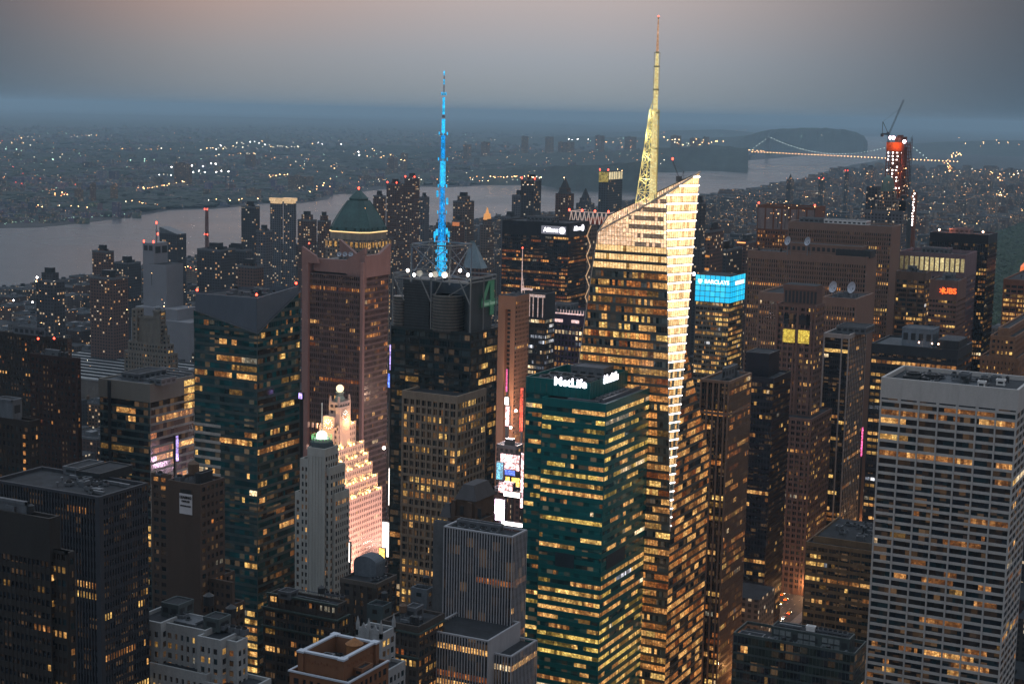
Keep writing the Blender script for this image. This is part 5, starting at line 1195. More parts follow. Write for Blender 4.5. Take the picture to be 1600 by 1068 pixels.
B = simple('apartment_tower', 'nearly black red brick tower left of the glass block', 'apartment tower', (119,560,830,46,126), wall('brick_red_dark', (.026,.013,.011), .9), style(fh=3.2, bw=2.4, pw=1.3, pd=.2, sh=1.6, sd=.12, lit=.07, tones=('orange','amber'), cap=2, run=1), clutter=5)
B = simple('apartment_tower', 'dark slab tower with two red roof lamps at the left', 'apartment tower', (105,530,1010,-10,112), wall('brick_dark', (.018,.014,.012), .9), style(fh=3.2, bw=2.4, pw=1.3, pd=.2, sh=1.6, sd=.12, lit=.06, tones=('orange','amber'), cap=2, run=1), clutter=3, done=False, nind=60)
for px in (54, 79): p = P(px, 527, 1005); B.lamp((p.x, p.y+3, B.z+.6), r=.6)
B.done()
# brick setback tower with painted white notice
w_b1 = wall('brick_brown', (.07,.052,.042), .9, 0, .12)
B = Bld('loft_building', 'brown brick setback loft tower with white painted notice near its top', 'loft building', (313,798,640,262,367), w_b1)
x0, x1, y0, y1, z = B.x0, B.x1, B.y0, B.y1, B.z
Slf = style(fh=3.6, bw=2.7, pe=1, pw=1.3, pd=.3, sh=1.8, sd=.22, lit=.22, tones=('orange','amber','yellow'), cap=1.5, run=1)
ztop = zat((x1, y0), 757); xb = PYp(291, 780, y0).x
B.vol(x0, x1, y0, y0+16, 0, ztop, style(**{**Slf, 'sh':3.6, 'bw':9, 'lit':0, 'sd':.28}), style(**{**Slf,'cap':10}))
yy = y0+16
for k, (pxr, pyt) in enumerate(((328,775),(340,809),(352,838),(364,892),(379,940))):
    zz2 = zat((x1, yy+3), pyt); y_1 = along(Vector((x1, yy, zz2)), YA, pxr).y
    if y_1 > yy+1.5: B.vol(x0+8, x1+.3*k, yy-1.5, y_1, 0, zz2, Slf, Slf); yy = y_1
xq0, xq1, yq0, yq1, zq1_ = foot(352, 900, 628, 300, 380)
B.vol(x1-3, xq1-3, y0+5, yq1-2, 0, zat((x1+6, y0+6), 905), Slf)
nb_ = PYp(290, 784, y0-.3); mb = MB(nb_); hw_ = 3.2
mb.box(nb_.x-hw_, nb_.x+hw_, y0-.25, y0-.05, nb_.z-5, nb_.z+3.4); mb.box(nb_.x-hw_+.5, nb_.x+hw_-.5, y0-.3, y0-.2, nb_.z+3.6, nb_.z+5.2, 1)
part(mb, 'painted_notice', [wall('paint_white', (.55,.56,.58), .8, 0, .05), wall('paint_black', (.02,.02,.02))], B.root)
ink = wall('paint_black', (.02,.02,.02))
text(B.root, 'LEASING', (nb_.x, y0-.34, nb_.z+1.9), 1.5, ink, 'S', bold=.04); text(B.root, 'OFFICES', (nb_.x, y0-.34, nb_.z+.3), 1.1, ink, 'S', bold=.02); text(B.root, 'SHOWROOMS', (nb_.x, y0-.34, nb_.z-1.6), .8, ink, 'S', bold=.02)
B.tank(x0+7, y0+8, ztop-1, 2.3, 4); B.hut(x0+11, x1-3, y0+4, y0+12, ztop-1, 4, mat=dksteel); B.fan(x0+3, y0+4, ztop-1); B.done()
B = simple('loft_building', 'narrow dark brick loft wedged between ribbed tower and brown loft', 'loft building', (262,742,690,236,268), w_b1, style(**{**Slf,'lit':.06}), clutter=2, big=False, nind=60)
# art deco white block, stepped, lower left foreground
w_ad = wall('limestone_pale', (.30,.32,.325), .8, 0, .14, .3)
B = Bld('stone_block', 'pale limestone setback block with black roof, lower left foreground', 'stone block', (362,1000,560,208,405), w_ad)
x0, x1, y0, y1, z = B.x0, B.x1, B.y0, B.y1, B.z
Sad = style(fh=3.8, bw=2.6, pe=1, pw=1.5, pd=.5, sh=1.6, sd=.35, lit=.18, tones=('yellow','amber'), cap=3.6, run=1, mw=.5, par=1.3)
B.vol(x0, x0+13, y0, y1, 0, z+1, Sad); B.vol(x0+12, x1-14, y0+3, y1, 0, z+.4, Sad); B.vol(x1-15, x1-4.5, y0-.6, y1-4, 0, z-.6, Sad); B.vol(x1-5, x1, y0+3, y1-7, 0, z-1.5, Sad)
B.vol(x0-4, x1-9, y0-3, y0+5, 0, z-13.5, Sad); B.vol(x1-10, x1+9, y0-3.4, y1-5, 0, z-16, Sad)
B.vol(x0-7, x1-12, y0-6, y0, 0, z-21, Sad); B.vol(x0-10, x1-14, y0-9, y0-3, 0, z-28.5, Sad); B.vol(x1-15, x1+6, y0-7, y0-2, 0, z-25, Sad)
B.hut(x0+5, x0+13, y0+10, y0+19, z-.3, 5, mat=wall('plant_teal', (.07,.09,.095))); B.hut(x1-18, x1-11, y0+7, y0+14, z-1, 4.6, mat=wall('plant_teal', (.07,.09,.095)))
B.tank(x1-13, y0+17, z-1, 2, 3.4, dksteel); B.duct(x0+14, y0+7, x0+22, y0+15, z-.8, .4); B.tank(x0+17, y0+23, z-.5, 2, 3.5, dksteel)
for i in range(3): B.fan(x1-7+i*2.6, y0+10, z-1.5, 2.4, 2.6)
B.clutter(x0+3, x1-4, y0+4, y1-3, z-.5, 6, False); B.done()
# dark brick loft with green cornices
w_gb = wall('brick_charcoal', (.046,.040,.036), .9)
w_gc = wall('cornice_green', (.04,.06,.055), .7)
B = Bld('loft_building', 'long dark brick loft with green cornices behind the white trimmed roof', 'loft building', (526,951,650,411,546), w_gb)
x0, x1, y0, y1, z = B.x0, B.x1, B.y0, B.y1, B.z
Sgb2 = style(fh=3.9, bw=1.9, pe=3, pw=1.0, pd=.5, sh=1.5, sd=.3, lit=.45, tones=('orange','amber','yellow'), cap=1.2, run=2, dim=.45, mw=.4, brt=.35)
B.vol(x0+1.5, x1-1, y0+1.5, y1-.5, z-6, z+1, style(**{**Sgb2,'lit':.25,'pe':2})); B.vol(x0, x1, y0, y1, 0, z-5.2, Sgb2)
for dz in (5.0, 13.2): B.W.box(x0-.6, x1+.7, y0-.7, y0+.2, z-dz-.35, z-dz+.35, 2); B.W.box(x1-.2, x1+.7, y0+.2, y1, z-dz-.35, z-dz+.35, 2)
B.W.box(x0+1, x1-.4, y0+.9, y0+1.8, z+.6, z+1.3, 2)
B.duct(x0+10, y0+6, x1-8, y0+6, z-.2, .2); B.duct(x0+8, y0+14, x1-10, y0+14, z-.2, .2); B.tank(x1-13, y0+8, z-.2, 1.6, 2.4, dksteel); B.hut(x0+8, x0+14, y1-10, y1-4, z, 3)
for i in range(4): B.fan(x1-14+i*2.6, y0+14, z, 1.8, 1.2)
B.done(extra=(w_gc,))
# dark brick block with vaulted tank house
B = Bld('loft_building', 'dark brick block with vaulted tank house below the floodlit tower', 'loft building', (588,912,690,532,620), w_gb)
x0, x1, y0, y1, z = B.x0, B.x1, B.y0, B.y1, B.z
B.vol(x0, x1, y0, y1, 0, z, style(**{**Sgb2,'lit':.10,'bw':3.4,'pw':2.2,'pe':1}))
B.W.box(x0-.2, x1+.2, y0-.2, y0+.3, z-2, z+.1, 2); B.W.box(x1-.3, x1+.2, y0+.3, y1, z-2, z+.1, 2)
mb = MB(Vector((x0+6, y0+12, z))); cx_, cy_ = x0+6.5, y0+14
mb.box(cx_-6, cx_+6, cy_-4, cy_+4, z-1, z+5)
pts = [(math.cos(math.pi*i/10)*6, math.sin(math.pi*i/10)*3.4) for i in range(11)]
for (a, h), (b_, h2) in zip(pts, pts[1:]): mb.q([(cx_+a, cy_-4, z+5+h), (cx_+a, cy_+4, z+5+h), (cx_+b_, cy_+4, z+5+h2), (cx_+b_, cy_-4, z+5+h2)])
mb.q([(cx_+a, cy_-4, z+5+h) for a, h in reversed(pts)]); part(mb, 'tank_house', [wall('tank_slate', (.10,.12,.14))], B.root)
B.clutter(x0+12, x1-2, y0+4, y1-3, z-1, 5, False); B.done(extra=(wall('brick_tan2', (.09,.08,.07)),))
B = Bld('loft_building', 'small dark blue green penthouse block right of the vaulted tank house', 'loft building', (598,947,655,573,612), wall('render_slate', (.055,.075,.08)), nind=30)
B.vol(B.x0, B.x1, B.y0, B.y1, 0, B.z, style(fh=4.5, bw=4, pw=2.8, pd=.2, sh=2.6, sd=.15, lit=.05, cap=2, run=1)); B.tank(B.x0+5, B.y0+6, B.z-1, 1.4, 2, dksteel); B.done()
B = Bld('loft_building', 'small blue grey rendered block left of the pinstriped tower', 'loft building', (667,921,700,642,678), wall('render_bluegrey', (.12,.14,.16)), nind=30)
B.vol(B.x0, B.x1, B.y0, B.y1, 0, B.z, style(fh=4.5, bw=4, pw=2.8, pd=.2, sh=2.6, sd=.15, lit=.02, cap=2, run=1)); B.tank(B.x0+5, B.y0+5, B.z-1, 1.5, 2.2, dksteel); B.done()
B = Bld('loft_building', 'old dark loft with ornate cornice left of the pinstriped podium', 'loft building', (654,979,600,596,695), w_gb)
B.vol(B.x0, B.x1, B.y0, B.y1, 0, B.z, style(**{**Sgb2,'lit':.28,'cap':2.4,'pe':2}))
B.W.box(B.x0-.6, B.x1+.7, B.y0-.7, B.y0+.2, B.z-3.2, B.z-2.5, 2); B.W.box(B.x0-.5, B.x1+.6, B.y0-.6, B.y0+.2, B.z-13, B.z-12.4, 2); B.W.box(B.x1-.2, B.x1+.7, B.y0+.2, B.y1, B.z-3.2, B.z-2.5, 2)
B.tank(B.x0+5, B.y0+8, B.z-1, 1.6, 2.6); B.clutter(B.x0+2, B.x1-2, B.y0+3, B.y1-3, B.z-1, 6); B.done(extra=(w_gc,))
# orange brick block with white coping
w_ob = wall('brick_orange', (.16,.088,.055), .85, 0, .12, .5); w_wc = wall('coping_white', (.42,.47,.53), .6, 0, .06)
B = Bld('brick_block', 'orange brick block with white coping round a sunken roof, bottom centre', 'brick block', (536,1029,470,471,587), w_ob)
x0, x1, y0, y1, z = B.x0, B.x1, B.y0, B.y1, B.z
B.W.box(x0, x1, y0, y1, z-40, z-6, 0, 1); t = .8
for (a, b_, c_, d_) in ((x0,x1,y0,y0+t),(x0,x1,y1-t,y1),(x0,x0+t,y0+t,y1-t),(x1-t,x1,y0+t,y1-t)):
    B.W.box(a, b_, c_, d_, z-6, z-.4)
cp = MB(B.c)
for (a, b_, c_, d_) in ((x0-.4,x1+.4,y0-.4,y0+t+.1),(x0-.4,x1+.4,y1-t,y1+.4),(x0-.4,x0+t+.1,y0+t+.1,y1-t),(x1-t-.1,x1+.4,y0+t+.1,y1-t)): cp.box(a, b_, c_, d_, z-.4, z+.15)
for (a, c_) in ((x0-1.1,y0-1.1),(x1-1.4,y0-1.1),(x0-1.1,y1-1.4),(x1-1.4,y1-1.4)): cp.box(a, a+2.5, c_, c_+2.5, z-.35, z+.22); B.W.box(a+.3, a+2.2, c_+.3, c_+2.2, z-14, z-.36)
part(cp, 'coping', [w_wc], B.root)
n = int((x1-x0)/1.1)
for i in range(n): B.W.box(x0+.4+i*1.1, x0+.9+i*1.1, y0-.12, y0+.1, z-3.1-(i % 2)*.5, z-2.4-(i % 2)*.5, 2)
n = int((y1-y0)/1.1)
for i in range(n): B.W.box(x1-.1, x1+.12, y0+.4+i*1.1, y0+.9+i*1.1, z-3.1-(i % 2)*.5, z-2.4-(i % 2)*.5, 2)
for i in range(5): B.W.box(x0+1.2+i*3.1, x0+3.3+i*3.1, y0-.06, y0+.1, z-9.6, z-8.9, 2)
mb = MB(Vector((x1-5, y1-5, z-6))); mb.lathe((x1-5, y1-4.5), [(2.5,z-6),(2.5,z-.2),(2.9,z-.1),(.1,z+1.9)], 18, 0); part(mb, 'water_tank', [wall('tank_rust', (.24,.13,.07))], B.root)
B.hut(x0+3, x0+6.4, y0+6, y0+9, z-6, 3); B.fan(x0+4.5, y0+12, z-6, 2.4, 1.8)
for i in range(4): B.duct(x0+5+i*1.6, y0+3.5, x0+8+i*1.6, y0+8, z-6+i*.4, .25)
z2 = zat((x1+3, y0-3), 1066); 
B.vol(x0-2.6, x1+3.6, y0-2.6, y1+2, 0, z2, style(fh=3.9, bw=2.6, pw=1.5, pd=.3, sh=1.8, sd=.2, lit=.1, cap=2, run=1))
cp = MB(B.c); cp.box(x0-3, x1+4, y0-3, y0-2.3, z2-.3, z2+.2); cp.box(x1+3.3, x1+4, y0-2.3, y1+2, z2-.3, z2+.2); cp.box(x0-3, x0-2.2, y0-2.3, y1, z2-.3, z2+.2); part(cp, 'coping', [w_wc], B.root)
B.hut(x1+.3, x1+3.1, y0+6, y0+12, z2-1, 2.2, mat=w_ob); B.clutter(x0+1.5, x1-2, y0+2, y1-2, z-6, 7, False)
lp = Vector((x1+.9, y0-.8, z-13.5)); mb = MB(lp); mb.lathe((lp.x, lp.y), [(.15,lp.z-.3),(.3,lp.z),(.3,lp.z+.35),(.1,lp.z+.5)], 8); part(mb, 'wall_lamp', [glow('lamp_yellowgreen', (.85,1,.3), 20)], B.root); point(lp+Vector((.2,-.3,.7)), (.75,.9,.1), 230, .2, B.root)
B.done(extra=(wall('brick_orange_dark', (.16,.08,.05)),))
# white gothic crowned building behind it
w_go = wall('terracotta_white', (.27,.29,.30), .7, 0, .2, .6)
B = Bld('gothic_building', 'narrow white gothic tower with carved gables and pinnacles', 'gothic building', (596,990,545,556,625), w_go)
x0, x1, y0, y1, z = B.x0, B.x1, B.y0, B.y1, B.z
B.vol(x0, x1, y0, y1-3, 0, z, style(fh=3.8, bw=2.2, pw=1.2, pd=.4, sh=1.6, sd=.25, lit=.1, cap=3, run=1))
B.vol(x0+3, x1+5.5, y0-4, y1-5, 0, z-11, style(fh=3.8, bw=2.2, pw=1.2, pd=.4, sh=1.6, sd=.25, lit=.1, cap=3, run=1))
for (a, c_) in ((x0,y0),(x1-1,y0),(x1-1,y1-4),((x0+x1)/2-.5,y0-.4)):
    mb = MB(Vector((a, c_, z))); mb.prism([(a,c_),(a+1,c_),(a+1,c_+1),(a,c_+1)], z-2, z+2.2); mb.prism([(a,c_),(a+1,c_),(a+1,c_+1),(a,c_+1)], z+2.2, z+5, 0, 0, [(a+.45,c_+.45),(a+.55,c_+.45),(a+.55,c_+.55),(a+.45,c_+.55)]); part(mb, 'pinnacle', [w_go], B.root)
for (a, w3) in ((x0+1.2, 3.8), (x0+6, 3.8)):
    mb = MB(Vector((a, y0, z))); 
    for yy_ in (y0-.1, y0+.5): pass
    p5 = [(a,z-.5),(a+w3,z-.5),(a+w3,z+1),(a+w3*.7,z+1.3),(a+w3/2,z+3),(a+w3*.3,z+1.3),(a,z+1)]
    mb.q([(u,y0-.1,h) for u, h in p5]); mb.q([(u,y0+.5,h) for u, h in reversed(p5)])
    for (u, h), (u2, h2) in zip(p5, p5[1:]+p5[:1]): mb.q([(u,y0-.1,h),(u,y0+.5,h),(u2,y0+.5,h2),(u2,y0-.1,h2)])
    part(mb, 'gable', [w_go], B.root)
for k in range(2):
    mb = MB(Vector((x1+2, y0-4, z-11))); a = x0+4+k*5; p5 = [(a,z-11.5),(a+4,z-11.5),(a+4,z-10),(a+2,z-8.3),(a,z-10)]
    mb.q([(u,y0-4.1,h) for u, h in p5]); mb.q([(u,y0-3.5,h) for u, h in reversed(p5)])
    for (u, h), (u2, h2) in zip(p5, p5[1:]+p5[:1]): mb.q([(u,y0-4.1,h),(u,y0-3.5,h),(u2,y0-3.5,h2),(u2,y0-4.1,h2)])
    part(mb, 'gable', [w_go], B.root)
B.done()
# ---------------------------------------------------------------- far landmarks
T0 = (1.0, 1.02, 1.08)
c_tan = citymat('city_tan', (.13,.10,.08), .13); c_grey = citymat('city_grey', (.10,.105,.115), .12); c_dark = citymat('city_dark', (.045,.048,.055), .13)
c_brick = citymat('city_brick', (.11,.062,.048), .12); c_pale = citymat('city_pale', (.19,.19,.19), .06); c_blank = wall('blank_white', (.22,.23,.25), .8, 0, .08, .02)
def far(label, spec, mat, cat='apartment tower', name='apartment_tower', steps=(), bulk=True, lamp=False, group=None):
    x0, x1, y0, y1, z = foot(*spec); FOOT.append((x0, x1, y0, y1, z))
    c = Vector(((x0+x1)/2, (y0+y1)/2, 0)); r = thing(name, label, cat, c, group)
    mb = MB(c); mb.tone = T0; mb.box(x0, x1, y0, y1, 0, z, 0, 1)
    w_, d_ = x1-x0, y1-y0
    for (fx0, fx1, fy0, fy1, h) in steps: mb.box(x0+w_*fx0, x0+w_*fx1, y0+d_*fy0, y0+d_*fy1, -0, z+h, 0, 1)
    part(mb, 'wall', [mat, roofm], r)
    if bulk:
        h0 = z+(max([s[4] for s in steps]) if steps else 0)
        mb = MB(Vector((c.x, c.y, z))); mb.tone = T0; mb.box(c.x-w_*.18, c.x+w_*.2, c.y-d_*.2, c.y+d_*.15, z-.5, h0+5); mb.box(c.x-w_*.3, c.x-w_*.2, c.y, c.y+d_*.2, z-.5, h0+2.5); part(mb, 'roof_house', [dksteel], r)
        mb = MB(Vector((c.x, c.y, z))); t = .6
        for a in ((x0-.1,x1+.1,y0-.1,y0+t),(x0-.1,x1+.1,y1-t,y1+.1),(x0-.1,x0+t,y0+t,y1-t),(x1-t,x1+.1,y0+t,y1-t)): mb.box(*a, z-1, z+1.3)
        part(mb, 'parapet', [steel], r)
    if lamp:
        for x in (x0+1, x1-1): p = Vector((x, y0+1, z+2)); mb = MB(p); mb.lathe((p.x,p.y), [(.5,z+1),(.8,z+2),(.8,z+3.2),(.5,z+4)], 8); part(mb, 'beacon', [redlamp], r)
    return r, (x0, x1, y0, y1, z)
# copper pyramid tower
D_ = 1570; cc = P(560, 366, D_); hw = abs(along(cc, XA, 604).x-along(cc, XA, 515).x)/2*.80
r = thing('office_tower', 'tower with green copper pyramid roof over a lit ring', 'tower', (cc.x, cc.y, 0)); zc = lambda py: zat(cc, py)
FOOT.append((cc.x-hw, cc.x+hw, cc.y-hw, cc.y+hw, cc.z))
oc = lambda s, k=.32: [(cc.x+a*s, cc.y+b_*s) for a, b_ in ((-1+k,-1),(1-k,-1),(1,-1+k),(1,1-k),(1-k,1),(-1+k,1),(-1,1-k),(-1,-1+k))]
mb = MB(Vector((cc.x, cc.y, 0))); mb.tone = T0; mb.prism(oc(hw), 0, zc(372), 0, 1); part(mb, 'wall', [citymat('city_pyramid', (.18,.15,.12), .22, 3.0, 3.8), roofm], r)
mb = MB(Vector((cc.x, cc.y, zc(372))))
for i in range(8):
    (xa, ya), (xb, yb) = oc(hw)[i], oc(hw)[(i+1) % 8]; n = 6
    for j in range(n):
        a = Vector((xa, ya, 0)).lerp(Vector((xb, yb, 0)), (j+.25)/n); b_ = Vector((xa, ya, 0)).lerp(Vector((xb, yb, 0)), (j+.75)/n)
        nn = Vector((yb-ya, xa-xb, 0)).normalized()*.3
        mb.q([a+nn+ZA*zc(383), b_+nn+ZA*zc(383), b_+nn+ZA*zc(375), a+nn+ZA*zc(375)])
part(mb, 'gallery_windows', [LIT['yellow'][1]], r)['kind'] = 'stuff'
mb = MB(Vector((cc.x, cc.y, zc(372)))); mb.prism(oc(hw*.86), zc(372)-1, zc(361)); part(mb, 'drum', [wall('stone_grey2', (.25,.23,.2))], r)
mb = MB(Vector((cc.x, cc.y, zc(360)))); mb.prism(oc(hw*.89), zc(361), zc(361)+1.0); part(mb, 'light_ring', [glow('ring_gold', (1,.66,.28), 1.5)], r)
cop = wall('copper_green', (.035,.085,.083), .6, 0, .3, .1)
pf = [(hw*.87, 360), (hw*.83, 353), (hw*.74, 344), (hw*.57, 330), (hw*.42, 319), (hw*.33, 313)]
mb = MB(Vector((cc.x, cc.y, zc(360))))
for (ra, pa), (rb_, pb_) in zip(pf, pf[1:]): mb.prism(oc(ra), zc(pa), zc(pb_), 0, 0, oc(rb_))
for i in range(8):
    for (ra, pa), (rb_, pb_) in zip(pf, pf[1:]): a, b_ = oc(ra)[i], oc(rb_)[i]; mb.bar((*a, zc(pa)+.2), (*b_, zc(pb_)+.2), .35)
for k in range(10):
    a = oc(hw*.84)[0]; b_ = oc(hw*.84)[1]
mb.prism(oc(hw*.29), zc(313), zc(310)); mb.prism(oc(hw*.31), zc(310), zc(296), 0, 0, oc(hw*.03)); part(mb, 'copper_roof', [cop], r)
mb = MB(Vector((cc.x, cc.y, zc(352))))
for i in range(8):
    (xa, ya), (xb, yb) = oc(hw*.845)[i], oc(hw*.845)[(i+1) % 8]
    for j in range(3): a = Vector((xa, ya, 0)).lerp(Vector((xb, yb, 0)), (j+.5)/3); mb.lathe((a.x, a.y), [(1.1, zc(357)), (1.1, zc(354)), (.2, zc(353))], 8)
part(mb, 'dormers', [wall('copper_dark', (.03,.06,.055))], r)
mb = MB(Vector((cc.x, cc.y, zc(294)))); mb.lathe((cc.x, cc.y), [(.5, zc(296)), (.9, zc(294)), (.9, zc(293)), (.2, zc(292))], 8); part(mb, 'beacon', [redlamp], r)
# cathedral-like domed tower, slim dark tower, black tower, unfinished tower
D_ = 1790; dc = P(1387, 300, D_); zd = lambda py: zat(dc, py); sc_ = D_/2500
r = thing('office_tower', 'pale stone tower with small ribbed green dome below the unfinished tower', 'tower', (dc.x, dc.y, 0)); FOOT.append((dc.x-12, dc.x+12, dc.y-12, dc.y+12, dc.z))
ct = citymat('city_spire', (.12,.11,.10), .15, 2.6, 3.4)
def oct_(s, k=.3): return [(dc.x+a*s, dc.y+b_*s) for a, b_ in ((-1+k,-1),(1-k,-1),(1,-1+k),(1,1-k),(1-k,1),(-1+k,1),(-1,1-k),(-1,-1+k))]
mb = MB(Vector((dc.x, dc.y, 0))); mb.tone = T0; mb.prism(oct_(11.2), 0, zd(313)); mb.prism(oct_(8.6), zd(313), zd(298)); mb.prism(oct_(16), 0, zd(345), 0, 1); part(mb, 'wall', [ct, roofm], r)
mb = MB(Vector((dc.x, dc.y, zd(298)))); mb.lathe((dc.x, dc.y), [(7.6*math.cos(t*.26)+.02, zd(298)+17*math.sin(t*.26)) for t in range(7)], 12); 
for i in range(12): t = 6.2832*i/12; mb.bar((dc.x+math.cos(t)*7.8, dc.y+math.sin(t)*7.8, zd(298)), (dc.x+math.cos(t)*4.5, dc.y+math.sin(t)*4.5, zd(298)+14), .3)
part(mb, 'dome', [wall('copper_pale2', (.13,.18,.165))], r)
far('slim dark tower with flat overhanging top left of the domed tower', (1371,292,1850,1354,1376), c_dark, 'tower', 'office_tower', bulk=False)
far('plain black tower right of the domed tower', (1416,313,1800,1398,1426), wall('black_slab', (.012,.014,.018), .3), 'tower', 'office_tower', bulk=True)
far('low pale tower in front of the black and domed towers', (1410,333,1770,1352,1418), c_grey, 'tower', 'office_tower')
D_ = 1985; x0, x1, y0, y1, z = foot(1411, 222, D_, 1386, 1424); FOOT.append((x0,x1,y0,y1,z)); c = Vector(((x0+x1)/2, (y0+y1)/2, 0))
r = thing('unfinished_tower', 'unfinished red lit tower with rows of white work lamps', 'tower', c)
wr = wall('concrete_red', (.15,.07,.05), .85, 0, .2, .05)
mb = MB(c); z0 = zat(c, 345)
mb.box(x0+4, x1-4, y0+4, y1-4, 0, z-6); nfl = int((z-z0)/4.2)
for k in range(nfl+1): mb.box(x0, x1, y0, y1, z0+k*4.2-.35, z0+k*4.2+.35)
for i in range(7): u = x0+(x1-x0)*i/6; mb.box(u-.5, u+.5, y0+.1, y0+1.1, z0, z)
for i in range(6): u = y0+(y1-y0)*i/5; mb.box(x1-1.1, x1-.1, u-.5, u+.5, z0, z)
mb.box(x0, x1, y0, y1, 0, z0); mb.box(x0+8, x1-4, y0+6, y1-6, z-2, z+6); mb.box(x0+10, x1-8, y0+8, y1-8, z+6, z+8)
part(mb, 'wall', [wr], r)
wl_ = glow('work_lamp', (1,.88,.84), 9); rz = random.Random(5)
for i in range(4):
    for k in range(nfl-2):
        if rz.random() < .72 and (i != 3 or rz.random() < .4):
            u = x0+(x1-x0)*(.12+.27*i+rz.choice((0,.03))); zq_ = z0+k*4.2+2.6; b = MB((u, y0+.8, zq_)); b.lathe((u, y0+.8), [(.2,zq_-.7),(.85,zq_),(.85,zq_+.8),(.2,zq_+1.3)], 6); part(b, 'work_lamp', [wl_], r)
mb = MB(Vector((x0, y0, z))); mb.box(x0-.4, x1+.4, y0-.3, y0-.1, z-11, z-.5); part(mb, 'safety_net', [wall('net_orange', (.5,.14,.06))], r)
for (px, py) in ((1391,216),(1396,216),(1413,222)):
    p = P(px, py, D_-2); b = MB(p); b.lathe((p.x,p.y), [(.4,p.z-1.6),(2.0,p.z),(2.0,p.z+1.4),(.4,p.z+2.6)], 8); part(b, 'work_lamp', [glow('work_lamp_pink', (1,.62,.66), 14)], r)
for k in range(6): point((x0+3+k*4.5, y0-4, z0+10+k*16), (1,.22,.10), 1500, 1, r)
point((x0+12, y0-5, z-5), (1,.3,.15), 2500, 1, r); point((x1+3, y0+8, z-30), (1,.25,.1), 1500, 1, r); point((x1+3, y0+8, z-80), (1,.25,.1), 1500, 1, r)
h = P(1425, 215, D_); mb = MB(Vector((h.x, h.y, 0))); 
for a in (-.8, .8): mb.bar((h.x+a, h.y, 0), (h.x+a, h.y, h.z), .35)
k = 20
while k < h.z: mb.bar((h.x-.8, h.y, k), (h.x+.8, h.y, k+3), .2); k += 3.5
tag(mb.build('hoist_mast', dksteel), 'dark hoist mast standing along the right side of the unfinished tower', 'hoist')
e0 = P(1429, 300, D_-20); r2 = thing('hoist_tower', 'low scaffold shaft with a column of white lamps right of the black tower', 'scaffold', (e0.x, e0.y, 0))
mb = MB(Vector((e0.x, e0.y, 0))); mb.box(e0.x-3, e0.x+3, e0.y-3, e0.y+3, 0, e0.z); part(mb, 'shaft', [wr], r2)
for k in range(12):
    z_ = e0.z-2-k*4.2*.8; b = MB((e0.x+rz.uniform(-1,1), e0.y-3.3, z_)); b.lathe((b.o.x, b.o.y), [(.2,z_-.6),(.8,z_),(.8,z_+.8),(.2,z_+1.2)], 6); part(b, 'work_lamp', [wl_], r2)
# cranes
def crane(label, base, top, back, mast0, s=1.0, tiplamp=True):
    r = thing('tower_crane', label, 'crane', mast0); cm = wall('crane_dark', (.05,.055,.06), .5)
    def truss(a, b_, w, mat=cm, name='jib'):
        a, b_ = Vector(a), Vector(b_); d = (b_-a); n = max(3, int(d.length/(w*1.6))); d.normalize(); u = d.cross(ZA); u = u.normalized() if u.length > .1 else Vector((1,0,0)); v = d.cross(u)
        m_ = MB(a); off = [u*w/2, -u*w/2, v*w*.8]
        for i in range(n):
            p, q = a.lerp(b_, i/n), a.lerp(b_, (i+1)/n)
            for k in range(3): m_.bar(p+off[k], q+off[k], .16*s); m_.bar(p+off[k], q+off[(k+1) % 3], .11*s); m_.bar(q+off[k], q+off[(k+1) % 3], .1*s)
        return part(m_, name, [mat], r)
    truss(mast0, base, 1.8*s, name='mast'); truss(base, top, 1.5*s, name='jib')
    b = MB(base); rd = (Vector(back)-Vector(base)); e = Vector(base)+rd; b.box(min(base[0],e.x)-1, max(base[0],e.x)+1, base[1]-1.3, base[1]+1.3, base[2]-1.5, base[2]+.5); b.box(e.x-1.5, e.x+1.5, e.y-1.6, e.y+1.6, e.z-3.4, e.z); part(b, 'counterweight', [cm], r)
    ap = e+Vector((0,0,11*s)); b = MB(base); b.bar(base, ap, .3*s); b.bar(e, ap, .3*s); part(b, 'a_frame', [cm], r)
    b = MB(ap); b.bar(ap, Vector(base).lerp(Vector(top), .72), .09*s); part(b, 'pendant_line', [cm], r)
    b = MB(base); b.box(base[0]-1.3, base[0]+1.3, base[1]-3, base[1]-1, base[2]-1, base[2]+2); part(b, 'cab', [steel], r)
    if tiplamp: t = Vector(top); b = MB(t); b.lathe((t.x,t.y), [(.2,t.z-.4),(.5,t.z),(.5,t.z+.5),(.2,t.z+.9)], 8); part(b, 'beacon', [redlamp], r)
    return r
crane('luffing tower crane on top of the unfinished red lit tower', P(1388,209,1970), P(1411,156,1970), P(1378.5,209,1970), P(1388,225,1970), 1.3, False)
crane('dark crane jib with red tip leaning behind the slanted glass crown', P(1063,281,850), P(1051,249,850), P(1068,282,850), P(1063,300,850), .45)
# truss roofed tower
r, (x0,x1,y0,y1,z) = far('dark tower with white zigzag roof truss behind the slanted crown', (950,352,1720,889,975), c_dark, 'tower', 'office_tower', bulk=False)
mb = MB(Vector((x0,y0,z))); zt_ = z+13; n = 9; wd = (x1-x0)
for i in range(n): a = x0+wd*i/n; mb.bar((a,y0,z),(a+wd/n/2,y0,zt_),.5); mb.bar((a+wd/n/2,y0,zt_),(a+wd/n,y0,z),.5)
mb.bar((x0,y0,zt_),(x1,y0,zt_),.5); mb.bar((x1,y0,zt_),(x1,y1,zt_),.5); mb.bar((x0,y0,zt_),(x0,y1,zt_),.5); part(mb, 'roof_truss', [lit('truss_white', (1,.82,.78), .55, .1)], r)
mb = MB(Vector((x0,y0,z))); mb.box(x0+18, x1-3, y0+5, y1-5, z, z+6); part(mb, 'roof_house', [wall('red_house', (.3,.08,.05))], r)
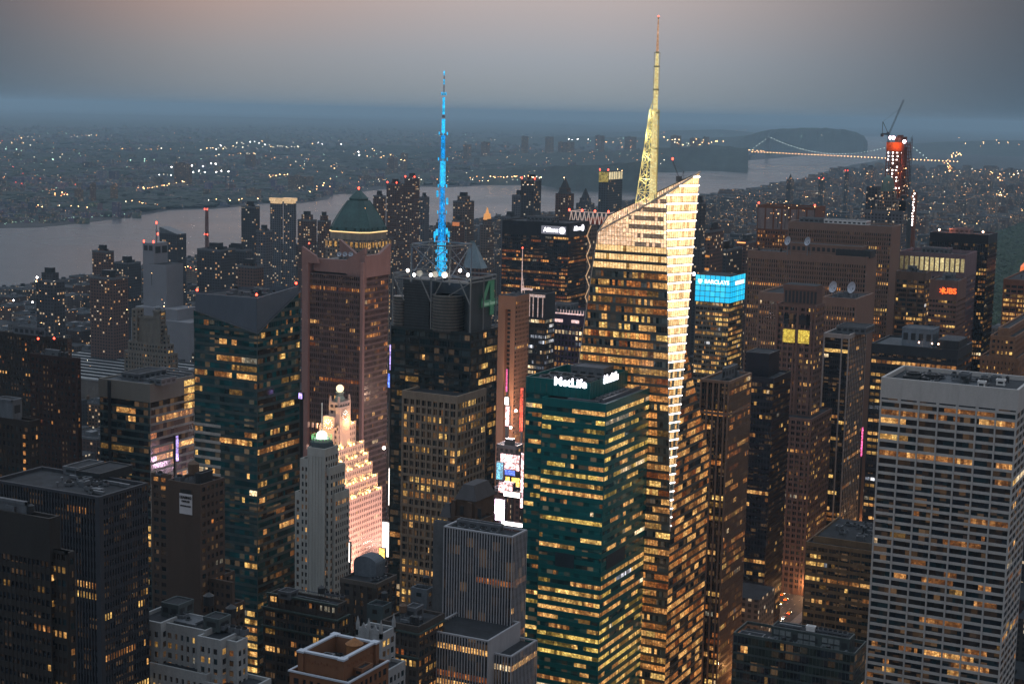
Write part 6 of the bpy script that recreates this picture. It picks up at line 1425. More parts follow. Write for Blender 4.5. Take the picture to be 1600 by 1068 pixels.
for t in (0,.33,.66,1): p = Vector((x0+wd*t,y0,zt_+1)); b = MB(p); b.lathe((p.x,p.y), [(.4,p.z-.8),(1,p.z),(1,p.z+1),(.4,p.z+1.8)], 8); part(b, 'beacon', [redlamp], r)
# diagonally braced lit tower left behind the slanted crown
r, (x0,x1,y0,y1,z) = far('slim tower wrapped in warm lit diagonal bracing behind the slanted crown', (924,352,1400,918,934), c_tan, 'tower', 'office_tower', bulk=False)
mb = MB(Vector((x0,y0,z))); k = 0
while z-k*9 > 100: mb.bar((x0,y0-.5,z-k*9),(x1,y0-.5,z-k*9-9),.45) if k % 2 else mb.bar((x1,y0-.5,z-k*9),(x0,y0-.5,z-k*9-9),.45); k += 1
part(mb, 'bracing', [lit('brace_warm', (1,.68,.42), .7, .2)], r)
# tower with lit slotted top
r, (x0,x1,y0,y1,z) = far('dark glass tower with bright slotted crown and red lamps, beside the river', (951,268,2400,936,973), citymat('city_glassdark', (.07,.09,.10), .05, 4, 3.6), 'tower', 'office_tower', bulk=False, lamp=True)
mb = MB(Vector((x0,y0,z))); n = 6
for i in range(n): u = y0+(y1-y0)*i/n; mb.q([(x1+.3,u+1,z-12),(x1+.3,u+(y1-y0)/n-1,z-12),(x1+.3,u+(y1-y0)/n-1,z-1),(x1+.3,u+1,z-1)])
part(mb, 'crown_light', [lit('crown_cream', (1,.88,.55), 1.0, .2)], r)
mb = MB(Vector((x0,y0,z))); mb.q([(x0,y0-.3,z-16),(x1,y0-.3,z-16),(x1,y0-.3,z-1),(x0,y0-.3,z-1)]); part(mb, 'crown_light', [lit('crown_olive', (.75,.62,.18), .45, .6)], r)
# apartment slabs standing along the river
LST = [
 ('twin brown residential slab, left of the pair before the river', (620,288,2550,604,632), c_brick, True), ('twin brown residential slab, taller right one of the pair before the river', (648,279,2500,632,656), c_brick, True),
 ('blue grey residential tower right of the twin brown slabs', (664,309,2650,655,671), c_grey, False), ('brown tower with dome-like top left of the twin slabs', (598,307,2300,583,603), c_brick, False),
 ('tan stepped apartment tower right of the blue mast', (730,316,2200,708,741), c_tan, False), ('stepped tower with small pointed top left of river gap', (889,303,2300,868,897), c_brick, False),
 ('dark blue flat topped tower left of the slotted one', (836,282,2200,814,846), c_dark, True), ('short grey tower left of the dark blue flat topped one', (814,306,2350,800,822), c_grey, False),
 ('wide grey apartment block right of stepped pointed tower', (920,318,2500,900,929), c_grey, False), ('pale bluish slab tower with lit cap, left of its twin', (441,318,2450,422,442), c_grey, False),
 ('pale bluish slab tower with lit cap, right of its twin', (459,318,2440,443,463), c_grey, False), ('brown apartment tower with roof box, left of a similar tower', (485,345,2300,465,495), c_brick, False),
 ('brown apartment tower with roof box, right of a similar tower', (508,346,2260,496,517), c_brick, False), ('teal grey glass tower at the river, left', (398,324,2300,377,406), c_dark, False),
 ('grey apartment tower before the teal glass tower', (415,362,2050,400,426), c_grey, False), ('dark office slab with pale sign boxes', (344,392,1900,308,368), c_dark, False),
 ('dark blue office slab right of the chimney', (385,392,1950,345,394), c_dark, False), ('small brick block with a glowing window below the dark slabs', (398,418,1700,368,412), c_brick, False),
 ('brown brick apartment tower standing alone at the left riverfront', (168,394,2000,144,178), c_brick, False), ('grey blue office slab right of the lone brick tower', (200,412,2050,178,220), c_dark, False),
 ('dark brown slab apartment block with lit top row, left', (176,436,1750,140,200), c_brick, False), ('dark apartment tower with square roof box at far left', (84,440,1650,56,101), c_dark, False),
 ('grey tower with orange glowing deco crown, right of the mast', (762,352,2150,750,772), c_tan, False), ('brown tower with orange lit top beside it', (716,346,2080,706,726), c_brick, False),
 ('low wide grey block right of the lit crowns', (800,340,2300,782,812), c_grey, False),
 ('dark slim tower just right of the slanted crown', (1096,318,1750,1086,1103), c_dark, False), ('brown round topped block with orange window rows', (1110,362,1500,1102,1131), c_brick, False),
 ('dark low slab behind the cyan box', (1136,392,1600,1096,1160), c_dark, False), ('brown tower with a tall orange neon line and lit roof line', (1165,380,1750,1148,1187), c_brick, False),
 ('pointed tower on the uptown skyline by the river', (1236,280,4200,1229,1241), c_dark, False), ('square dark tower on the uptown skyline', (1287,280,4300,1279,1290), c_dark, True),
 ('slim dark tower with red roof lamp on the uptown skyline', (1325,268,4500,1320,1327), c_dark, True), ('pale gothic church tower on the distant uptown skyline', (1366,262,5600,1352,1370), c_grey, False)]
for lb, sp_, mt_, lm in LST:
    r, (x0,x1,y0,y1,z) = far(lb, sp_, mt_, lamp=lm, steps=((.2,.8,.2,.8,8),) if 'stepped' in lb or 'roof box' in lb or 'deco' in lb else ((.3,.7,.2,.9,3),), bulk=not ('lit cap' in lb or 'pointed' in lb or 'deco' in lb))
    if 'lit cap' in lb: mb = MB(Vector((x0,y0,z))); mb.box(x0-1, x1+1, y0-1, y1+1, z+3.2, z+8); mb.box(x0+1,x1-1,y0-.2,y1,z-.5,z+3.2); part(mb, 'lit_cap', [lit('cap_warm', (1,.72,.42), .8, .2)], r)
    if 'deco' in lb: mb = MB(Vector((x0,y0,z))); q_ = [(x0+3,y0+3),(x1-3,y0+3),(x1-3,y1-3),(x0+3,y1-3)]; cx2, cy2 = (x0+x1)/2, (y0+y1)/2; mb.prism(q_, z+7, z+15, 0, 0, [(cx2+(a-cx2)*.8, cy2+(b_-cy2)*.8) for a, b_ in q_]); mb.prism([(cx2+(a-cx2)*.5, cy2+(b_-cy2)*.5) for a, b_ in q_], z+15, z+23, 0, 0, [(cx2+(a-cx2)*.1, cy2+(b_-cy2)*.1) for a, b_ in q_]); part(mb, 'lit_crown', [glow('crown_amber', (1,.42,.10), .75)], r)
    if 'orange lit top' in lb: mb = MB(Vector((x0,y0,z))); mb.box(x0+1, x1+.2, y0-.3, y0+3, z-6, z-1); part(mb, 'lit_crown', [glow('crown_rust', (1,.3,.08), .5)], r)
    if 'pointed' in lb: mb = MB(Vector((x0,y0,z))); cx2, cy2 = (x0+x1)/2, (y0+y1)/2; w3 = (x1-x0)*.35; mb.prism([(cx2-w3,cy2-w3),(cx2+w3,cy2-w3),(cx2+w3,cy2+w3),(cx2-w3,cy2+w3)], z, z+w3*3, 0, 0, [(cx2-.5,cy2-.5),(cx2+.5,cy2-.5),(cx2+.5,cy2+.5),(cx2-.5,cy2+.5)]); part(mb, 'pointed_roof', [dksteel], r)
    if 'neon' in lb: mb = MB(Vector((x0,y0,z))); mb.bar((x0+1,y0-.6,z-6),(x0+1,y0-.6,z-38),.6); mb.bar((x0+3,y0-.6,z+.5),(x1,y0-.6,z+.5),.6); part(mb, 'neon_line', [glow('neon_orange', (1,.35,.10), 3)], r)
    if 'orange window rows' in lb:
        mb = MB(Vector((x0,y0,z)))
        for k in (2,6,9): 
            for j in range(7): u = x0+1+(x1-x0-2)*j/7; mb.q([(u,y0-.2,z-k*4),(u+1.6,y0-.2,z-k*4),(u+1.6,y0-.2,z-k*4+2),(u,y0-.2,z-k*4+2)])
        part(mb, 'lit_row', [LIT['orange'][0]], r)
# windowless exchange block
r, (x0,x1,y0,y1,z) = far('windowless pale slab tower with red roof lamps at the left', (260,414,1900,231,286), c_blank, 'tower', 'office_tower', bulk=False)
ax0, ax1, ay0, ay1, az = foot(240, 380, 1915, 223, 262)
mb = MB(Vector((ax0,ay0,0))); mb.box(ax0, ax1, ay0, ay1, 0, az); mb.box(ax0-3, x1+22, y0-8, y1, 0, zat((x0,y0), 478)); mb.box(ax0-5, x1+45, y0-14, y1, 0, zat((x0,y0), 495)); part(mb, 'wing', [c_blank], r)
for k in range(2):
    mb = MB(Vector((ax0,ay0,az))); mb.box(ax0+2+k*(ax1-ax0)*.45, ax0+(k+1)*(ax1-ax0)*.45, ay0-.2, ay0+.2, az-9, az-3); mb.box(ax1-.2, ax1+.2, ay0+3+k*12, ay0+12+k*12, az-12, az-4); part(mb, 'vent_opening', [dksteel], r)
mp_ = Vector((ax0+14, ay0+8, az)); mb = MB(mp_); mb.bar(mp_, mp_+ZA*22, .7, 0, 6, .3); mb.bar(mp_+Vector((-2,0,4)), mp_+Vector((2,0,16)), .2); mb.bar(mp_+Vector((2,0,4)), mp_+Vector((-2,0,16)), .2); part(mb, 'mast', [steel], r)
for p in (mp_+ZA*22, Vector((ax0+1,ay0+1,az)), Vector((ax1-1,ay0+1,az)), mp_+Vector((2,0,9))): b = MB(p); b.lathe((p.x,p.y), [(.5,p.z),(.8,p.z+1),(.8,p.z+2.2),(.5,p.z+3)], 8); part(b, 'beacon', [redlamp], r)
r, (x0,x1,y0,y1,z) = far('dark blue tower with slanted roof behind the windowless slab', (277,366,2250,249,291), c_dark, 'tower', 'office_tower', bulk=False)
mb = MB(Vector((x0,y0,z))); mb.prism([(x0,y0),(x1,y0),(x1,y1),(x0,y1)], z, z+.2); n_ = len(mb.v)
mb.q([(x0,y0,z+9),(x1,y0,z+.2),(x1,y1,z+.2),(x0,y1,z+9)]); mb.q([(x0,y0,z),(x1,y0,z),(x1,y0,z+.2),(x0,y0,z+9)]); mb.q([(x1,y1,z),(x0,y1,z),(x0,y1,z+9),(x1,y1,z+.2)]); mb.q([(x0,y1,z),(x0,y0,z),(x0,y0,z+9),(x0,y1,z+9)]); part(mb, 'slanted_roof', [steel], r)
p = P(323, 328, 2600); mb = MB(Vector((p.x,p.y,0))); mb.lathe((p.x,p.y), [(4.2,0),(2.7,p.z)], 14); mb.lathe((p.x,p.y), [(3.1,p.z-40),(3.1,p.z-38.5),(2.9,p.z-38)], 14); r = thing('chimney', 'tall round brown chimney with red lamps standing before the river', 'chimney', (p.x,p.y,0)); part(mb, 'shaft', [wall('brick_chimney', (.16,.10,.09))], r)
for z_ in (p.z, p.z-40):
    for s_ in (-1, 1): b = MB((p.x+s_*2.6, p.y-2, z_)); b.lathe((b.o.x,b.o.y), [(.5,z_),(.8,z_+.8),(.8,z_+1.8),(.5,z_+2.6)], 8); part(b, 'beacon', [redlamp], r)
# stepped deco block at left
B = Bld('stone_block', 'pale stepped stone block with wedding cake top, left of the glass tower', 'stone block', (262,560,1480,194,278), wall('stone_cement', (.15,.14,.12)), nind=80)
Sdd = style(fh=4, bw=3.2, pw=1.7, pd=.5, sh=2, sd=.3, lit=.06, cap=2, run=1)
x0,x1,y0,y1,z = B.x0,B.x1,B.y0,B.y1,B.z
for k, (i0, i1, py) in enumerate(((0,0,548),(2,3,533),(5,6,519),(8,9,505),(10,14,492))): B.vol(x0+i0, x1-i1, y0+k*3.2, y1-k*2, 0, zat((x0+10,y0+k*3), py), Sdd)
B.vol(x0+6, x0+12, y0+4, y0+14, 0, zat((x0+8,y0+10), 481), Sdd); B.vol(x1-20, x1-11, y0+10, y1-10, 0, zat((x1-14,y0+12), 484), Sdd); B.tank(x0+22, y0+22, zat((x0+22,y0+22),492), 3, 4, steel); B.done()
# ribbed metal roof of the bus depot
q_ = [G(134,548,48), G(262,570,48), G(222,592,48), G(132,590,48)]; c = sum(q_, Vector())/4
x0, x1 = min(p.x for p in q_), max(p.x for p in q_); y0, y1 = min(p.y for p in q_), max(p.y for p in q_)
r = thing('bus_depot', 'low wide depot with pale ribbed metal roof behind the glass block', 'depot', (c.x,c.y,0)); FOOT.append((x0,x1,y0,y1,48))
mb = MB(Vector((c.x,c.y,0))); mb.box(x0,x1,y0,y1,0,46.5); part(mb, 'wall', [wall('depot_wall', (.14,.13,.12))], r)
mb = MB(Vector((c.x,c.y,46))); mb.box(x0-1,x1+1,y0-1,y1+1,46.5,48); n = 9
for i in range(n): v = y0+(y1-y0)*(i+.5)/n; mb.box(x0,x1,v-1,v+1,48,49.6,1)
part(mb, 'roof', [wall('roof_zinc', (.30,.32,.33), .5, .1, .15, .05), dksteel], r)
# tent roofed building behind the mast cage
r, (x0,x1,y0,y1,z) = far('brown block with sloping blue grey glass roof behind the mast cage', (752,420,1300,716,762), c_brick, 'tower', 'office_tower', bulk=False)
mb = MB(Vector((x0,y0,z))); zr_ = zat((x0,y0), 376); 
mb.q([(x0+4,y0,z),(x1,y0,z),(x1-10,y0+6,zr_),(x0+8,y0+6,zr_)]); mb.q([(x1,y0,z),(x1,y1,z),(x1-10,y1-6,zr_),(x1-10,y0+6,zr_)]); mb.q([(x0+8,y0+6,zr_),(x1-10,y0+6,zr_),(x1-10,y1-6,zr_),(x0+8,y1-6,zr_)]); mb.q([(x0+4,y0,z),(x0+8,y0+6,zr_),(x0+8,y1-6,zr_),(x0+4,y1,z)]); mb.q([(x0+4,y1,z),(x0+8,y1-6,zr_),(x1-10,y1-6,zr_),(x1,y1,z)])
part(mb, 'sloping_roof', [wall('roof_bluegreen', (.16,.22,.25), .5)], r)
# ---------------------------------------------------------------- suspension bridge
r = thing('suspension_bridge', 'long suspension bridge with lit deck and beaded cables across the far river', 'bridge', (0,0,0))
ta, tb = P(1200, 214, 11900), P(1412, 224, 11300); dk = 66
def onl(t): p = ta.lerp(tb, t); return Vector((p.x, p.y, 0))
bs = wall('bridge_steel', (.16,.17,.19), .6); lm1 = glow('bridge_lamp_orange', (1,.50,.20), 9); lm2 = glow('bridge_lamp_pale', (.75,.95,.85), 5.0)
ext0, ext1 = -.13, 1.36
pr_ = (onl(1)-onl(0)).normalized(); pn = Vector((pr_.y, -pr_.x, 0))
mb = MB(); 
for s_ in (-16, 16): mb.bar(onl(ext0)+pn*s_+ZA*dk, onl(ext1)+pn*s_+ZA*(dk-8), 2.2)
n = 60
a0_, a1_ = onl(ext0)+ZA*dk, onl(ext1)+ZA*(dk-8)
mb.q([a0_-pn*17, a1_-pn*17, a1_+pn*17, a0_+pn*17]); part(mb, 'deck', [bs], r)
for t in (0, 1):
    c = onl(t); mb = MB()
    for s_ in (-17, 17):
        for d in (-9, 9): mb.bar(c+pn*s_+pr_*d, c+pn*s_*.9+pr_*d*.75+ZA*182, 1.7)
        for k in range(11): z_ = 8+k*16; mb.bar(c+pn*s_+pr_*9+ZA*z_, c+pn*s_*.97-pr_*9+ZA*(z_+14), 1); mb.bar(c+pn*s_-pr_*9+ZA*z_, c+pn*s_*.97+pr_*9+ZA*(z_+14), 1)
    for z_ in (62, 110, 165, 181): mb.bar(c-pn*17+ZA*z_, c+pn*17+ZA*z_, 2.6)
    part(mb, 'tower', [bs], r)
def cab(t):   # height of the cable at t
    if t < 0: return 184+(dk-4-184)*min(1, -t/.17)
    if t > 1: return 184+(dk-10-184)*min(1, (t-1)/.18)
    return (dk+12)+(184-dk-12)*(2*t-1)**2
for s_ in (-16, 16):
    mb = MB(); ts = [ -.17+1.35*i/60 for i in range(61)]
    for a, b_ in zip(ts, ts[1:]): mb.bar(onl(a)+pn*s_+ZA*cab(a), onl(b_)+pn*s_+ZA*cab(b_), .7)
    part(mb, 'cable', [bs], r)
mb = MB()
for i in range(60):
    t = -.15+1.3*i/60; 
    if cab(t) > dk+4: mb.bar(onl(t)-pn*16+ZA*dk, onl(t)-pn*16+ZA*cab(t), .35); mb.bar(onl(t)+pn*16+ZA*dk, onl(t)+pn*16+ZA*cab(t), .35)
part(mb, 'suspenders', [bs], r)['kind'] = 'stuff'
lmesh = {}
def lampmesh(name, rad, mat):
    k = (name, round(rad, 2), mat.name)
    if k not in lmesh: b = MB(); b.lathe((0,0), [(rad*.45,-rad),(rad,-rad*.3),(rad,rad*.4),(rad*.4,rad)], 6); lmesh[k] = b.mesh(name, mat)
    return lmesh[k]
for i in range(62):
    t = ext0+(ext1-ext0)*i/61; o = bpy.data.objects.new('deck_lamp', lampmesh('deck_lamp', 3.1, lm1)); COL.objects.link(o); o.parent = r; o.location = onl(t)-pn*15+ZA*(dk+6-8*max(0,t))
for i in range(60):
    t = -.165+1.34*i/59; o = bpy.data.objects.new('cable_lamp', lampmesh('cable_lamp', 1.9, lm2)); COL.objects.link(o); o.parent = r; o.location = onl(t)-pn*16+ZA*(cab(t)+2)
# ---------------------------------------------------------------- theatre district signs, streets and cars
rt_ = random.Random(9)
scr_c = {'pinkwhite': glow('screen_pinkwhite', (1,.68,.92), 9, 'AUTO'), 'white': glow('screen_white', (1,.93,.86), 4, 'AUTO'), 'yellow': lit('screen_yellow', (1,.62,.12), 2.6, .6), 'cyan': lit('screen_cyan', (.15,.6,.9), 1.2, .6),
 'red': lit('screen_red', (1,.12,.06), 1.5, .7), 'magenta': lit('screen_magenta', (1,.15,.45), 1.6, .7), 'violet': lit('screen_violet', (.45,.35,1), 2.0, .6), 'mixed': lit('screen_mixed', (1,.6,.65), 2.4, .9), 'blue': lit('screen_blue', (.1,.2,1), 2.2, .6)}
def board(label, px, py, D, wpx, hpx, key, side='S', name='billboard'):
    c = P(px, py, D); s_ = D/2500
    w_ = wpx*s_/(.89 if side == 'S' else .5); h_ = hpx*s_; o = thing(name, label, 'billboard' if name == 'billboard' else 'sign', c)
    mb = MB(c); fr = MB(c)
    if side == 'S': mb.q([c+Vector((-w_/2,-.35,-h_/2)), c+Vector((w_/2,-.35,-h_/2)), c+Vector((w_/2,-.35,h_/2)), c+Vector((-w_/2,-.35,h_/2))]); fr.box(c.x-w_/2-.3, c.x+w_/2+.3, c.y-.3, c.y+1.2, c.z-h_/2-.3, c.z+h_/2+.3)
    else: mb.q([c+Vector((.35,-w_/2,-h_/2)), c+Vector((.35,w_/2,-h_/2)), c+Vector((.35,w_/2,h_/2)), c+Vector((.35,-w_/2,h_/2))]); fr.box(c.x-1.2, c.x+.3, c.y-w_/2-.3, c.y+w_/2+.3, c.z-h_/2-.3, c.z+h_/2+.3)
    fr.box(c.x-.6, c.x+.6, c.y+.2, c.y+1.4, 0, c.z) if side == 'S' else fr.box(c.x-1.6, c.x-.4, c.y-.6, c.y+.6, 0, c.z)
    part(mb, 'screen', [scr_c[key]], o); part(fr, 'frame', [dksteel], o); return o, c
o, c = board('large pink white screen between the antenna tower and green tower', 781, 796, 900, 15, 34, 'pinkwhite')
point(c+Vector((0,-6,0)), (1,.6,.85), 30000, 2, o)
BD = [('tall thin pink neon sign in the hotel slab slot', 792, 594, 1113, 2.5, 36, 'magenta', 'S'), ('white glowing emblem sign halfway up the hotel slab', 792, 626, 1113, 6, 12, 'white', 'S'), ('pale lettered vertical sign low on the hotel slab', 793, 650, 1112, 6, 32, 'mixed', 'S'),
 ('yellow billboard at the foot of the hotel slab', 805, 650, 1150, 13, 26, 'yellow', 'S'), ('cyan billboard low in the bright street gap', 781, 735, 1010, 10, 28, 'cyan', 'S'), ('mixed colour screen above the pink white screen', 790, 762, 960, 22, 16, 'mixed', 'S'),
 ('long striped roof sign below the hotel slab', 797, 678, 1130, 22, 10, 'white', 'S'), ('red sign column beside the bright street gap', 815, 640, 1100, 5, 70, 'red', 'S'), ('thin white sign column beside the green tower', 816, 750, 960, 4, 90, 'mixed', 'S'),
 ('violet vertical screen between the brown winged and antenna towers', 611, 558, 960, 3.5, 40, 'violet', 'S'), ('blue lamp sign between winged and antenna towers', 608, 594, 960, 3, 22, 'blue', 'S'), ('red vertical sign on the antenna tower edge', 613, 598, 955, 3, 26, 'red', 'S'),
 ('tall white screen strip right of the floodlit tower', 610, 760, 905, 4.5, 60, 'white', 'S'), ('broad white screen at the foot of the floodlit tower', 603, 842, 890, 11, 56, 'white', 'S'), ('yellow screen at the foot of the floodlit tower', 597, 866, 885, 9, 22, 'yellow', 'S'),
 ('pale street screen below the floodlit tower', 592, 888, 880, 22, 10, 'pinkwhite', 'S'), ('white screen edge left of the floodlit tower base', 545, 862, 850, 4, 32, 'white', 'S'), ('small blue white twin sign on the teal wedge tower edge', 470, 618, 800, 6, 9, 'violet', 'S'),
 ('red sign low beside the brown pier tower', 1143, 930, 930, 9, 26, 'red', 'E'), ('thin magenta light strip on the striped tower edge', 1347, 690, 1100, 2.2, 46, 'magenta', 'S'), ('thin blue glowing strip for a reflection on the teal tower flank', 427, 812, 800, 2.5, 34, 'cyan', 'E'), ('thin blue white glowing strip for a reflection on the slanting block', 276, 700, 836, 3, 40, 'violet', 'E')]  # the last two are reflections, drawn as glowing strips
BD += [('broad mixed colour screen added for glow on the low theatre block in the gap', 797, 722, 1056, 30, 26, 'mixed', 'S'), ('pale orange screen added for glow under the broad mixed one in the gap', 801, 752, 1054, 22, 14, 'yellow', 'S'), ('white strip added for glow over the pink white screen', 800, 772, 950, 26, 8, 'white', 'S'), ('blue panel added for glow beside the cyan billboard', 797, 738, 1052, 16, 8, 'blue', 'S'), ('bright strip added for glow at the foot of the gap', 800, 818, 900, 34, 6, 'white', 'S')]  # panels added to fill the dark gap with glow
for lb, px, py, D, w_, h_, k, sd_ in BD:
    o, c = board(lb, px, py, D, w_, h_, k, sd_, 'sign_or_reflection' if w_ < 7 else 'billboard')
# small theatre blocks in the gap
for (lb, sp_, mt_) in (('low pale roofed theatre block in the bright gap, nearest', (806,700,1060,776,818), c_tan), ('low striped roof block in the bright gap, behind', (804,664,1130,778,815), c_pale), ('small brick theatre block behind the pink white screen', (812,770,960,770,822), c_brick)):
    far(lb, sp_, mt_, cat='theatre block', name='theatre_block')
# street lamps with real light in the canyons
sod = glow('street_sodium', (1,.52,.20), 12)
x6 = -302; LPT = []
for i in range(26): LPT.append((x6+(-9 if i % 2 else 9), 520+i*42))
for i in range(16): LPT.append((-575+(-8 if i % 2 else 8), 640+i*42))
for j in range(6): LPT += [(x6+30+q*38, 846+j*81) for q in range(4)]
for i, (x, y) in enumerate(LPT):
    if any(a0-2 < x < a1+2 and b0-2 < y < b1+2 for (a0, a1, b0, b1, z) in FOOT): continue
    where = 'on the avenue right of the spired tower' if abs(x-x6) < 12 else 'on the theatre avenue' if x < -500 else 'on a side street right of the avenue'
    o = thing('street_lamp', 'orange street lamp %s' % where, 'street lamp', (x, y, 0), 'orange street lamps %s' % where)
    mb = MB((x, y, 0)); s_ = 1 if i % 2 else -1; mb.bar((x,y,0),(x,y,9),.12); mb.bar((x,y,9),(x+s_*2,y,9.6),.09); part(mb, 'pole', [dksteel], o)
    mb = MB((x+s_*2, y, 9.5)); mb.lathe((x+s_*2, y), [(.2,9.1),(.45,9.35),(.4,9.6),(.1,9.7)], 8); part(mb, 'lamp_head', [sod], o)
    point((x+s_*2, y, 8.6), (1,.46,.17), 12000 if x > -500 else 26000, .5, o)
flat('avenue', [(x6-14, 200), (x6+14, 200), (x6+14, 2030), (x6-14, 2030)], .10, wall('asphalt', (.045,.045,.048), .8, 0, .3, .3))
flat('avenue', [(-590, 200), (-561, 200), (-561, 2030), (-590, 2030)], .10, MATS['asphalt'])
mb = MB()
for k in range(150):
    for xx in (x6-5, x6, x6+5): mb.box(xx-.08, xx+.08, 300+k*11, 303.5+k*11, .104, .112)
tag(mb.build('lane_markings', wall('road_paint', (.5,.5,.48))), kind='structure')
for s_ in (-1, 1): 
    mb = MB(); x = x6+s_*17; mb.box(x-3, x+3, 200, 2030, 0, .15); tag(mb.build('pavement', wall('pavement_grey', (.16,.16,.16))), kind='structure')
# cars
def car(x, y, col, dirn, label):
    o = thing('car', label, 'car', (x, y, .11), label.replace('car', 'cars'))
    b = MB((x, y, .11)); L2, W2 = 2.3, .9
    def pr(pts, w0, w1, mi):   # side profile extruded across the car
        n0 = len(b.v); k = len(pts)
        for s_ in (-w0, w0):
            for (yy, zz_) in pts: b.v.append((s_, yy*dirn, zz_))
        for i in range(k): j = (i+1) % k; b.f.append((n0+i, n0+j, n0+k+j, n0+k+i)); b.m.append(mi); b.t.append((1,1,1))
        b.f.append(tuple(n0+i for i in range(k))); b.m.append(mi); b.t.append((1,1,1)); b.f.append(tuple(n0+k+i for i in reversed(range(k)))); b.m.append(mi); b.t.append((1,1,1))
    pr([(-2.3,.35),(2.3,.35),(2.3,.7),(1.3,.85),(.6,1.4),(-1.1,1.42),(-1.9,.95),(-2.3,.9)], .88, .88, 0); part(b, 'body', [col], o)
    b = MB((x, y, .11)); pr([(-1.75,.95),(1.15,.9),(.55,1.33),(-1.05,1.35)], .895, .8, 0); part(b, 'windows', [GL[0]], o)
    for yy in (-1.4, 1.4):
        for s_ in (-.85, .85): b = MB((x, y, .11)); b.bar((x+s_-.1, y+yy, .45), (x+s_+.1, y+yy, .45), .34, 0, 10); part(b, 'wheel', [wall('rubber', (.02,.02,.02))], o)
    for s_ in (-.6, .6):
        b = MB((x, y, .11)); b.box(x+s_-.2, x+s_+.2, y+dirn*2.31-.03, y+dirn*2.31+.03, .65, .85); part(b, 'headlight', [glow('headlight', (1,.92,.75), 60)], o)
        b = MB((x, y, .11)); b.box(x+s_-.2, x+s_+.2, y-dirn*2.31-.03, y-dirn*2.31+.03, .85, 1.0); part(b, 'tail_light', [glow('tail_light', (1,.05,.02), 40)], o)
cc_ = {'yellow': wall('car_yellow', (.55,.33,.02), .4), 'dark': wall('car_dark', (.02,.02,.025), .35), 'white': wall('car_white', (.5,.5,.5), .4)}
for i in range(34):
    k = rt_.choice(('yellow','yellow','dark','white')); x = x6+rt_.choice((-8.5,-3,2.5,8)); car(x, 860+i*9.5+rt_.uniform(-2,2), cc_[k], 1 if i % 3 else -1, '%s car driving up the avenue right of the spired tower' % k if i % 3 else '%s car facing down the avenue right of the spired tower' % k)
for i in range(22):
    k = rt_.choice(('yellow','yellow','dark','white')); x = -575+rt_.choice((-9,-3,3,9)); car(x, 860+i*14+rt_.uniform(-2,2), cc_[k], -1, '%s car coming down the theatre avenue' % k)

for (px, py, D, e_, c_) in ((798,668,1080,90000,(1,.75,.72)), (792,728,1000,60000,(1,.7,.8)), (806,642,1105,60000,(1,.6,.4)), (600,700,915,40000,(1,.75,.75)), (604,830,880,70000,(1,.78,.7))):  # lamps added to brighten the dark gap, no real ones hang there
    p = P(px, py, D); o = thing('added_lamp', 'white floodlamp added to light the street gap at %s' % {798:'the striped roof', 792:'the cyan billboard', 806:'the yellow billboard', 600:'the tall white strip', 604:'the foot of the floodlit tower'}[px], 'brightener', p)
    mb = MB(p); mb.lathe((p.x,p.y), [(.3,p.z-.6),(.9,p.z),(.9,p.z+.6),(.3,p.z+1.2)], 8); part(mb, 'lamp_head', [whitelamp], o); point(p+Vector((0,-1.5,0)), c_, e_, 1, o)
# ---------------------------------------------------------------- the city between: blocks of ordinary buildings
WATER = nj + ny
def inpoly(x, y, poly):
    c = False; j = len(poly)-1
    for i in range(len(poly)):
        (xi, yi), (xj, yj) = poly[i], poly[j]
        if (yi > y) != (yj > y) and x < (xj-xi)*(y-yi)/(yj-yi)+xi: c = not c
        j = i
    return c
PARK = (-860, -30, 2050, 6150)
rf = random.Random(21)
HX = []
for (a0, a1, b0, b1, z) in FOOT:     # silhouettes of the landmarks in the picture, to know what they hide
    pts = [proj((x, y, h)) for x in (a0, a1) for y in (b0, b1) for h in (0, z)]
    tl_ = proj((a0, b0, z)); tr_ = proj((a1, b1, z)); HX.append((tl_[0], tr_[0], max(tl_[1], tr_[1]), math.hypot(a1, b0)))
def hidden(px, py, D):
    for (l, r_, t, d) in HX:
        if d < D and l+1 < px < r_-1 and py > t+2: return True
    return False
TONES = [(1.0,.95,.9),(.8,.85,.95),(1.15,1,.85),(.6,.62,.7),(.9,.7,.6),(1.3,1.25,1.2),(.5,.45,.42)]
cand = []
y = 240
